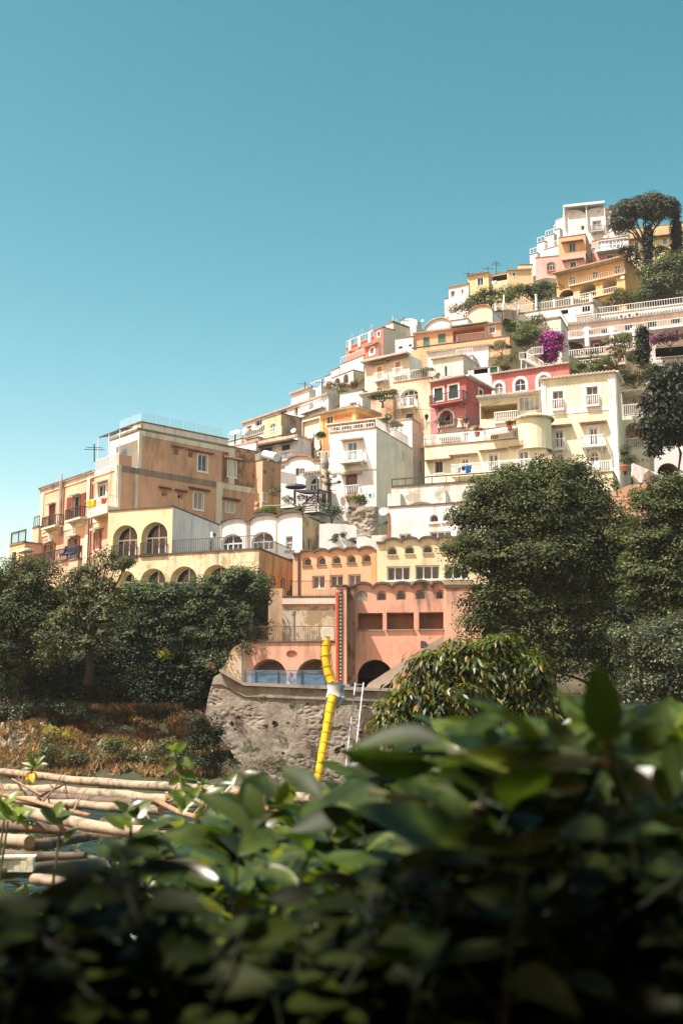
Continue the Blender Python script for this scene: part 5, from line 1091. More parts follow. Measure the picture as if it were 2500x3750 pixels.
for lab, cat, m, Z, bl, Y, k in (
    ('broad round green tree below the cypresses at the upper right', 'tree', LF_MID, ZA, ((1330,800,150,110),(1450,760,140,110),(1300,940,150,120),(1450,920,150,140),(1540,820,120,160),(1230,1010,90,60),(1380,1040,140,60)), 178, (1.3,1.0,22,.5,.28)),
    ('olive brown bush between the deep yellow house and the hotel roof', 'shrub', LF_SHRUB, ZA, ((930,1010,100,70),(980,1060,80,80),(880,1090,60,50)), 176, (1.6,.8,22,.45,.22)),
    ('dark plants in the shade at the foot of the umbrella pine', 'shrub', LF_DARK, ZA, ((1040,590,80,55),(1110,650,70,50),(1170,700,60,40),(1330,600,40,60)), 189, (1.6,.8,20,.5,.25)),
    ('green bush before the villa portico at the edge', 'shrub', LF_DARK, ZA, ((1560,620,70,50),(1480,640,60,40)), 186, (1.6,.8,20,.5,.25)),
    ('leafy garden trees under the ochre house', 'tree', LF_SHRUB, ZR, ((400,790,120,60),(560,740,150,70),(700,720,130,70),(850,760,120,60),(330,840,90,50),(480,830,110,40)), 172, (1.6,.8,22,.45,.22)),
    ('dark garden tree under the pink house', 'tree', LF_OAK, ZR, ((1120,700,160,90),(1280,620,160,80),(1330,740,140,90),(1000,690,120,70),(1420,640,90,70),(1220,800,130,60)), 176, (1.6,.8,22,.45,.25)),
    ('bright green shrub at the end of the ochre house garden', 'shrub', LF_LITE, ZR, ((800,780,90,40),(650,800,80,40),(900,640,70,36)), 169, (2,.7,20,.4,.2)),
    ('low garden plants beside the white tower house', 'shrub', LF_SHRUB, ZR, ((60,950,90,40),(200,910,70,40),(300,880,60,30)), 170, (2,.7,20,.4,.2)),
    ('clipped green hedge above the metal staircase', 'hedge', LF_MID, ZQ, ((60,500,90,80),(160,490,80,70),(110,560,110,50)), 153, (2.2,.7,24,.36,.2)),
    ('white flowering creeper over the pergola beside the hotel tower', 'creeper', leafm((.05,.08,.03), (.13,.17,.07), .3, .5, (.5,.5,.42,.2)), ZQ, ((40,370,60,40),(120,360,80,36),(190,350,50,40)), 157, (2.2,.6,22,.34,.2)),
    ('magenta bougainvillea pouring down in front of the hotel tower', 'bougainvillea', LF_BOUG, ZQ, ((300,510,80,60),(270,580,60,70),(330,590,60,60),(285,680,60,70),(350,520,40,50)), 152, (2.6,.6,26,.34,.24)),
    ('purple bougainvillea along the top of the green awning terrace', 'bougainvillea', leafm((.16,.05,.16), (.34,.1,.34), .35, .6, (.06,.1,.04,.3)), ZQ, ((1310,515,50,36),(1400,495,70,26),(1490,485,60,24),(1580,480,70,30)), 147, (2.6,.5,24,.3,.2)),
    ('small magenta flowers in the bed beside the sweeping stair wall', 'bougainvillea', LF_BOUG, ZT, ((1095,470,60,40),(1150,450,40,30)), 106.5, (5,.25,20,.16,.1)),
    ('spiky green succulents on the slope beside the yellow house roof', 'shrub', LF_GREY, ZC, ((1000,530,60,50),(1090,510,70,50),(1180,500,70,50),(1250,470,60,50),(1010,440,50,40)), 128, (2.6,.5,20,.5,.1)),
    ('green garden bushes above the tall dark cypress tree', 'shrub', LF_OAK, ZC, ((1330,430,90,60),(1450,400,110,50),(1540,420,90,70),(1270,410,50,40)), 126, (2,.6,22,.34,.2)),
    ('pale green bush at the roof corner of the yellow house', 'shrub', LF_LITE, ZC, ((620,385,60,40),(740,400,80,30),(830,340,60,40)), 131, (2.2,.5,22,.32,.16)),
    ('orange leaved shrubs on the white terrace below the red house', 'shrub', leafm((.1,.07,.02), (.3,.18,.06), .3, .6, (.3,.06,.08,.2)), ZP, ((220,1240,40,24),(310,1220,60,34),(400,1250,60,34),(540,1220,50,26)), 150, (2.2,.5,20,.3,.16)),
    ('green climber on the crumbling roof garden slab', 'creeper', LF_SHRUB, ZD, ((1480,250,70,24),(1400,262,60,16),(1530,245,40,26),(1340,275,50,12)), 130, (2.6,.4,20,.28,.14)),
    ('leafy roof plants under the cream roof arbor', 'shrub', LF_SHRUB, ZD, ((1430,530,60,40),(1500,500,50,50),(1340,545,50,20),(1520,560,40,40)), 121, (2.6,.4,20,.3,.14)),
    ('yellow green palm fronds beside the striped balcony rail', 'shrub', LF_LITE, ZS, ((850,190,50,60),(900,180,40,40)), 122, (4,.3,20,.4,.07)),
    ('sunny green shrubs on the bank above the white vaulted house', 'shrub', LF_LITE, ZS, ((90,1290,80,50),(210,1250,100,50),(340,1270,100,50),(480,1250,90,50),(590,1270,60,40)), 104, (3,.45,22,.26,.13)),
    ('dark leafy shrub over the white garden wall', 'shrub', LF_OAK, ZS, ((960,1240,90,60),(1060,1220,80,70),(1010,1310,110,50),(1110,1300,60,50)), 104.5, (3,.45,22,.26,.14)),
    ('potted greenery around the dark pergola posts', 'shrub', LF_SHRUB, ZS, ((560,1090,60,40),(420,1120,50,40),(780,1110,40,40),(880,1150,60,40),(230,1020,40,60)), 107, (3,.35,18,.26,.1)),
    ('bushes along the foot of the tall white house', 'shrub', LF_LITE, ZS, ((1350,1120,60,40),(1440,1110,50,40),(1490,1150,40,40)), 113, (3,.35,18,.24,.12)),
    ('tall bush in the terrace corner under the dark cypress', 'shrub', LF_LITE, ZT, ((590,110,70,90),(600,20,60,60),(640,170,50,50)), 113, (4,.35,20,.24,.12)),
    ('climbing plant on the wooden trellis under the dark cypress', 'creeper', LF_SHRUB, ZT, ((740,180,60,70),(700,260,60,80),(720,340,40,60)), 112.5, (4,.3,18,.2,.1)),
    ('yellow green creeper band above the garage door below the ochre wall', 'creeper', LF_LITE, ZT, ((460,1180,70,24),(580,1175,70,24),(700,1170,70,24),(800,1165,60,24),(600,1240,50,40)), 99, (5,.3,22,.22,.14)),
    ('dark bush against the foot of the ochre wall pier', 'shrub', LF_SHRUB, ZT, ((1220,660,120,50),(1330,620,120,50),(1450,560,120,60),(1100,800,60,80)), 98, (3,.4,20,.24,.13)),
    ('grey green bush behind the crimson house terrace', 'shrub', LF_GREY, ZE, ((520,540,50,40),(560,520,30,30)), 122.2, (4,.3,20,.26,.07)),
    ('green bush by the white stair landing of the salmon house', 'shrub', LF_OAK, ZB, ((1160,720,40,40),(1060,730,50,40),(1190,560,40,30)), 144, (3,.4,20,.28,.14)),
    ('dry shrubs on the slope beside the low white house', 'shrub', LF_SHRUB, ZB, ((1090,830,70,40),(1180,840,60,50),(1150,920,50,40),(1260,790,60,30)), 141, (2.4,.5,18,.3,.13)),
    ('olive tree before the metal staircase', 'tree', LF_SHRUB, ZB, ((1290,680,70,60),(1370,660,80,50),(1440,640,60,50)), 150, (2.2,.6,22,.34,.2)),
    ('tuft of grass on the roof of the palm terrace house', 'shrub', LF_SHRUB, ZB, ((515,1000,26,18),(540,985,20,16)), 131, (6,.2,14,.2,.06)),
    ('low planting on the white terrace rail of the skyline', 'shrub', LF_LITE, ZD, ((1040,240,40,16),(1090,232,30,14)), 147, (4,.3,16,.26,.1))):
    d, rc, per, L, W = k; bo = cat == 'bougainvillea'; d = d*(2.6 if bo else 1); tree('garden_tree' if cat == 'tree' else cat.replace(' ', '_'), lab, cat, S(Z, *bl, Y=Y), m, d, rc, per, L, W, tr=.12 if cat != 'tree' else .25, leafname='crown' if cat == 'tree' else 'foliage', puff=0 if bo else 1)
# weeds hanging on the white garden wall
for x, y, r, q, lab in ((400,965,26,46,'long hanging fern tuft on the white garden wall'),(460,925,16,16,'round plant high on the white garden wall'),(547,978,26,26,'round dark plant near the end of the white garden wall')):
    tree('wall_plant', lab, 'plant', S(ZH, (x,y,r,q), Y=100.6, dr=.4), LF_OAK, 12, .2, 14, .2, .09, base=tuple(P(*ZH(x,y-q*.2), 100.9)), tr=.03, leafname='foliage')
# great drooping cypress on the right
tree('weeping_cypress', 'massive black green cypress with drooping sprays at the right edge', 'tree', S(ZC, (1470,480,140,100), (1370,600,120,110), (1520,640,140,150), (1320,760,110,110), (1450,800,150,150), (1270,900,100,110), (1380,960,140,130), (1530,960,130,160), (1240,1040,80,90), (1330,1110,90,110), (1500,1090,90,60), (1600,800,150,300), (1290,1180,55,70), Y=101), LF_CYP, 5., .6, 30, .42, .16, tips=1, base=tuple(P(2516,2080,101)), tr=.4, droop=.8, bark=BARKD)
# twisted tree in front of the hotel
t = thing('gnarled_tree', 'gnarled tree with pale bent limbs and sparse leaf pads before the hotel', 'tree', P(*ZQ(910,790),140))
mb = MB(); q = lambda x, y: P(*ZQ(x, y), 140)
for pts, r in (([(915,800),(905,740),(945,690),(985,640),(1005,590)], .5), ([(905,740),(820,725),(740,715),(690,718)], .3), ([(985,640),(940,590),(880,575),(830,600)], .3), ([(1005,590),(960,560),(900,560)], .22), ([(945,690),(900,660)], .2), ([(850,740),(840,790)], .15), ([(1005,590),(1010,560)], .2)):
    mb.tube([q(*p) for p in pts], [r*(1-.6*k/len(pts)) for k in range(len(pts))], 8)
mb.build('trunk', barkm((150,126,104)), t, smooth=True)
V, Q = clumps(S(ZQ, (800,565,40,36), (895,520,30,28), (985,515,52,38), (1050,560,48,42), (1070,640,40,46), (925,640,24,30), (1075,710,28,46), (845,715,30,24), (700,680,24,30), (965,785,40,36), (625,775,36,28), (770,785,60,26), Y=140), 2.6, .5, 22, .32, .16); npmesh('crown', V, Q, LF_LITE, t)
# palm on the roof terrace
t = thing('palm', 'small palm with arching fronds on the railed roof terrace', 'palm', P(*ZB(404,985), 131)); mb = MB(); c = P(*ZB(404,950), 131)
mb.tube([P(*ZB(404,992),131), c], [.32,.26], 8); mb.build('trunk', BARKD, t); fb = MB()
for k in range(22):
    a = k*2.399; el = .15+.9*((k*.37) % 1); pts = [c+Vector((math.cos(a)*s_*1.9*math.cos(el), math.sin(a)*s_*1.9*math.cos(el), 1.9*s_*math.sin(el)-1.2*s_*s_)) for s_ in (0,.25,.5,.75,1)]
    for p0, p1 in zip(pts, pts[1:]):
        for j in range(4):
            p = p0.lerp(p1, j/4); d = (p1-p0).normalized(); sd = d.cross(Vector((0,0,1))).normalized()
            for s_ in (-1, 1): e = p+sd*s_*.38+d*.2-Vector((0,0,.15)); fb.add([p, p+d*.07, e], [(0,1,2)])
fb.build('fronds', LF_OAK, t)
# araucaria
t = thing('araucaria', 'thin young araucaria with tiered branches before the tall white house', 'tree', P(*ZS(995,1140), 110)); mb = MB(); q = lambda x, y: P(*ZS(x, y), 110)
mb.tube([q(995,1140), q(990,690)], [.12,.04], 6); mb.build('trunk', BARKD, t); bl = []; mb = MB()
for x, y, w in ((990,700,26),(1010,720,24),(975,740,18),(908,778,10),(1075,772,14),(1020,825,12),(990,860,40),(960,880,30),(1020,880,30),(1138,850,9),(1080,885,12),(890,850,8),(1100,960,20),(985,770,14)):
    bl.append((x, y, w, 12)); mb.tube([q(993, y+18), q(x, y)], [.04,.02], 4)
mb.build('branches', BARKD, t); V, Q = clumps(S(ZS, *bl, Y=110, dr=.35), 14, .16, 14, .16, .05); npmesh('crown', V, Q, LF_SHRUB, t)
# rock outcrop under the tall white house
mb = MB(); NX, NY = 40, 40
for j in range(NY+1):
    for i in range(NX+1):
        x = 500+250*i/NX; y = 680+260*j/NY; p = P(*ZH(x, y), 104.5); f = i/NX; d = 1.6*math.sin(math.pi*f)**.6*(.4+.6*j/NY)+.9*noise.fractal(Vector((p.x*.4, 2, p.z*.4)), .8, 2.1, 5); mb.v.append((p.x, p.y-d+.6, p.z+.25*noise.noise(p)))
mb.f = [(j*(NX+1)+i, j*(NX+1)+i+1, (j+1)*(NX+1)+i+1, (j+1)*(NX+1)+i) for j in range(NY) for i in range(NX)]; mb.m = [0]*len(mb.f)
tag(mb.build('rock_outcrop', MASON, at=P(*ZH(620,930),104.5)), 'brown rock outcrop below the tall white house corner', 'rock')
# ================================================================ smaller things of the town
YCH = flat((244,200,24), .45, .85, var=.22, spec=.4, scale=5)
def seg(mb, a, b, r0, r1, n=14, mi=0):   # one funnel of the chute
    a = Vector(a); b = Vector(b); d = (b-a)
    mb.tube([a, a+d*.06, a+d*.061, a+d*.22, a+d*.221, b+d*.12], [r0*1.13, r0*1.13, r0, r0*.95, r0*.95, r1*.92], n, mi, cap=False)
ch = thing('rubbish_chute', 'yellow segmented rubbish chute hanging down the pink house and old wall', 'chute', P(*ZL(985,400), 81.5))
hb = MB(); hb.box(P(*ZL(975,45), 81.6), .38, .3, .42, .1); hb.box(P(*ZL(975,12), 81.6), .3, .25, .16, .2); hb.build('bin_hopper', flat((226,222,206), .7), ch)
up_ = [(972,64),(968,122),(966,195),(972,272),(985,335),(1002,385)]; lo_ = [(1018,492),(1004,535),(990,605),(978,678),(967,748),(954,820),(941,892),(929,968),(914,1040),(902,1110),(893,1190),(886,1270),(880,1340)]
for pts, Y0, Y1, r in ((up_, 81.6, 81.2, .33), (lo_, 80.6, 78.5, .33)):
    n = len(pts)
    for k in range(n-1):
        mb = MB(); seg(mb, P(*ZL(*pts[k]), Y0+(Y1-Y0)*k/(n-1)), P(*ZL(*pts[k+1]), Y0+(Y1-Y0)*(k+1)/(n-1)), r*(1-.28*k/n if pts is lo_ else 1-.1*k/n), r*(.9-.28*k/n if pts is lo_ else .86)); mb.build('chute_segment', YCH, ch, smooth=False)
for dx in (-.36, .36):
    mb = MB(); mb.tube([P(*ZL(*p), 81.5)+Vector((dx,-.1,0)) for p in up_], .025, 5); mb.tube([P(*ZL(*p), 80.5-1.9*k/12)+Vector((dx,-.1,0)) for k, p in enumerate(lo_)], .025, 5); mb.build('chain', IRON, ch)
hp = MB(); c = P(*ZL(1025,445), 80.9)
vs = []
for k, (z, r) in enumerate(((.5,.55),(.28,.53),(.0,.47),(-.25,.5),(-.48,.58))):
    for j in range(12):
        a = j*math.pi/6; q = r*(1+.12*noise.noise(Vector((math.cos(a)*2, math.sin(a)*2, z*2.+k)))); vs.append((c.x+q*math.cos(a)*.95, c.y+q*math.sin(a)*.7, c.z+z+.1*noise.noise(Vector((a, z, 3)))))
hp.add(vs, [(k*12+j, k*12+(j+1) % 12, (k+1)*12+(j+1) % 12, (k+1)*12+j) for k in range(4) for j in range(12)]+[tuple(range(12))]); hp.build('wrapped_hopper', flat((206,212,216), .45), ch, smooth=True)
hp = MB(); hp.box(P(*ZL(1080,415), 81.3), .5, .3, .1, .1); hp.tube([P(*ZL(1078,410), 81), P(*ZL(1085,500), 81), P(*ZL(1050,560), 80.9)], [.2,.25,.08], 8); hp.build('plastic_cover', flat((150,180,205), .4), ch)
ld_ = thing('ladder', 'aluminium ladder leaning on the old wall beside the yellow chute', 'ladder', P(*ZL(1140,1010), 79.5)); AL = flat((176,180,186), .4, .7, metal=.5)
A0, A1, B0, B1 = P(*ZL(1178,393), 82), P(*ZL(1102,1060), 79.8), P(*ZL(1236,393), 82), P(*ZL(1160,1060), 79.8)
for a, b in ((A0, A1), (B0, B1)): mb = MB(); mb.tube([a, b], .055, 4); mb.build('side_rail', AL, ld_)
for k in range(14): mb = MB(); f = .02+k*.0725; mb.tube([A0.lerp(A1, f), B0.lerp(B1, f)], .04, 5); mb.build('rung', AL, ld_)
sh = thing('plastic_sheet', 'translucent blue plastic sheeting stretched before the two lower arches', 'sheet', P(*ZL(675,415), 84.3)); mb = MB(); NX = 60
def sheet_pt(x, y, k=0): p = P(*ZL(x, y), 84.3); p.y -= .06*noise.noise(Vector((x*.02, y*.03, 2)))+.25*k; return p
for j in range(9):
    for i in range(NX+1): mb.v.append(tuple(sheet_pt(386+(965-386)*i/NX, 306+108*j/8)))
mb.f = [(j*(NX+1)+i, j*(NX+1)+i+1, (j+1)*(NX+1)+i+1, (j+1)*(NX+1)+i) for j in range(8) for i in range(NX)]; mb.m = [0]*len(mb.f)
mb.build('sheet', clearm((110,165,205), .42, .35), sh, smooth=True)
for x in (386, 463, 622, 790, 964): mb = MB(); mb.tube([sheet_pt(x,304,.3), sheet_pt(x,418,.3)], .05, 5); mb.build('post', flat((70,90,110)), sh)
mb = MB(); mb.tube([sheet_pt(386,415,.3), sheet_pt(965,419,.3)], .06, 5); mb.tube([sheet_pt(386,306,.3), sheet_pt(965,306,.3)], .03, 5); mb.build('rail', flat((90,120,150)), sh)
# wall painting: a tall purple swirl of curls on the pier
wp = MB(); 
for k in range(34):
    f = k/33; cx = 716+12*math.sin(f*9)*math.sin(math.pi*f); cy = 322+90*f; w = 20*math.sin(math.pi*min(1, f*.8+.12)); a0 = k*2.4
    pts = [P(*ZL(cx+w*.5*math.cos(a0)+w*.42*math.cos(t*.9+a0)*(1-t/9), cy+7*math.sin(t*.9+a0)*(1-t/9)), 85.15) for t in range(8)]
    wp.tube(pts, .035, 4)
tag(wp.build('wall_painting', flat((112,62,120), .7, var=.4, scale=9), at=P(716*.51+700, 2480, 85.1)), 'painted purple swirl of curls on the pier between two arches', 'mural')
pp = thing('wall_poster', 'small dark torn poster with pale marks on the pink wall by the stair', 'poster', P(*ZJ(1255,665), 85.9)); mb = MB()
q = [P(*ZJ(*v), 85.93) for v in ((1238,665),(1262,663),(1279,646),(1268,628),(1252,622),(1238,624))]; mb.add(q+[v-Vector((0,.03,0)) for v in q], [tuple(range(6,12))]+[(k, (k+1) % 6, 6+(k+1) % 6, 6+k) for k in range(6)]); mb.build('sheet', flat((52,52,62), .8), pp)
mb = MB()
for k in range(9): x, y = 1246+(k % 3)*9, 632+(k//3)*11; mb.tube([P(*ZJ(x,y), 85.88), P(*ZJ(x+5,y-4), 85.88), P(*ZJ(x+3,y+4), 85.88)], .03, 4)
mb.build('marks', flat((170,160,170), .8), pp)
slab('outside_stair', 'grey parapet of an outside stair climbing right across the pink wall', 'stairs', ZJ, [(930,955),(930,880),(946,862),(1374,588),(1374,650),(1000,905),(1000,955)], 83.8, 1.3, plaster((190,170,150), .9))
def column(label, Z, x, y0, y1, w, Y, mat=CONC):
    b_, t_ = P(*Z(x, y1), Y), P(*Z(x, y0), Y); H = t_.z-b_.z; r = (P(*Z(x+w/2, y1), Y)-b_).length; o = thing('column', label, 'column', b_)
    mb = MB(); mb.lathe(b_, [(r*1.15,0),(r*1.15,.12*r*4),(r*.95,.2*r*4),(r*.88,H*.86)], 14); mb.build('shaft', mat, o); mb = MB(); mb.lathe(b_, [(r*.9,H*.86),(r*1.1,H*.88),(r*1.2,H*.97),(r*1.2,H),(0,H)], 14); mb.build('capital', mat, o)
column('grey stone column at the left corner of the railed terrace', ZJ, 263, 460, 632, 26, 85.9); column('darker stone column in the middle of the railed terrace', ZJ, 508, 452, 630, 24, 86.3, plaster((150,150,144), .9))
column('stout white column on the garden terrace below the dark garden tree', ZR, 936, 762, 930, 40, 171, WHITE); column('tall bluish white column at the right of the garden terrace', ZR, 1226, 700, 880, 40, 172, plaster((222,230,228), .2))
column('short white pier at the left end of the garden terrace', ZR, 645, 830, 935, 34, 166, WHITE)
gt = thing('garden_terrace', 'grey walled garden terrace with white railing above the cream vault', 'terrace', P(*ZR(850,1000), 168)); mb = MB()
q = [P(*ZR(*v), 167.5) for v in ((765,905),(945,935),(945,1080),(765,1040))]; mb.hexa([q[3], q[2], q[2]+Vector((0,6,0)), q[3]+Vector((0,6,0)), q[0], q[1], q[1]+Vector((0,6,0)), q[0]+Vector((0,6,0))]); mb.build('wall', plaster((120,112,96), .7), gt)
mb = MB(); rail(mb, P(*ZR(600,935),166), P(*ZR(765,905),166.5), .9, .3, .022); rail(mb, P(*ZR(765,905),166.5), P(*ZR(930,925),168), .9, .3, .022); rail(mb, P(*ZR(945,935),169), P(*ZR(1210,900),170), 1.2, .4, .022); mb.build('railing', WIRON, gt)
mb = MB(); c = P(*ZR(762,880),166.4); mb.box(c, .25, .25, .5, .3); mb.build('pier', WHITE, gt)
mb = MB(); mb.tube([P(*ZR(760,830),166.4), P(*ZR(760,710),166.4)], .12, 6); mb.build('pole', WIRON, gt)

def parasol(label, Z, x, y, w, Y, hgt, mat, pole=None, tilt=0):
    t = P(*Z(x, y), Y); r = (P(*Z(x+w/2, y), Y)-t).length; b_ = t-Vector((0,0,hgt)); o = thing('parasol', label, 'parasol', b_)
    mb = MB(); n = 8; rim = []
    for j in range(n*2):
        a = math.pi*j/n; q = r*(1 if j % 2 == 0 else .95); rim.append((t.x+q*math.cos(a), t.y+q*math.sin(a), t.z-.26*r+tilt*math.cos(a)))
    mb.add([tuple(t)]+rim, [(0, 1+j, 1+(j+1) % (2*n)) for j in range(2*n)]); mb.add(rim+[(x_, y_, z_-.18) for x_, y_, z_ in rim], [(j, (j+1) % (2*n), 2*n+(j+1) % (2*n), 2*n+j) for j in range(2*n)]); mb.build('canopy', mat, o)
    mb = MB(); mb.tube([b_, t], .035, 6); mb.build('pole', IRON, o); mb = MB(); mb.lathe(b_, [(.3,0),(.3,.07),(.06,.1)], 10); mb.build('base', CONC, o)
parasol('white parasol open on the far left cottage terrace', ZF, 250, 1325, 150, 103, 2.9, flat((240,240,236), .8), tilt=.12)
parasol('dark slate parasol above the trellis terrace', ZS, 520, 858, 300, 108, 2.9, flat((116,134,142), .8))
ar = thing('dark_pergola', 'rustic pole pergola covered with dark netting on the garden terrace', 'pergola', P(*ZS(760,1150), 105.5)); mb = MB()
q = [P(*ZS(490,990),104), P(*ZS(1050,1000),104), P(*ZS(850,950),107.5), P(*ZS(500,960),107.5)]; NN = 14
for j in range(NN+1):
    for i in range(NN+1):
        a = q[0].lerp(q[1], i/NN); b_ = q[3].lerp(q[2], i/NN); p = a.lerp(b_, j/NN); p.z -= .3*math.sin(math.pi*i/NN)*math.sin(math.pi*j/NN); mb.v.append(tuple(p))
mb.f = [(j*(NN+1)+i, j*(NN+1)+i+1, (j+1)*(NN+1)+i+1, (j+1)*(NN+1)+i) for j in range(NN) for i in range(NN)]; mb.m = [0]*len(mb.f); mb.build('netting', flat((44,44,48), .9), ar)
for x, y0, y1, Y in ((502,960,1160,104.2),(680,1035,1150,104.3),(842,800,1140,104.4),(910,1010,1140,104.6),(1020,950,1180,104),(940,1010,1150,106)): mb = MB(); mb.tube([P(*ZS(x,y0),Y), P(*ZS(x,y1),Y)], .08, 6); mb.build('post', BARKD, ar)
mb = MB(); mb.tube([P(*ZS(640,1150),103.9), P(*ZS(860,965),103.9)], .07, 6); mb.tube([P(*ZS(830,945),104), P(*ZS(1055,1005),104)], .06, 6); mb.build('brace', BARKD, ar)
fx = thing('garden_fence', 'weathered wooden railing and bench below the dark pergola', 'fence', P(*ZS(720,1250),103)); mb = MB()
for y in (1150, 1185, 1215, 1245): mb.tube([P(*ZS(620,y+8),103), P(*ZS(820,y),103)], .05, 5)
for x in (625, 820): mb.tube([P(*ZS(x,1140),103), P(*ZS(x,1270),103)], .06, 5)
mb.build('railing', barkm((110,92,72)), fx); mb = MB(); mb.tube([P(*ZS(30,1188),103), P(*ZS(390,1172),103)], .05, 5); mb.build('bamboo_rail', flat((190,180,160)), fx)
tr = thing('trellis', 'diamond lattice trellis behind the slate parasol', 'trellis', P(*ZS(410,860),111)); mb = MB()
for k in range(-9, 14):
    for s_ in (1, -1):
        a = (305+k*20, 690 if s_ > 0 else 850); pts = []
        for f in (0, 1):
            x = 305+k*20+150*f; y = (690+165*f) if s_ > 0 else (855-165*f); pts.append((x, y))
        (xa, ya), (xb, yb) = pts; lo = max(0, (305-xa)/(xb-xa)); hi = min(1, (530-xa)/(xb-xa))
        if hi > lo: mb.tube([P(*ZS(xa+(xb-xa)*lo, ya+(yb-ya)*lo+ (xa+(xb-xa)*lo-305)*.2),111), P(*ZS(xa+(xb-xa)*hi, ya+(yb-ya)*hi+(xa+(xb-xa)*hi-305)*.2),111)], .03, 4)
mb.build('lattice', flat((176,164,146), .8), tr)
def acunit(label, Z, x0, y0, x1, y1, Y, ang=20):
    c = P(*Z((x0+x1)/2, (y0+y1)/2), Y); hw = abs((P(*Z(x1,y0),Y)-P(*Z(x0,y0),Y)).x)/2; hh = abs((P(*Z(x0,y0),Y)-P(*Z(x0,y1),Y)).z)/2; a = math.radians(-ang)
    o = thing('air_conditioner', label, 'air conditioner', c-Vector((0,0,hh))); mb = MB(); mb.box(c, hw, hw*.45, hh, a); mb.build('casing', flat((232,232,226), .5), o)
    f = Vector((math.sin(a), -math.cos(a), 0)); mb = MB(); d = c+f*hw*.46; mb.tube([d-f*.0, d+f*.03], hh*.72, 16); mb.build('fan_grille', flat((90,92,92), .6), o)
acunit('air conditioner high on the white side wall of the arched house', ZG, 578, 1172, 634, 1226, 96.2, -55)
acunit('air conditioner on the ledge below the satellite dish, nearer the drainpipe', ZS, 832, 412, 905, 470, 117.5); acunit('air conditioner on the ledge right beside the tall white house', ZS, 928, 404, 1000, 466, 117.3)
acunit('air conditioner under the lower balcony at the corner of the tall house', ZD, 1292, 1192, 1356, 1232, 115.8, 25); acunit('older grey air conditioner beside the planter balcony of the tall house', ZD, 1230, 1195, 1286, 1236, 116.2, 25)
acunit('leftmost air conditioner on the hotel roof parapet', ZQ, 952, 268, 1000, 308, 157); acunit('middle air conditioner on the hotel roof parapet', ZQ, 1028, 256, 1078, 298, 156.6); acunit('rightmost air conditioner on the hotel roof parapet', ZQ, 1102, 246, 1150, 288, 156.2)
acunit('air conditioner on the white hotel balcony above the gnarled tree', ZQ, 580, 615, 620, 652, 152.5)
def dish(label, Z, x, y, w, Y, face=(-.5,-1,.5), mat=None):
    c = P(*Z(x, y), Y); r = (P(*Z(x+w/2, y), Y)-c).length; o = thing('satellite_dish', label, 'satellite dish', c-Vector((0,0,r*1.6))); n = Vector(face).normalized(); a = n.cross(Vector((0,0,1))).normalized(); b_ = n.cross(a); mb = MB(); vs = [c-n*r*.22]
    for q in (.5, 1.):
        for j in range(16): th = j*math.pi/8; vs.append(c+(a*math.cos(th)+b_*math.sin(th))*r*q+n*r*(.22*q*q-.22))
    mb.add(vs, [(0, 1+j, 1+(j+1) % 16) for j in range(16)]+[(1+j, 17+j, 17+(j+1) % 16, 1+(j+1) % 16) for j in range(16)]); mb.build('dish', mat or flat((226,226,222), .5), o)
    mb = MB(); mb.tube([c-n*r*.25, c-n*r*.3-Vector((0,0,r*1.6))], r*.06, 6); mb.build('mast', IRON, o); mb = MB(); mb.tube([c-b_*r*.9, c+n*r*.9], r*.04, 5); mb.build('feed_arm', IRON, o)
dish('round white satellite dish beside the air conditioner ledge', ZS, 838, 345, 78, 118); dish('large faceted grey dish leaning by the white wall below the tall house', ZH, 790, 722, 74, 101, (-.2,-1,.3)); dish('white dish at the corner of the deep yellow house', ZA, 985, 824, 40, 186); dish('grey white dish standing in the shady porch yard', ZD, 585, 590, 54, 134)
dish('small dish at the edge of the white vault skyline', ZB, 380, 455, 30, 165); dish('pale dish on the white wall of the crest house', ZA, 820, 436, 36, 222)
tk = thing('water_tank', 'long white cylindrical water tank on the palazzo annex roof', 'tank', P(*ZS(160,520),112)); mb = MB(); mb.tube([P(*ZS(75,448),112.5), P(*ZS(250,490),111)], [.42,.42], 16); mb.build('tank', WHITE, tk); mb = MB(); mb.box(P(*ZS(180,520),111.8), .4, .25, .15, .5); mb.build('cradle', CONC, tk)
ur = thing('terracotta_urn', 'tall weathered terracotta urn on the railing corner by the ivy bank', 'urn', P(*ZG(1020,985),98)); mb = MB(); mb.lathe(P(*ZG(1020,985),98), [(.12,0),(.14,.05),(.22,.16),(.25,.3),(.18,.42),(.13,.46),(.17,.5),(.22,.66),(.2,.82),(.13,.9),(0,.92)], 16); mb.build('body', plaster((196,146,110), .6), ur, smooth=True)
pt = thing('planter', 'big terracotta bowl planter under the dark cypress', 'planter', P(*ZT(600,345),112)); mb = MB(); mb.lathe(P(*ZT(600,342),112), [(.22,0),(.25,.08),(.37,.25),(.4,.45),(.43,.48),(.43,.55),(.37,.55),(.35,.45)], 18); mb.build('bowl', plaster((214,128,92), .3), pt, smooth=True); mb = MB(); mb.lathe(P(*ZT(600,342),112)+Vector((0,0,.45)), [(.36,0),(0,.03)], 18); mb.build('soil', flat((70,52,40), .9), pt)
tl = thing('wood_trellis', 'small crossed wooden trellis behind the big planter', 'trellis', P(*ZT(740,250),113)); mb = MB()
for k in range(-4, 7):
    for s_ in (1, -1):
        xa, ya, xb, yb = 670+k*24, (60 if s_ > 0 else 210), 670+k*24+120, (210 if s_ > 0 else 60); lo = max(0, (670-xa)/120); hi = min(1, (810-xa)/120)
        if hi > lo: mb.tube([P(*ZT(xa+120*lo, ya+(yb-ya)*lo),113), P(*ZT(xa+120*hi, ya+(yb-ya)*hi),113)], .02, 4)
mb.build('lattice', flat((150,120,92), .8), tl)
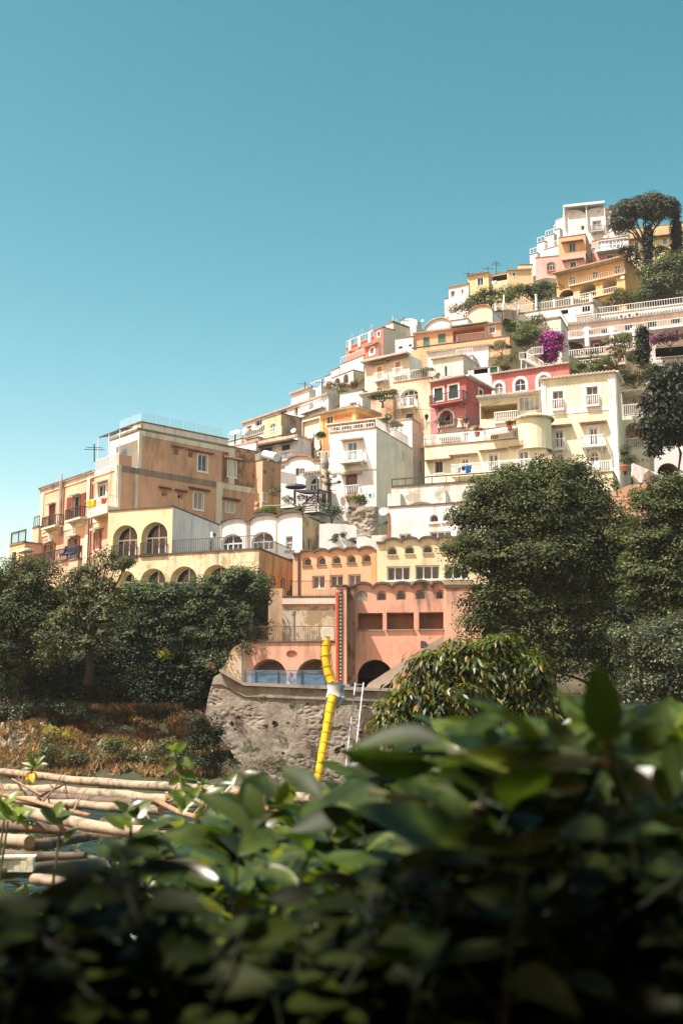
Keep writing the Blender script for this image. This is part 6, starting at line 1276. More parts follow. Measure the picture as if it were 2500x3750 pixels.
def cloth(label, Z, pts, Y, col, name='towel', cat='laundry'):
    q = [P(*Z(*p), Y) for p in pts]; mb = MB(); n = 8
    for j in range(n+1):
        for i in range(n+1):
            p = q[0].lerp(q[1], i/n).lerp(q[3].lerp(q[2], i/n), j/n); p.y += .06*math.sin(i*1.7+j*.3); mb.v.append(tuple(p))
    mb.f = [(j*(n+1)+i, j*(n+1)+i+1, (j+1)*(n+1)+i+1, (j+1)*(n+1)+i) for j in range(n) for i in range(n)]; mb.m = [0]*len(mb.f); o = mb.build(name, flat(col, .85), at=q[3], smooth=True)
    md = o.modifiers.new('thickness', 'SOLIDIFY'); md.thickness = .02; tag(o, label, cat)
cloth('bright blue towel hung over the white balcony rail', ZE, ((790,930),(848,922),(846,992),(796,1003)), 113.2, (20,110,180)); cloth('navy garment hung beside the blue towel', ZE, ((754,938),(790,934),(788,970),(758,974)), 113.3, (40,50,110), 'garment'); cloth('grey cloth hung at the left end of the balcony laundry', ZE, ((714,944),(748,940),(746,994),(718,998)), 113.4, (170,176,182))
cloth('yellow sheet spread over the corbelled balcony rail of the palazzo', ZF, ((818,872),(922,860),(918,928),(850,938)), 101, (250,214,40), 'sheet'); cloth('orange striped towel on the right of the corbelled balcony', ZF, ((968,850),(1024,846),(1012,900),(974,902)), 101.4, (214,96,60)); cloth('white cloth hanging under the dark pergola', ZS, ((792,1030),(830,1030),(828,1120),(800,1120)), 104.8, (236,240,246)); cloth('white linen on the ochre house terrace rail', ZR, ((585,510),(660,498),(660,545),(590,556)), 182, (246,246,244), 'linen')
def lounger(label, Z, x, y, Y, col):
    c = P(*Z(x, y), Y); o = thing('lounge_chair', label, 'chair', c); m_ = flat(col, .7); mb = MB(); mb.box(c+Vector((0,0,.42)), .3, .5, .04, .7); mb.build('seat', m_, o); mb = MB(); a = c+Vector((.35,.3,.45)); mb.hexa([a+Vector(v) for v in ((-.4,-.2,0),(.1,.25,0),(.15,.2,0),(-.35,-.25,0),(-.25,.0,.75),(.25,.45,.75),(.3,.4,.75),(-.2,-.05,.75))]); mb.build('backrest', m_, o)
    for dx, dy in ((-.3,-.3),(.3,-.3),(.3,.3),(-.3,.3)): mb = MB(); mb.tube([c+Vector((dx,dy,.0)), c+Vector((dx*.9,dy*.9,.42))], .025, 5); mb.build('leg', WIRON, o)
for x, col, lab in ((600,(70,90,120),'dark blue lounge chair nearest the drainpipe on the peach terrace'),(640,(120,150,190),'light blue lounge chair between the two darker ones'),(700,(60,80,130),'blue lounge chair at the right end of the peach terrace')): lounger(lab, ZF, x, 1422 if x > 650 else 1432, 101, col)
def antenna(label, Z, x, y0, y1, Y, arms=3):
    o = thing('antenna', label, 'antenna', P(*Z(x, y1), Y)); mb = MB(); b_, t_ = P(*Z(x, y1), Y), P(*Z(x, y0), Y); mb.tube([b_, t_], .06, 5); mb.build('mast', IRON, o); mb = MB()
    for k in range(arms): p = b_.lerp(t_, .7+.12*k); mb.tube([p-Vector((.9-.2*k,0,0)), p+Vector((.9-.2*k,.2,0))], .035, 4)
    mb.build('aerials', IRON, o)
antenna('many armed aerial on the ochre house roof', ZR, 652, 220, 400, 184); antenna('thin mast left on the ochre house roof', ZR, 248, 368, 460, 184, 1); antenna('thin mast above the tiled corner of the ochre house', ZR, 530, 300, 385, 184, 1)
antenna('aerial on the white rooftop behind the red house', ZP, 1282, 240, 380, 168, 1); antenna('aerial on the white penthouse of the long house', ZD, 696, 125, 190, 152, 1); antenna('thin lightning rod beside the white penthouse', ZD, 762, 160, 190, 154, 1); antenna('white mast on the terrace glass railing of the long house', ZD, 858, 105, 190, 152, 1); antenna('aerial at the corner of the palazzo canopy', ZF, 905, 330, 500, 104, 2)
# metal staircase
st = thing('metal_staircase', 'white metal staircase with landings above the rose house', 'stairs', P(*ZQ(120,800),139)); mb = MB(); q = lambda x, y, Y=139: P(*ZQ(x, y), Y)
mb.hexa([q(5,700), q(65,700), q(65,700,141), q(5,700,141)]+[v+Vector((0,0,.15)) for v in (q(5,700), q(65,700), q(65,700,141), q(5,700,141))]); mb.hexa([q(130,655,137.8), q(225,645,137.8), q(225,645,141), q(130,655,141)]+[v+Vector((0,0,.15)) for v in (q(130,655,137.8), q(225,645,137.8), q(225,645,141), q(130,655,141))]); mb.build('landing', WHITE, st)
mb = MB(); a, b_ = q(70,700), q(230,790,137.6)
for k in range(12): p = a.lerp(b_, k/12); mb.box(p, .5, .2, .04, .6)
mb.tube([a, b_], .08, 4); mb.build('stair_flight', WIRON, st); mb = MB()
rail(mb, q(5,700), q(65,700), .95, .2, .02); rail(mb, q(65,700), q(130,652), .95, .2, .02); rail(mb, q(130,655,137.8), q(225,645,137.8), .95, .2, .02); rail(mb, q(70,700), q(230,790,137.6), .95, .2, .02); mb.build('railing', WIRON, st); mb = MB()
for x, y in ((68,790),(20,790)): mb.tube([q(x,700), q(x,y)], .08, 5)
mb.build('post', WIRON, st)
lw = thing('garden_terrace', 'stepped earth terrace with pale railing between salmon house and olive tree', 'terrace', P(*ZB(1100,880),142)); mb = MB(); q = [P(*ZB(*v),142) for v in ((1015,810),(1225,785),(1225,890),(1015,900))]
mb.hexa([q[3], q[2], q[2]+Vector((0,4,0)), q[3]+Vector((0,4,0)), q[0], q[1], q[1]+Vector((0,4,0)), q[0]+Vector((0,4,0))]); mb.build('wall', plaster((170,150,112), .8, .7, (110,110,60), .5), lw); mb = MB(); rail(mb, q[0], q[1], .8, .25, .02); rail(mb, q[1], P(*ZB(1390,760),144), .8, .25, .02); mb.build('railing', flat((170,160,140)), lw)
# street lantern and post by the tall house
ln = thing('wall_lantern', 'black wall lantern above the roof edge beside the crimson terrace', 'lamp', P(*ZE(420,500),124)); mb = MB(); c = P(*ZE(420,462),124); mb.lathe(c, [(.12,-.3),(.22,.1),(.28,.12),(.05,.35),(0,.45)], 8); mb.build('lantern', flat((50,46,44)), ln); mb = MB(); mb.tube([c-Vector((0,0,.3)), c-Vector((0,0,1.3))], .05, 5); mb.build('bracket', IRON, ln)
pf = thing('chimney_pipe', 'tall tan chimney pipe with grey cowl before the tall white house', 'chimney', P(*ZS(942,1000),115)); mb = MB(); mb.tube([P(*ZS(942,1000),115), P(*ZS(942,640),115)], .3, 8); mb.build('pipe', plaster((226,196,160), .3), pf); mb = MB(); mb.lathe(P(*ZS(942,650),115), [(.34,0),(.4,.5),(.25,1.1),(.1,1.5),(0,1.6)], 10); mb.build('cowl', CONC, pf)
for (x, y, lab) in ((905,648,'small flower pot in front of the cream rail pier'),(1215,590,'red geranium box on the right rail pier')):
    c = P(*ZE(x, y), 114.6); o = thing('flower_pot', lab, 'flower pot', c); mb = MB(); mb.lathe(c-Vector((0,0,.0)), [(.2,0),(.3,.4),(.32,.4),(.25,.38)], 10); mb.build('pot', plaster((200,110,76), .2), o); V, Q = clumps([((c.x, c.y, c.z+.6), (.5,.3,.3))], 22, .15, 12, .16, .1); npmesh('flowers', V, Q, leafm((.25,.04,.03), (.5,.1,.07), .3, .6, (.06,.1,.03,.5)), o)
aw = thing('awning', 'cream striped awning with scalloped edge over the yellow house terrace', 'awning', P(*ZE(1190,600),116)); mb = MB(); q = [P(*ZE(1008,608),115.2), P(*ZE(1240,575),115.0), P(*ZE(1376,535),117.2), P(*ZE(1015,590),117.6)]; mb.hexa(q+[v+Vector((0,0,.05)) for v in q]); mb.build('canvas', flat((246,238,222), .8), aw); mb = MB()
for k in range(12): a = q[0].lerp(q[1], k/12); b_ = q[0].lerp(q[1], (k+.8)/12); m_ = (a+b_)/2-Vector((0,0,.42)); mb.add([a, b_, b_-Vector((0,0,.25)), m_, a-Vector((0,0,.25))], [(0,1,2,3,4)])
mb.build('valance', flat((250,246,236), .8), aw)
def uroof(label, Z, pts, Y, mat):
    q = [P(*Z(*p[:2]), p[2]) for p in pts]; o = thing('roof_umbrella', label, 'parasol', q[0]-Vector((0,0,3))); mb = MB(); mb.hexa(q+[v+Vector((0,0,.15)) for v in q]); mb.build('canopy', mat, o); mb = MB(); mb.tube([(q[0]+q[2])/2-Vector((0,0,4)), (q[0]+q[2])/2], .1, 5); mb.build('pole', IRON, o)
uroof('black square parasol on the crest house roof beside the pine', ZA, ((845,182,226),(960,172,226),(950,135,232),(865,138,232)), 230, flat((30,34,38), .8))
uroof('white square canvas roof at the long house terrace end', ZD, ((0,640,140),(75,612,140),(60,590,146),(-20,615,146)), 140, flat((244,244,240), .8)); uroof('folded white sun sail by the orange house foot', ZD, ((724,672,127),(830,640,127),(830,606,130),(756,632,130)), 128, flat((246,246,242), .8))

# ---------------------------------------------------------------- two people on the crimson house terrace
def person(label, c, pose, shirt, legs, hair, H=1.68, longhair=False, skirt=False):
    c = Vector(c); o = thing('person', label, 'person', c); k = H/1.7
    J = {'pelvis':(0,0,.92),'waist':(0,0,1.08),'chest':(0,0,1.3),'neck':(0,.0,1.44),'head0':(0,-.01,1.52),'head':(0,-.02,1.6),'crown':(0,-.0,1.69)}
    for s_, n in ((-1,'l'),(1,'r')):
        J['sh'+n] = (s_*.17,0,1.38); J['hip'+n] = (s_*.09,0,.88); J['kn'+n] = (s_*.1,-.03,.48); J['an'+n] = (s_*.1,.0,.08); J['toe'+n] = (s_*.11,-.16,.03)
        J['el'+n], J['wr'+n], J['ha'+n] = pose[n]
    E = [('pelvis','waist'),('waist','chest'),('chest','neck'),('neck','head0'),('head0','head'),('head','crown')]
    for n in 'lr': E += [('chest','sh'+n),('sh'+n,'el'+n),('el'+n,'wr'+n),('wr'+n,'ha'+n),('pelvis','hip'+n),('hip'+n,'kn'+n),('kn'+n,'an'+n),('an'+n,'toe'+n)]
    R = {'pelvis':.13,'waist':.12,'chest':.14,'neck':.055,'head0':.075,'head':.1,'crown':.07}
    for n in 'lr': R.update({'sh'+n:.065,'el'+n:.045,'wr'+n:.032,'ha'+n:.035,'hip'+n:.09,'kn'+n:.06,'an'+n:.042,'toe'+n:.035})
    names = list(J); me = bpy.data.meshes.new('body'); me.from_pydata([tuple(x*k for x in J[n]) for n in names], [(names.index(a), names.index(b_)) for a, b_ in E], [])
    me.materials.append(flat((206,156,126), .6)); b = bpy.data.objects.new('body', me); COL.objects.link(b); b.parent = o
    md = b.modifiers.new('skin', 'SKIN'); sv = me.skin_vertices[0].data
    for i, n in enumerate(names): sv[i].radius = (R[n]*k*(1.25 if n in ('chest','pelvis') else 1), R[n]*k*.85)
    sv[0].use_root = True; b.modifiers.new('smooth', 'SUBSURF').levels = 1; b.modifiers['smooth'].render_levels = 1
    L = lambda prof, n=14, sq=.72: [((r*math.cos(2*math.pi*j/n))*k+c.x, (r*sq*math.sin(2*math.pi*j/n))*k+c.y, z*k+c.z) for r, z in prof for j in range(n)]
    def cloths(name, prof, mat, at=(0,0)):
        mb = MB(); v = L(prof); n = 14; mb.add([(x+at[0]*k, y+at[1]*k, z) for x, y, z in v], [(a*n+j, a*n+(j+1) % n, (a+1)*n+(j+1) % n, (a+1)*n+j) for a in range(len(prof)-1) for j in range(n)]); mb.build(name, mat, o, smooth=True)
    cloths('shirt', [(.185,.9),(.175,1.05),(.2,1.28),(.215,1.36),(.12,1.45),(.07,1.46)], shirt)
    if skirt: cloths('skirt', [(.3,.45),(.24,.7),(.19,.95)], legs)
    else:
        for s_ in (-1, 1): cloths('trouser_leg', [(.1,.46),(.11,.7),(.115,.93)], legs, (s_*.1,0))
    for n in 'lr':
        mb = MB(); a, e = [Vector(J[q+n])*k+c for q in ('sh','el')]; mb.tube([a+(a-e)*.1, a.lerp(e,.75)], [.08*k,.065*k], 8); mb.build('sleeve', shirt, o)
    mb = MB(); hc = Vector(J['head'])*k+c; prof = [(.02,.13),(.09,.11),(.118,.04),(.115,-.03)]+([(.1,-.12),(.08,-.24)] if longhair else [])
    mb.lathe(hc+Vector((0,.02,.0)), [(r*k, z*k) for r, z in prof], 12); mb.build('hair', flat(hair, .7), o, smooth=True)
    mb = MB(); mb.box(hc+Vector((0,-.105*k,-.0)), .012, .015, .022); mb.build('nose', flat((206,150,120), .6), o)
    for s_ in (-1, 1): mb = MB(); mb.box(hc+Vector((s_*.035*k,-.09*k,.02*k)), .012, .008, .008); mb.build('eye', flat((40,30,26)), o)
    mb = MB(); mb.box(hc+Vector((0,-.09*k,-.05*k)), .025, .008, .007); mb.build('mouth', flat((160,90,84)), o)
    for n in 'lr':
        w, hnd = Vector(J['wr'+n])*k+c, Vector(J['ha'+n])*k+c; d = (hnd-w).normalized(); sd = d.cross(Vector((0,1,.2))).normalized()
        for f_, ln in enumerate((.06,.075,.08,.07)): mb = MB(); p = hnd+sd*(f_-1.5)*.02; mb.tube([p, p+d*ln*.6, p+d*ln+Vector((0,-.015,-.005))], [.009,.008,.006], 6); mb.build('finger', flat((206,156,126), .6), o)
        mb = MB(); p = w.lerp(hnd,.5)+sd*.035; mb.tube([p, p+sd*.03+d*.04], [.011,.008], 6); mb.build('thumb', flat((206,156,126), .6), o)
    return o
fz = CRT.zt-.62; pw = P(*ZE(737, 520), 123.2); pm = P(*ZE(796, 520), 123.0)
hz = P(*ZE(737, 458), 123.2).z; hm = P(*ZE(796, 448), 123).z
person('woman in a cream dress raising both hands to her face on the crimson terrace', (pw.x, pw.y, hz-1.64), {'l':((-.3,-.12,1.42),(-.12,-.26,1.56),(-.07,-.24,1.62)),'r':((.3,-.12,1.42),(.12,-.26,1.56),(.07,-.24,1.62))}, flat((244,232,206), .8), flat((244,232,206), .8), (96,66,40), 1.64, True, True)
person('man in dark shirt and pale shorts pointing left on the crimson terrace', (pm.x, pm.y, hm-1.78), {'l':((-.32,-.16,1.2),(-.5,-.3,1.16),(-.58,-.34,1.16)),'r':((.24,.02,1.12),(.26,-.08,.88),(.26,-.1,.8))}, flat((52,54,62), .8), flat((222,222,218), .8), (40,30,26), 1.78)

for lab, Z, a, b_, Y0, Y1, sag in (('thin cable strung across the crimson house and the arched balcony house', ZE, (340,386), (1140,312), 124, 117, .5), ('black cable hanging from the palazzo to the white vaults', ZG, (1040,640), (690,1080), 110, 100, .8), ('cable looping between the tall house and the yellow house', ZE, (290,620), (520,660), 120, 117, .4), ('wire crossing in front of the deep yellow house', ZA, (360,800), (1000,650), 185, 182, .3)):
    p, q = P(*Z(*a), Y0), P(*Z(*b_), Y1); mb = MB(); mb.tube([p.lerp(q, t/12)-Vector((0,0,sag*4*(t/12)*(1-t/12))) for t in range(13)], .025, 5); tag(mb.build('cable', IRON, at=p), lab, 'cable')
# ================================================================ near the camera: lemon pergola and citrus hedge
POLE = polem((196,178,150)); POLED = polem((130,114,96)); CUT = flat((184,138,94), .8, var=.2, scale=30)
def gp(x, y, z): d = ray(*ZN(x, y)); return d*(z/d.z)     # point of the flat pergola seen at ZN x, y
def pole(label, pts, z, r0, r1, mat=None, cut=True, name='pole'):
    q = [gp(x, y, z) for x, y in pts]; N = 14; path = []; r0 *= 1.04; r1 *= 1.04
    for i in range(N+1):
        f = i/N*(len(q)-1); k = min(int(f), len(q)-2); p = q[k].lerp(q[k+1], f-k); p = p+Vector((0, .03*noise.noise(p*1.3), .025*noise.noise(p*1.7+Vector((5,0,0))))); path.append(p)
    o = thing(name, label, 'pole', path[0]); mb = MB(); rs = [r0+(r1-r0)*i/N+.05*r0*math.sin(i*2.1) for i in range(N+1)]; mb.tube(path, rs, 12, 0, False); mb.build('shaft', mat or POLE, o, smooth=True)
    for e, rr, d in ((path[-1], rs[-1], path[-1]-path[-2]), (path[0], rs[0], path[0]-path[1])):
        mb = MB(); d = d.normalized(); mb.tube([e-d*.01, e+d*.006], rr, 12); mb.build('cut_end', CUT, o)
pole('long pale pole furthest back, its end lost behind the hedge', [(-260,140),(0,165),(300,198),(700,235),(1220,268),(1500,300)], -.50, .06, .052)
pole('second long pale pole just before the furthest one', [(-150,235),(200,252),(600,278),(960,312),(1400,345)], -.52, .056, .05)
pole('slim pole in the middle cut off near the dark stub', [(-200,285),(230,312),(500,330),(772,354)], -.52, .04, .036)
pole('thick pale pole with a sharpened orange cut end', [(-120,330),(40,348),(240,382),(450,425),(690,452)], -.50, .046, .034)
pole('short dark stub crossing behind the sharpened pole', [(640,455),(760,425),(885,412)], -.51, .022, .02, POLED)
pole('thick pale pole at the left with a round sawn face', [(-300,480),(-50,488),(138,506)], -.50, .036, .034)
pole('dark pole resting beyond the round sawn one', [(140,520),(280,495),(424,472)], -.52, .03, .024, POLED)
pole('dark weathered pole across the bottom beside the pale box', [(-300,705),(0,650),(220,622),(446,606)], -.50, .026, .019, POLED)
pole('pale split pole lowest of the pergola at the left', [(170,690),(300,715),(462,750)], -.50, .02, .018)
pole('grey shaded pole tucked under the second long one', [(-200,262),(300,292),(800,322)], -.58, .05, .045, POLED)  # added dark poles; shaded undersides of the poles put into their colour
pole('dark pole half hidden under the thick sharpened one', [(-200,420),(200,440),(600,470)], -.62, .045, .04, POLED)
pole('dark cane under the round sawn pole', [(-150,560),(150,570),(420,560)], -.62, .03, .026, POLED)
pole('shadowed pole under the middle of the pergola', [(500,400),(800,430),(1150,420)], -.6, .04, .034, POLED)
for k, (pts, r, lab) in enumerate(([[(-40,265),(140,300),(300,345),(430,372)], .022, 'thin bare branch tied across the left poles'],[[(740,300),(860,360),(1035,408)], .024, 'thin bare branch running toward the hedge at the middle'],[[(680,462),(860,458),(1060,452)], .018, 'thin straight cane lying before the sharpened pole'],[[(1040,270),(1190,330),(1400,360)], .03, 'knotted branch near the right end of the long poles'],[[(60,200),(200,280),(330,215)], .016, 'crooked twig beside the left yellow bloom'])):
    q = [gp(x, y, -.44) for x, y in pts]; o = thing('branch', lab, 'branch', q[0]); mb = MB(); mb.tube(q, [r*.9*(1-.5*i/len(q)) for i in range(len(q))], 7); mb.build('stem', barkm((190,150,112)), o, smooth=True)
    for i in range(4): mb = MB(); p = q[i % (len(q)-1)].lerp(q[i % (len(q)-1)+1], .4); mb.tube([p, p+Vector((random.uniform(-.15,.25), random.uniform(-.1,.2), random.uniform(.05,.2)))], [r*.5, r*.15], 5); mb.build('twig', barkm((170,132,98)), o)
m, nt, bs, _ = nodes('shade_net'); p = pos(nt); bs.inputs['Base Color'].default_value = (.01,.06,.06,1)
nt.links.new(ramp(nt, nz(nt, p, 3, 5), [(.3, (.008,.016,.015)), (.65, (.03,.058,.053))]), bs.inputs['Base Color']); bs.inputs['Roughness'].default_value = .95; bs.inputs['Specular IOR Level'].default_value = .05; bump(nt, bs, nz(nt, p, 60, 2), .3, .02)
mb = MB(); NX, NY = 50, 40
for j in range(NY+1):
    for i in range(NX+1):
        x = -7+12.5*i/NX; y = 2.4+14*j/NY; z = -.8+.1*noise.noise(Vector((x*.5, y*.35, 1)))-.06*abs(math.sin(y*1.1)); mb.v.append((x, y, z))
mb.f = [(j*(NX+1)+i, j*(NX+1)+i+1, (j+1)*(NX+1)+i+1, (j+1)*(NX+1)+i) for j in range(NY) for i in range(NX)]; mb.m = [0]*len(mb.f)
tag(mb.build('shade_net', m, at=(-2,6,-.5), smooth=True), 'sagging teal shade net spread beneath the pale poles', 'net')
bx = thing('wooden_box', 'pale slatted box among the lowest poles at the left', 'box', gp(95,645,-.5)); c = gp(88,608,-.47); mb = MB()
for k in range(5): mb.box(c+Vector((-.05+.025*k, 0, 0)), .0115, .034, .026, .15)
mb.box(c+Vector((0,.01,-.004)), .06, .033, .02, .15); mb.build('slats', plaster((236,228,190), .2), bx); mb = MB(); mb.box(c+Vector((0,0,.03)), .068, .04, .004, .15); mb.build('lid', plaster((240,232,200), .1), bx)
# citrus leaves
def bigleaves(C, T, N, L, W):
    """Pointed citrus leaves: folded along the midrib, curling down to the tip; T growth direction, N upper face."""
    n = len(C); st = np.linspace(0, 1, 8); prof = np.sin(np.pi*st**.85)**.8; prof[0] = .06; prof[-1] = .02
    T = T/np.linalg.norm(T, axis=1, keepdims=True); N = N-T*(N*T).sum(1, keepdims=True); N = N/(np.linalg.norm(N, axis=1, keepdims=True)+1e-9); B = np.cross(N, T); V = np.empty((n, 8, 3, 3)); curl = rng.uniform(.05, .3, (n,1)); fold = rng.uniform(.05, .3, (n,1)); tw = rng.normal(0, .15, (n,1))
    L = np.asarray(L).reshape(-1,1)*np.ones((n,1)); W = np.asarray(W).reshape(-1,1)*np.ones((n,1))
    for k, s in enumerate(st):
        mid = C+T*L*s-N*L*curl*s*s+B*L*tw*s*s*.5; wv = .025*np.sin(s*9+np.arange(n)[:,None])
        V[:,k,1] = mid; V[:,k,0] = mid-B*W*.5*prof[k]+N*W*(fold*prof[k]+wv); V[:,k,2] = mid+B*W*.5*prof[k]+N*W*(fold*prof[k]-wv)
    base = (np.arange(n)*24)[:,None,None]; q = []
    for k in range(7):
        for j in range(2): q.append([k*3+j, k*3+j+1, (k+1)*3+j+1, (k+1)*3+j])
    return V.reshape(-1,3), (base+np.array(q)[None]).reshape(-1,4)
CIT = leafm((.024,.045,.008), (.092,.134,.02), .38, .28, (.15,.18,.02,.12), spec=.5, big=1.2); CIT_SHADE = leafm((.007,.011,.003), (.026,.034,.006), .2, .5, spec=.05, big=1.2); CITH = leafm((.026,.05,.012), (.066,.1,.022), .35, .5, spec=.25, big=1.2); CITL = leafm((.07,.12,.012), (.16,.22,.03), .4, .32)  # dark copy of the citrus leaf carries the hedge shade in its colour
TOP = [(-300,3340),(0,3330),(150,3290),(300,3230),(380,3090),(470,3010),(560,3020),(650,2950),(740,2870),(850,2920),(950,2860),(1060,2820),(1150,2840),(1250,2810),(1330,2760),(1500,2730),(1700,2660),(1850,2680),(1950,2650),(2100,2620),(2180,2570),(2260,2600),(2330,2630),(2450,2630),(2800,2580)]
def top_py(px): return float(np.interp(px, [a for a, b in TOP], [b for a, b in TOP]))
def shoots(n, pxr, dr, ly, low, per, Lr, tilt):
    """Leafy shoots of the hedge: n shoots whose tips lie in the columns pxr at distances dr, from the hedge top down to row `low`."""
    C = []; T = []; N = []; Ls = []; st = MB()
    for k in range(n):
        px = random.uniform(*pxr); d = random.uniform(*dr); t0 = top_py(px)+ly; py = t0+(low-t0)*random.random()**1.25
        tip = P(px, py, d); dirv = Vector((random.gauss(0,.5), random.gauss(-.1,.4), .8)).normalized(); ln = random.uniform(.12,.22)
        st.tube([tip-dirv*ln-Vector((0,0,.05)), tip-dirv*ln*.5, tip], [.0022,.0018,.0012], 5)
        for j in range(per):
            f = j/per; b_ = tip-dirv*ln*f; a = j*2.4+k; side = Vector((math.cos(a), math.sin(a), tilt+.5*(1-f)-.35)).normalized()
            C.append(b_); T.append(side); N.append(Vector((random.gauss(0,.45), random.gauss(-.55,.45), .75))+dirv*.25); Ls.append(random.uniform(*Lr)*(.6+.5*f))
    return np.array([tuple(c) for c in C]), np.array([tuple(c) for c in T]), np.array([tuple(c) for c in N]), np.array(Ls), st
for name, lab, args, mat in (
    ('citrus_bush', 'sunlit citrus bush in front of the poles at lower left', (70, (230,1000), (1.6,2.4), 30, 3600, 10, (.06,.1), .45), CIT),
    ('citrus_bush', 'sunlit citrus bush at the middle below the old wall', (80, (850,1800), (1.35,2.2), 20, 3500, 10, (.085,.135), .55), CIT),
    ('citrus_bush', 'sunlit citrus bush at the right under the big blurred leaves', (70, (1650,2750), (1.2,2.0), 20, 3500, 10, (.085,.135), .55), CIT),
    ('citrus_bush', 'big leaved citrus bush rising at the right edge', (34, (1650,2750), (.92,1.2), 40, 3250, 9, (.085,.13), .6), CIT),
    ('citrus_hedge', 'shaded citrus hedge along the bottom edge', (230, (350,2900), (.72,.95), 430, 3950, 9, (.05,.08), .05), CIT_SHADE),
    ('citrus_hedge', 'shaded citrus hedge in the bottom left corner', (110, (-350,520), (.7,.92), 60, 3950, 9, (.05,.08), .05), CIT_SHADE),
    ('citrus_hedge', 'citrus hedge running on past the right side of the terrace', (150, (2950,6200), (.85,2.3), 120, 4200, 9, (.08,.12), .1), CIT),
    ('citrus_hedge', 'citrus hedge running on past the left side of the terrace', (120, (-3400,-420), (.85,2.3), 120, 4200, 9, (.08,.12), .1), CIT),
    ('citrus_hedge', 'deep inner growth of the citrus hedge', (420, (-400,3000), (1.2,2.6), 520, 4100, 9, (.08,.12), .05), CIT_SHADE)):
    C, T, N, Ls, st = shoots(*args); V, Q = bigleaves(C, T, N, Ls, Ls*.45); mid = C.mean(0); o = thing(name, lab, 'hedge' if 'hedge' in name else 'bush', (mid[0], mid[1], -1.5)); lf = npmesh('foliage', V, Q, mat, o)
    lf.data.polygons.foreach_set('use_smooth', [True]*len(lf.data.polygons)); st.build('stems', barkm((36,40,22)), o)
# the big near leaves at the right: each its own part
near = thing('citrus_branch', 'branch with very large blurred citrus leaves close to the lens at right', 'branch', tuple(P(2200,2900,.9))); mb = MB()
for pts in ([(2330,3300,.95),(2290,2980,.92),(2240,2800,.9),(2215,2720,.9)], [(2240,2800,.9),(1950,2790,.95),(1700,2760,1.0),(1450,2760,1.02)], [(2290,2980,.92),(1700,2960,.98),(1350,2900,1.05)]): mb.tube([P(*p) for p in pts], [.005,.004,.003,.0025][:len(pts)], 6)
mb.build('stem', barkm((100,104,60)), near)
HERO = [((2330,2800,.9),(2440,2560,.88),.42,(-.3,-1,.3)),((2100,2820,.92),(2010,2600,.93),.42,(.2,-1,.4)),((1880,2900,.95),(1900,2700,.96),.46,(.1,-1,.4)),((2420,2950,.85),(2480,2720,.84),.44,(-.2,-1,.3)),((1560,3000,1.05),(1500,2810,1.06),.44,(.2,-1,.4)),((2215,2720,.90),(2190,2440,.88),.46,(-.2,-1,.3)),((2215,2725,.9),(2400,2610,.86),.4,(0,-.6,1)),((2225,2760,.9),(2470,2760,.84),.4,(.1,-.7,1)),((1620,2720,1.0),(1300,2690,1.02),.36,(0,-.7,.8)),((1600,2800,1.0),(1235,2795,1.0),.3,(0,-.9,-.5)),((1700,2690,1.0),(1850,2575,1.05),.2,(.6,-.4,.8)),((1990,2690,.96),(1800,2570,.98),.3,(.2,-.7,.8)),
    ((2150,2760,.92),(1830,2640,.94),.3,(.1,-.6,.9)),((2180,2800,.9),(1790,2760,.94),.3,(0,-.8,.7)),((2150,2880,.9),(1740,2860,.93),.36,(0,-.9,.6)),((2000,2950,.93),(1740,2900,.93),.4,(0,-.8,.5)),((2260,2960,.9),(2520,2900,.85),.36,(.1,-.7,.9)),((2300,3050,.88),(2560,3010,.84),.34,(0,-.7,.9)),((1420,2960,1.05),(1130,2870,1.1),.36,(0,-.7,.9)),((1300,2990,1.1),(1060,3000,1.1),.4,(0,-.8,.6)),((1180,2920,1.12),(1020,2790,1.15),.36,(-.3,-.7,.8)),
    ((960,3000,1.25),(900,2870,1.25),.5,(-.2,-.9,.6)),((930,3060,1.2),(740,2880,1.2),.3,(.3,-.6,.6)),((1950,3130,.9),(1700,3080,.9),.36,(0,-.6,1)),((1880,3250,.88),(2130,3370,.85),.34,(0,-.5,1)),((1560,3260,.95),(1530,3320,.92),.5,(.2,-.9,.5)),((1650,3160,.95),(1560,3300,.9),.42,(-.3,-.8,.5)),((800,3480,.9),(990,3400,.9),.36,(0,-.6,1)),((2420,3430,.8),(2330,3360,.8),.6,(0,-.5,1)),((2060,3060,.9),(2330,3130,.86),.3,(.1,-.6,.9)),((2300,2700,.95),(2200,2880,.92),.36,(-.2,-.9,.4)),((0,3250,1.1),(-120,3380,1.0),.5,(.4,-.6,.8)),((-60,3500,1.0),(160,3230,1.05),.34,(.4,-.7,.5))]
for a, b_, w_, n in HERO:
    A = np.array([tuple(P(*a))]); Tv = np.array([tuple(P(*b_))])-A; L = float(np.linalg.norm(Tv)); V, Q = bigleaves(A, Tv, np.array([n], float), L, L*w_*1.1); o = npmesh('leaf', V, Q, CITH, near); o.data.polygons.foreach_set('use_smooth', [True]*len(o.data.polygons))
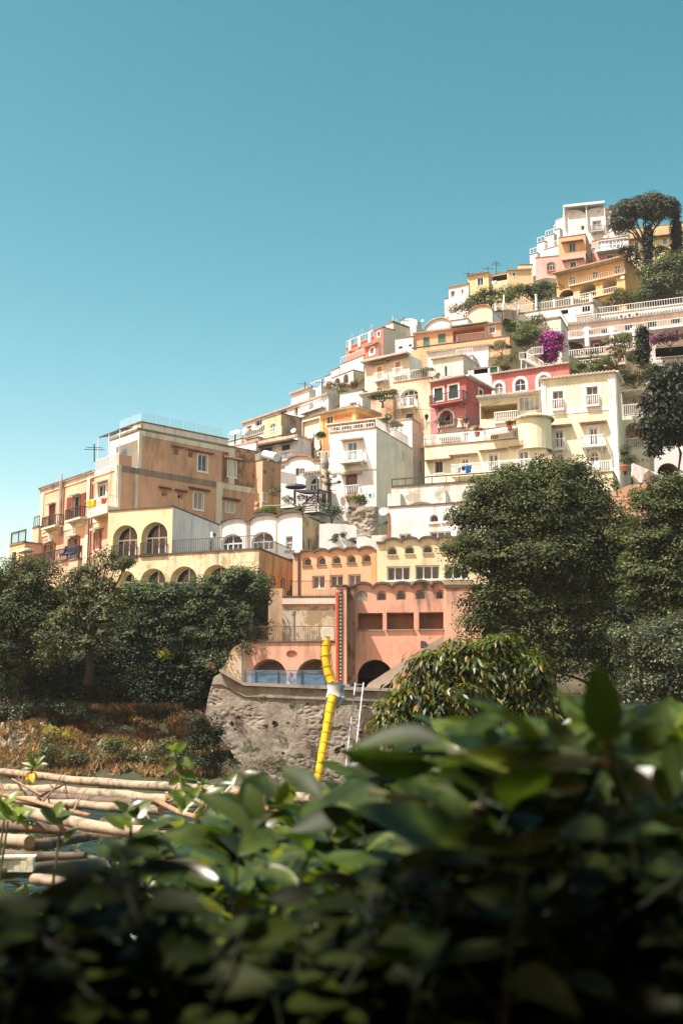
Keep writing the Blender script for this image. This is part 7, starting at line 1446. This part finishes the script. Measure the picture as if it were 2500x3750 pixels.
# bright young sprig and yellow blooms
sp = thing('citrus_sprig', 'bright yellow green young sprig standing up before the rocky bank', 'sprig', tuple(P(*ZN(880,330),3.0))); mb = MB(); mb.tube([P(*ZN(885,330),3), P(*ZN(868,200),3), P(*ZN(850,110),3), P(*ZN(835,60),3)], [.006,.005,.004,.002], 6); mb.build('stem', barkm((130,140,60)), sp)
C = []; T = []
for k, (x, y, dx, dy) in enumerate(((835,65,-18,-50),(838,70,55,-45),(842,90,-45,-10),(848,110,60,5),(850,130,-70,30),(858,130,80,-10),(860,170,70,20),(862,200,-60,30),(870,230,60,10),(872,260,-40,40),(850,120,20,60))):
    a = P(*ZN(x, y), 3); C.append(tuple(a)); T.append(tuple(P(*ZN(x+dx, y+dy), 2.95+.05*(k % 3))-a))
C = np.array(C); T = np.array(T); Ls = np.linalg.norm(T, axis=1); V, Q = bigleaves(C, T, rng.normal(size=C.shape)*.4+np.array([0,-.8,.7]), Ls, Ls*.5); npmesh('leaves', V, Q, CITL, sp)
YEF = leafm((.55,.3,.01), (.75,.5,.02), .35, .5)
for x, y, s_, Y, lab in ((150,190,44,5.2,'large golden wilted bloom at the left end of the poles'),(965,252,22,4.2,'small golden bloom beside the dark leaf over the long pole'),(805,290,16,4.6,'small yellow bloom on the branch at the middle of the poles'),(148,432,14,4.6,'little dried bloom hanging under the thick sharpened pole')):
    c = P(*ZN(x, y), Y); r = (P(*ZN(x+s_, y), Y)-c).length; o = thing('flower', lab, 'flower', c); a = np.arange(9)*.7; T = np.stack([np.cos(a), np.sin(a)*.5, -.9+.5*np.sin(a*3)], 1)*r; V, Q = bigleaves(np.repeat([tuple(c+Vector((0,0,r*.5)))], 9, 0), T, np.stack([np.cos(a), np.sin(a)-.6, np.ones(9)*.5], 1), r*rng.uniform(.8,1.4,9), r*.7); npmesh('petals', V, Q, YEF, o); mb = MB(); mb.tube([c+Vector((0,0,r*.5)), c+Vector((r*.4,0,r*1.4)), c+Vector((r*1.3,.05,r*1.5))], [r*.12,r*.08,r*.06], 6); mb.build('stalk', barkm((120,110,60)), o)
    V, Q = bigleaves(np.repeat([tuple(c+Vector((r*.3,0,r*1.1)))], 5, 0), np.array([(-1,.2,.5),(-.3,-.3,1),(.6,.1,.9),(1,-.2,.3),(-1,-.1,-.2)])*r*1.5, np.array([(0,-1,.6)]*5, float)+rng.normal(size=(5,3))*.2, r*1.6, r*.6); npmesh('leaves', V, Q, CITL if s_ > 20 else CIT, o)
# small leafy twigs over the poles at the left
for k, (x, y, Y) in enumerate(((40,400,3.4),(290,440,3.2),(30,340,3.6),(630,420,2.6),(940,380,2.8),(1050,300,3.0))):
    c = P(*ZN(x, y), Y); o = thing('citrus_sprig', ('leafy twig lying on the left edge poles','leafy twig growing under the sharpened pole','small leafy twig at the far left over the slim pole','pale upright leaf pair before the sharpened pole end','upright leafy shoot at the middle of the poles','leafy shoot over the right part of the long poles')[k], 'sprig', tuple(c-Vector((0,0,.1)))); a = np.arange(8)*.8; T = np.stack([np.cos(a), np.sin(a)*.5, .7+.4*np.sin(a*2)], 1)
    V, Q = bigleaves(np.repeat([tuple(c)], 8, 0)+rng.normal(size=(8,3))*.02, T, np.stack([rng.normal(size=8)*.3, -.7*np.ones(8), np.ones(8)], 1), rng.uniform(.045,.075,8), .028); npmesh('leaves', V, Q, CIT if k % 2 else CITL, o); mb = MB(); mb.tube([c-Vector((.02,0,.2)), c], [.005,.003], 5); mb.build('stem', barkm((100,104,60)), o)
# terrace at the camera: floor, planter; unseen wall and awning added for shade
mb = MB(); mb.hexa([Vector(v) for v in ((-6,-4,-1.75),(6,-4,-1.75),(6,.75,-1.75),(-6,.75,-1.75),(-6,-4,-1.6),(6,-4,-1.6),(6,.75,-1.6),(-6,.75,-1.6))]); tag(mb.build('terrace_floor', plaster((176,150,124), .4)), kind='structure')
pl_ = thing('hedge_planter', 'long masonry planter holding the citrus hedge', 'planter', (0,1.5,-1.9)); mb = MB(); mb.hexa([Vector(v) for v in ((-5,.78,-2.6),(5,.78,-2.6),(5,2.6,-2.6),(-5,2.6,-2.6),(-5,.78,-.95),(5,.78,-.95),(5,2.6,-.95),(-5,2.6,-.95))]); mb.build('trough', plaster((190,180,164), .5), pl_); mb = MB(); mb.hexa([Vector(v) for v in ((-4.9,.88,-.94),(4.9,.88,-.94),(4.9,2.5,-.94),(-4.9,2.5,-.94),(-4.9,.88,-.9),(4.9,.88,-.9),(4.9,2.5,-.9),(-4.9,2.5,-.9))]); mb.build('soil', flat((60,46,36), .95), pl_)
an = thing('shade_awning', 'unseen canvas awning added to shade the near hedge', 'awning', (0,-2,-1.6)); mb = MB(); mb.hexa([Vector(v) for v in ((-6,-4,2.0),(5,-4,2.0),(5,.15,1.6),(-6,.15,1.6),(-6,-4,2.03),(5,-4,2.03),(5,.15,1.63),(-6,.15,1.63))]); mb.build('canvas', flat((120,104,84), .85), an)
for x in (-5.8, 4.8):
    mb = MB(); mb.tube([(x,.12,-1.6),(x,.12,1.6)], .05, 8); mb.build('post', IRON, an)
wl = thing('shade_wall', 'unseen rear wall added to darken the near hedge', 'wall', (0,-4,-1.6)); mb = MB(); mb.hexa([Vector(v) for v in ((-6,-4.4,-1.6),(6,-4.4,-1.6),(6,-4.02,-1.6),(-6,-4.02,-1.6),(-6,-4.4,2.6),(6,-4.4,2.6),(6,-4.02,2.6),(-6,-4.02,2.6))]); mb.build('masonry', plaster((170,140,112), .4), wl)

vn = thing('shade_vine', 'unseen lemon vine on wires added to dapple the near hedge', 'vine', (0,.4,1.4)); mb = MB()  # unseen canopy added to break the sun on the hedge into patches
for y in (.18, .32, .46): mb.tube([(-5.5,y,1.6),(4.8,y,1.6)], .012, 5)
mb.build('wires', IRON, vn); n = 5200; C = np.stack([rng.uniform(-5.2, 4.6, n), .12+.30*rng.random(n)**1.2, 1.6+rng.normal(0,.06,n)], 1); keep = np.array([noise.noise(Vector((c[0]*3.1, c[1]*3.1, 4))) > .04 for c in C]); C = C[keep]; n = len(C)
T = rng.normal(size=(n,3)); T[:,2] -= .6; V, Q = bigleaves(C, T, rng.normal(size=(n,3))*.5+np.array([0,0,1]), rng.uniform(.07,.11,n), .05); npmesh('foliage', V, Q, CIT, vn)
# dry leaves and twigs lying on the net: nobody could count them
n = 2600; C = np.stack([rng.uniform(-5, 1.6, n), rng.uniform(3., 12, n), np.zeros(n)], 1); C[:,2] = [-.8+.1*noise.noise(Vector((c[0]*.5, c[1]*.35, 1)))-.06*abs(math.sin(c[1]*1.1))+.02+.03*random.random() for c in C]
N = rng.normal(size=(n,3))*.35; N[:,2] += 1; V, Q = leafquads(C, N, .13, .05); tag(npmesh('leaf_litter', V, Q, leafm((.09,.06,.03), (.24,.17,.09), .2, .8, (.06,.09,.03,.4))), kind='stuff')
# ================================================================ camera, light, sky
cd = bpy.data.cameras.new('camera'); cam = bpy.data.objects.new('camera', cd); COL.objects.link(cam); SC.camera = cam
cd.sensor_fit = 'VERTICAL'; cd.sensor_height = 36; cd.lens = 42; cd.clip_start = .05; cd.clip_end = 5000
cam.rotation_euler = (math.radians(90)+PITCH, 0, 0)
cd.dof.use_dof = True; cd.dof.focus_distance = 100; cd.dof.aperture_fstop = 7.0
SUN = Vector((-1.09, -.67, 2.25)).normalized()
ld = bpy.data.lights.new('sun', 'SUN'); ld.energy = 4.6; ld.angle = math.radians(.5); ld.color = (1, .925, .845)
lo = bpy.data.objects.new('sun', ld); COL.objects.link(lo); lo.rotation_euler = SUN.to_track_quat('Z', 'Y').to_euler(); lo.location = (-30,-20,60)
w = bpy.data.worlds.new('World'); SC.world = w; w.use_nodes = True; nt = w.node_tree
sk = nt.nodes.new('ShaderNodeTexSky'); sk.sky_type = 'NISHITA'; sk.sun_disc = False
sk.sun_elevation = math.asin(SUN.z); sk.sun_rotation = math.atan2(SUN.x, SUN.y); sk.air_density = 1.0; sk.dust_density = 1.0; sk.ozone_density = 1.0; sk.altitude = 50
bg = nt.nodes['Background']
# clear teal-blue afternoon sky: the sky model's colours with a deeper fall-off of red and blue towards the zenith
EXPO = .95; STR = .12; K = STR*2**EXPO
sep = nt.nodes.new('ShaderNodeSeparateColor'); nt.links.new(sk.outputs[0], sep.inputs[0]); com = nt.nodes.new('ShaderNodeCombineColor')
def mth(op, a, v): n = nt.nodes.new('ShaderNodeMath'); n.operation = op; nt.links.new(a, n.inputs[0]); n.inputs[1].default_value = v; return n.outputs[0]
for i, (g, k) in enumerate(((2.55, 2.7), (1.5, 1.31), (1.7, .785))):
    o = mth('MULTIPLY', sep.outputs[i], K); o = mth('MINIMUM', o, 1.15); o = mth('POWER', o, g); o = mth('MULTIPLY', o, k/K); nt.links.new(o, com.inputs[i])
nt.links.new(com.outputs[0], bg.inputs[0]); bg.inputs[1].default_value = STR
SC.view_settings.view_transform = 'Standard'; SC.view_settings.look = 'None'; SC.view_settings.exposure = EXPO; SC.view_settings.gamma = 1
SC.cycles.use_denoising = True; SC.cycles.max_bounces = 6; SC.cycles.diffuse_bounces = 3; SC.cycles.glossy_bounces = 2; SC.cycles.transparent_max_bounces = 12; SC.cycles.transmission_bounces = 2
SC.cycles.sample_clamp_indirect = 5; SC.cycles.caustics_reflective = False; SC.cycles.caustics_refractive = False

mb = MB(); mb.hexa([Vector(v) for v in ((-430,-70,-46),(470,-70,-46),(470,2210,-46),(-430,2210,-46),(-430,-70,125),(470,-70,125),(470,2210,125),(-430,2210,125))])
hm = bpy.data.materials.new('haze'); hm.use_nodes = True; hn = hm.node_tree; hn.nodes.clear(); ho = hn.nodes.new('ShaderNodeOutputMaterial'); hv = hn.nodes.new('ShaderNodeVolumePrincipled')
hv.inputs['Color'].default_value = (.93,.95,.96,1); hv.inputs['Density'].default_value = .00016; hv.inputs['Anisotropy'].default_value = .2; hn.links.new(hv.outputs[0], ho.inputs['Volume'])
tag(mb.build('haze', hm), kind='stuff')
SC.cycles.volume_bounces = 0
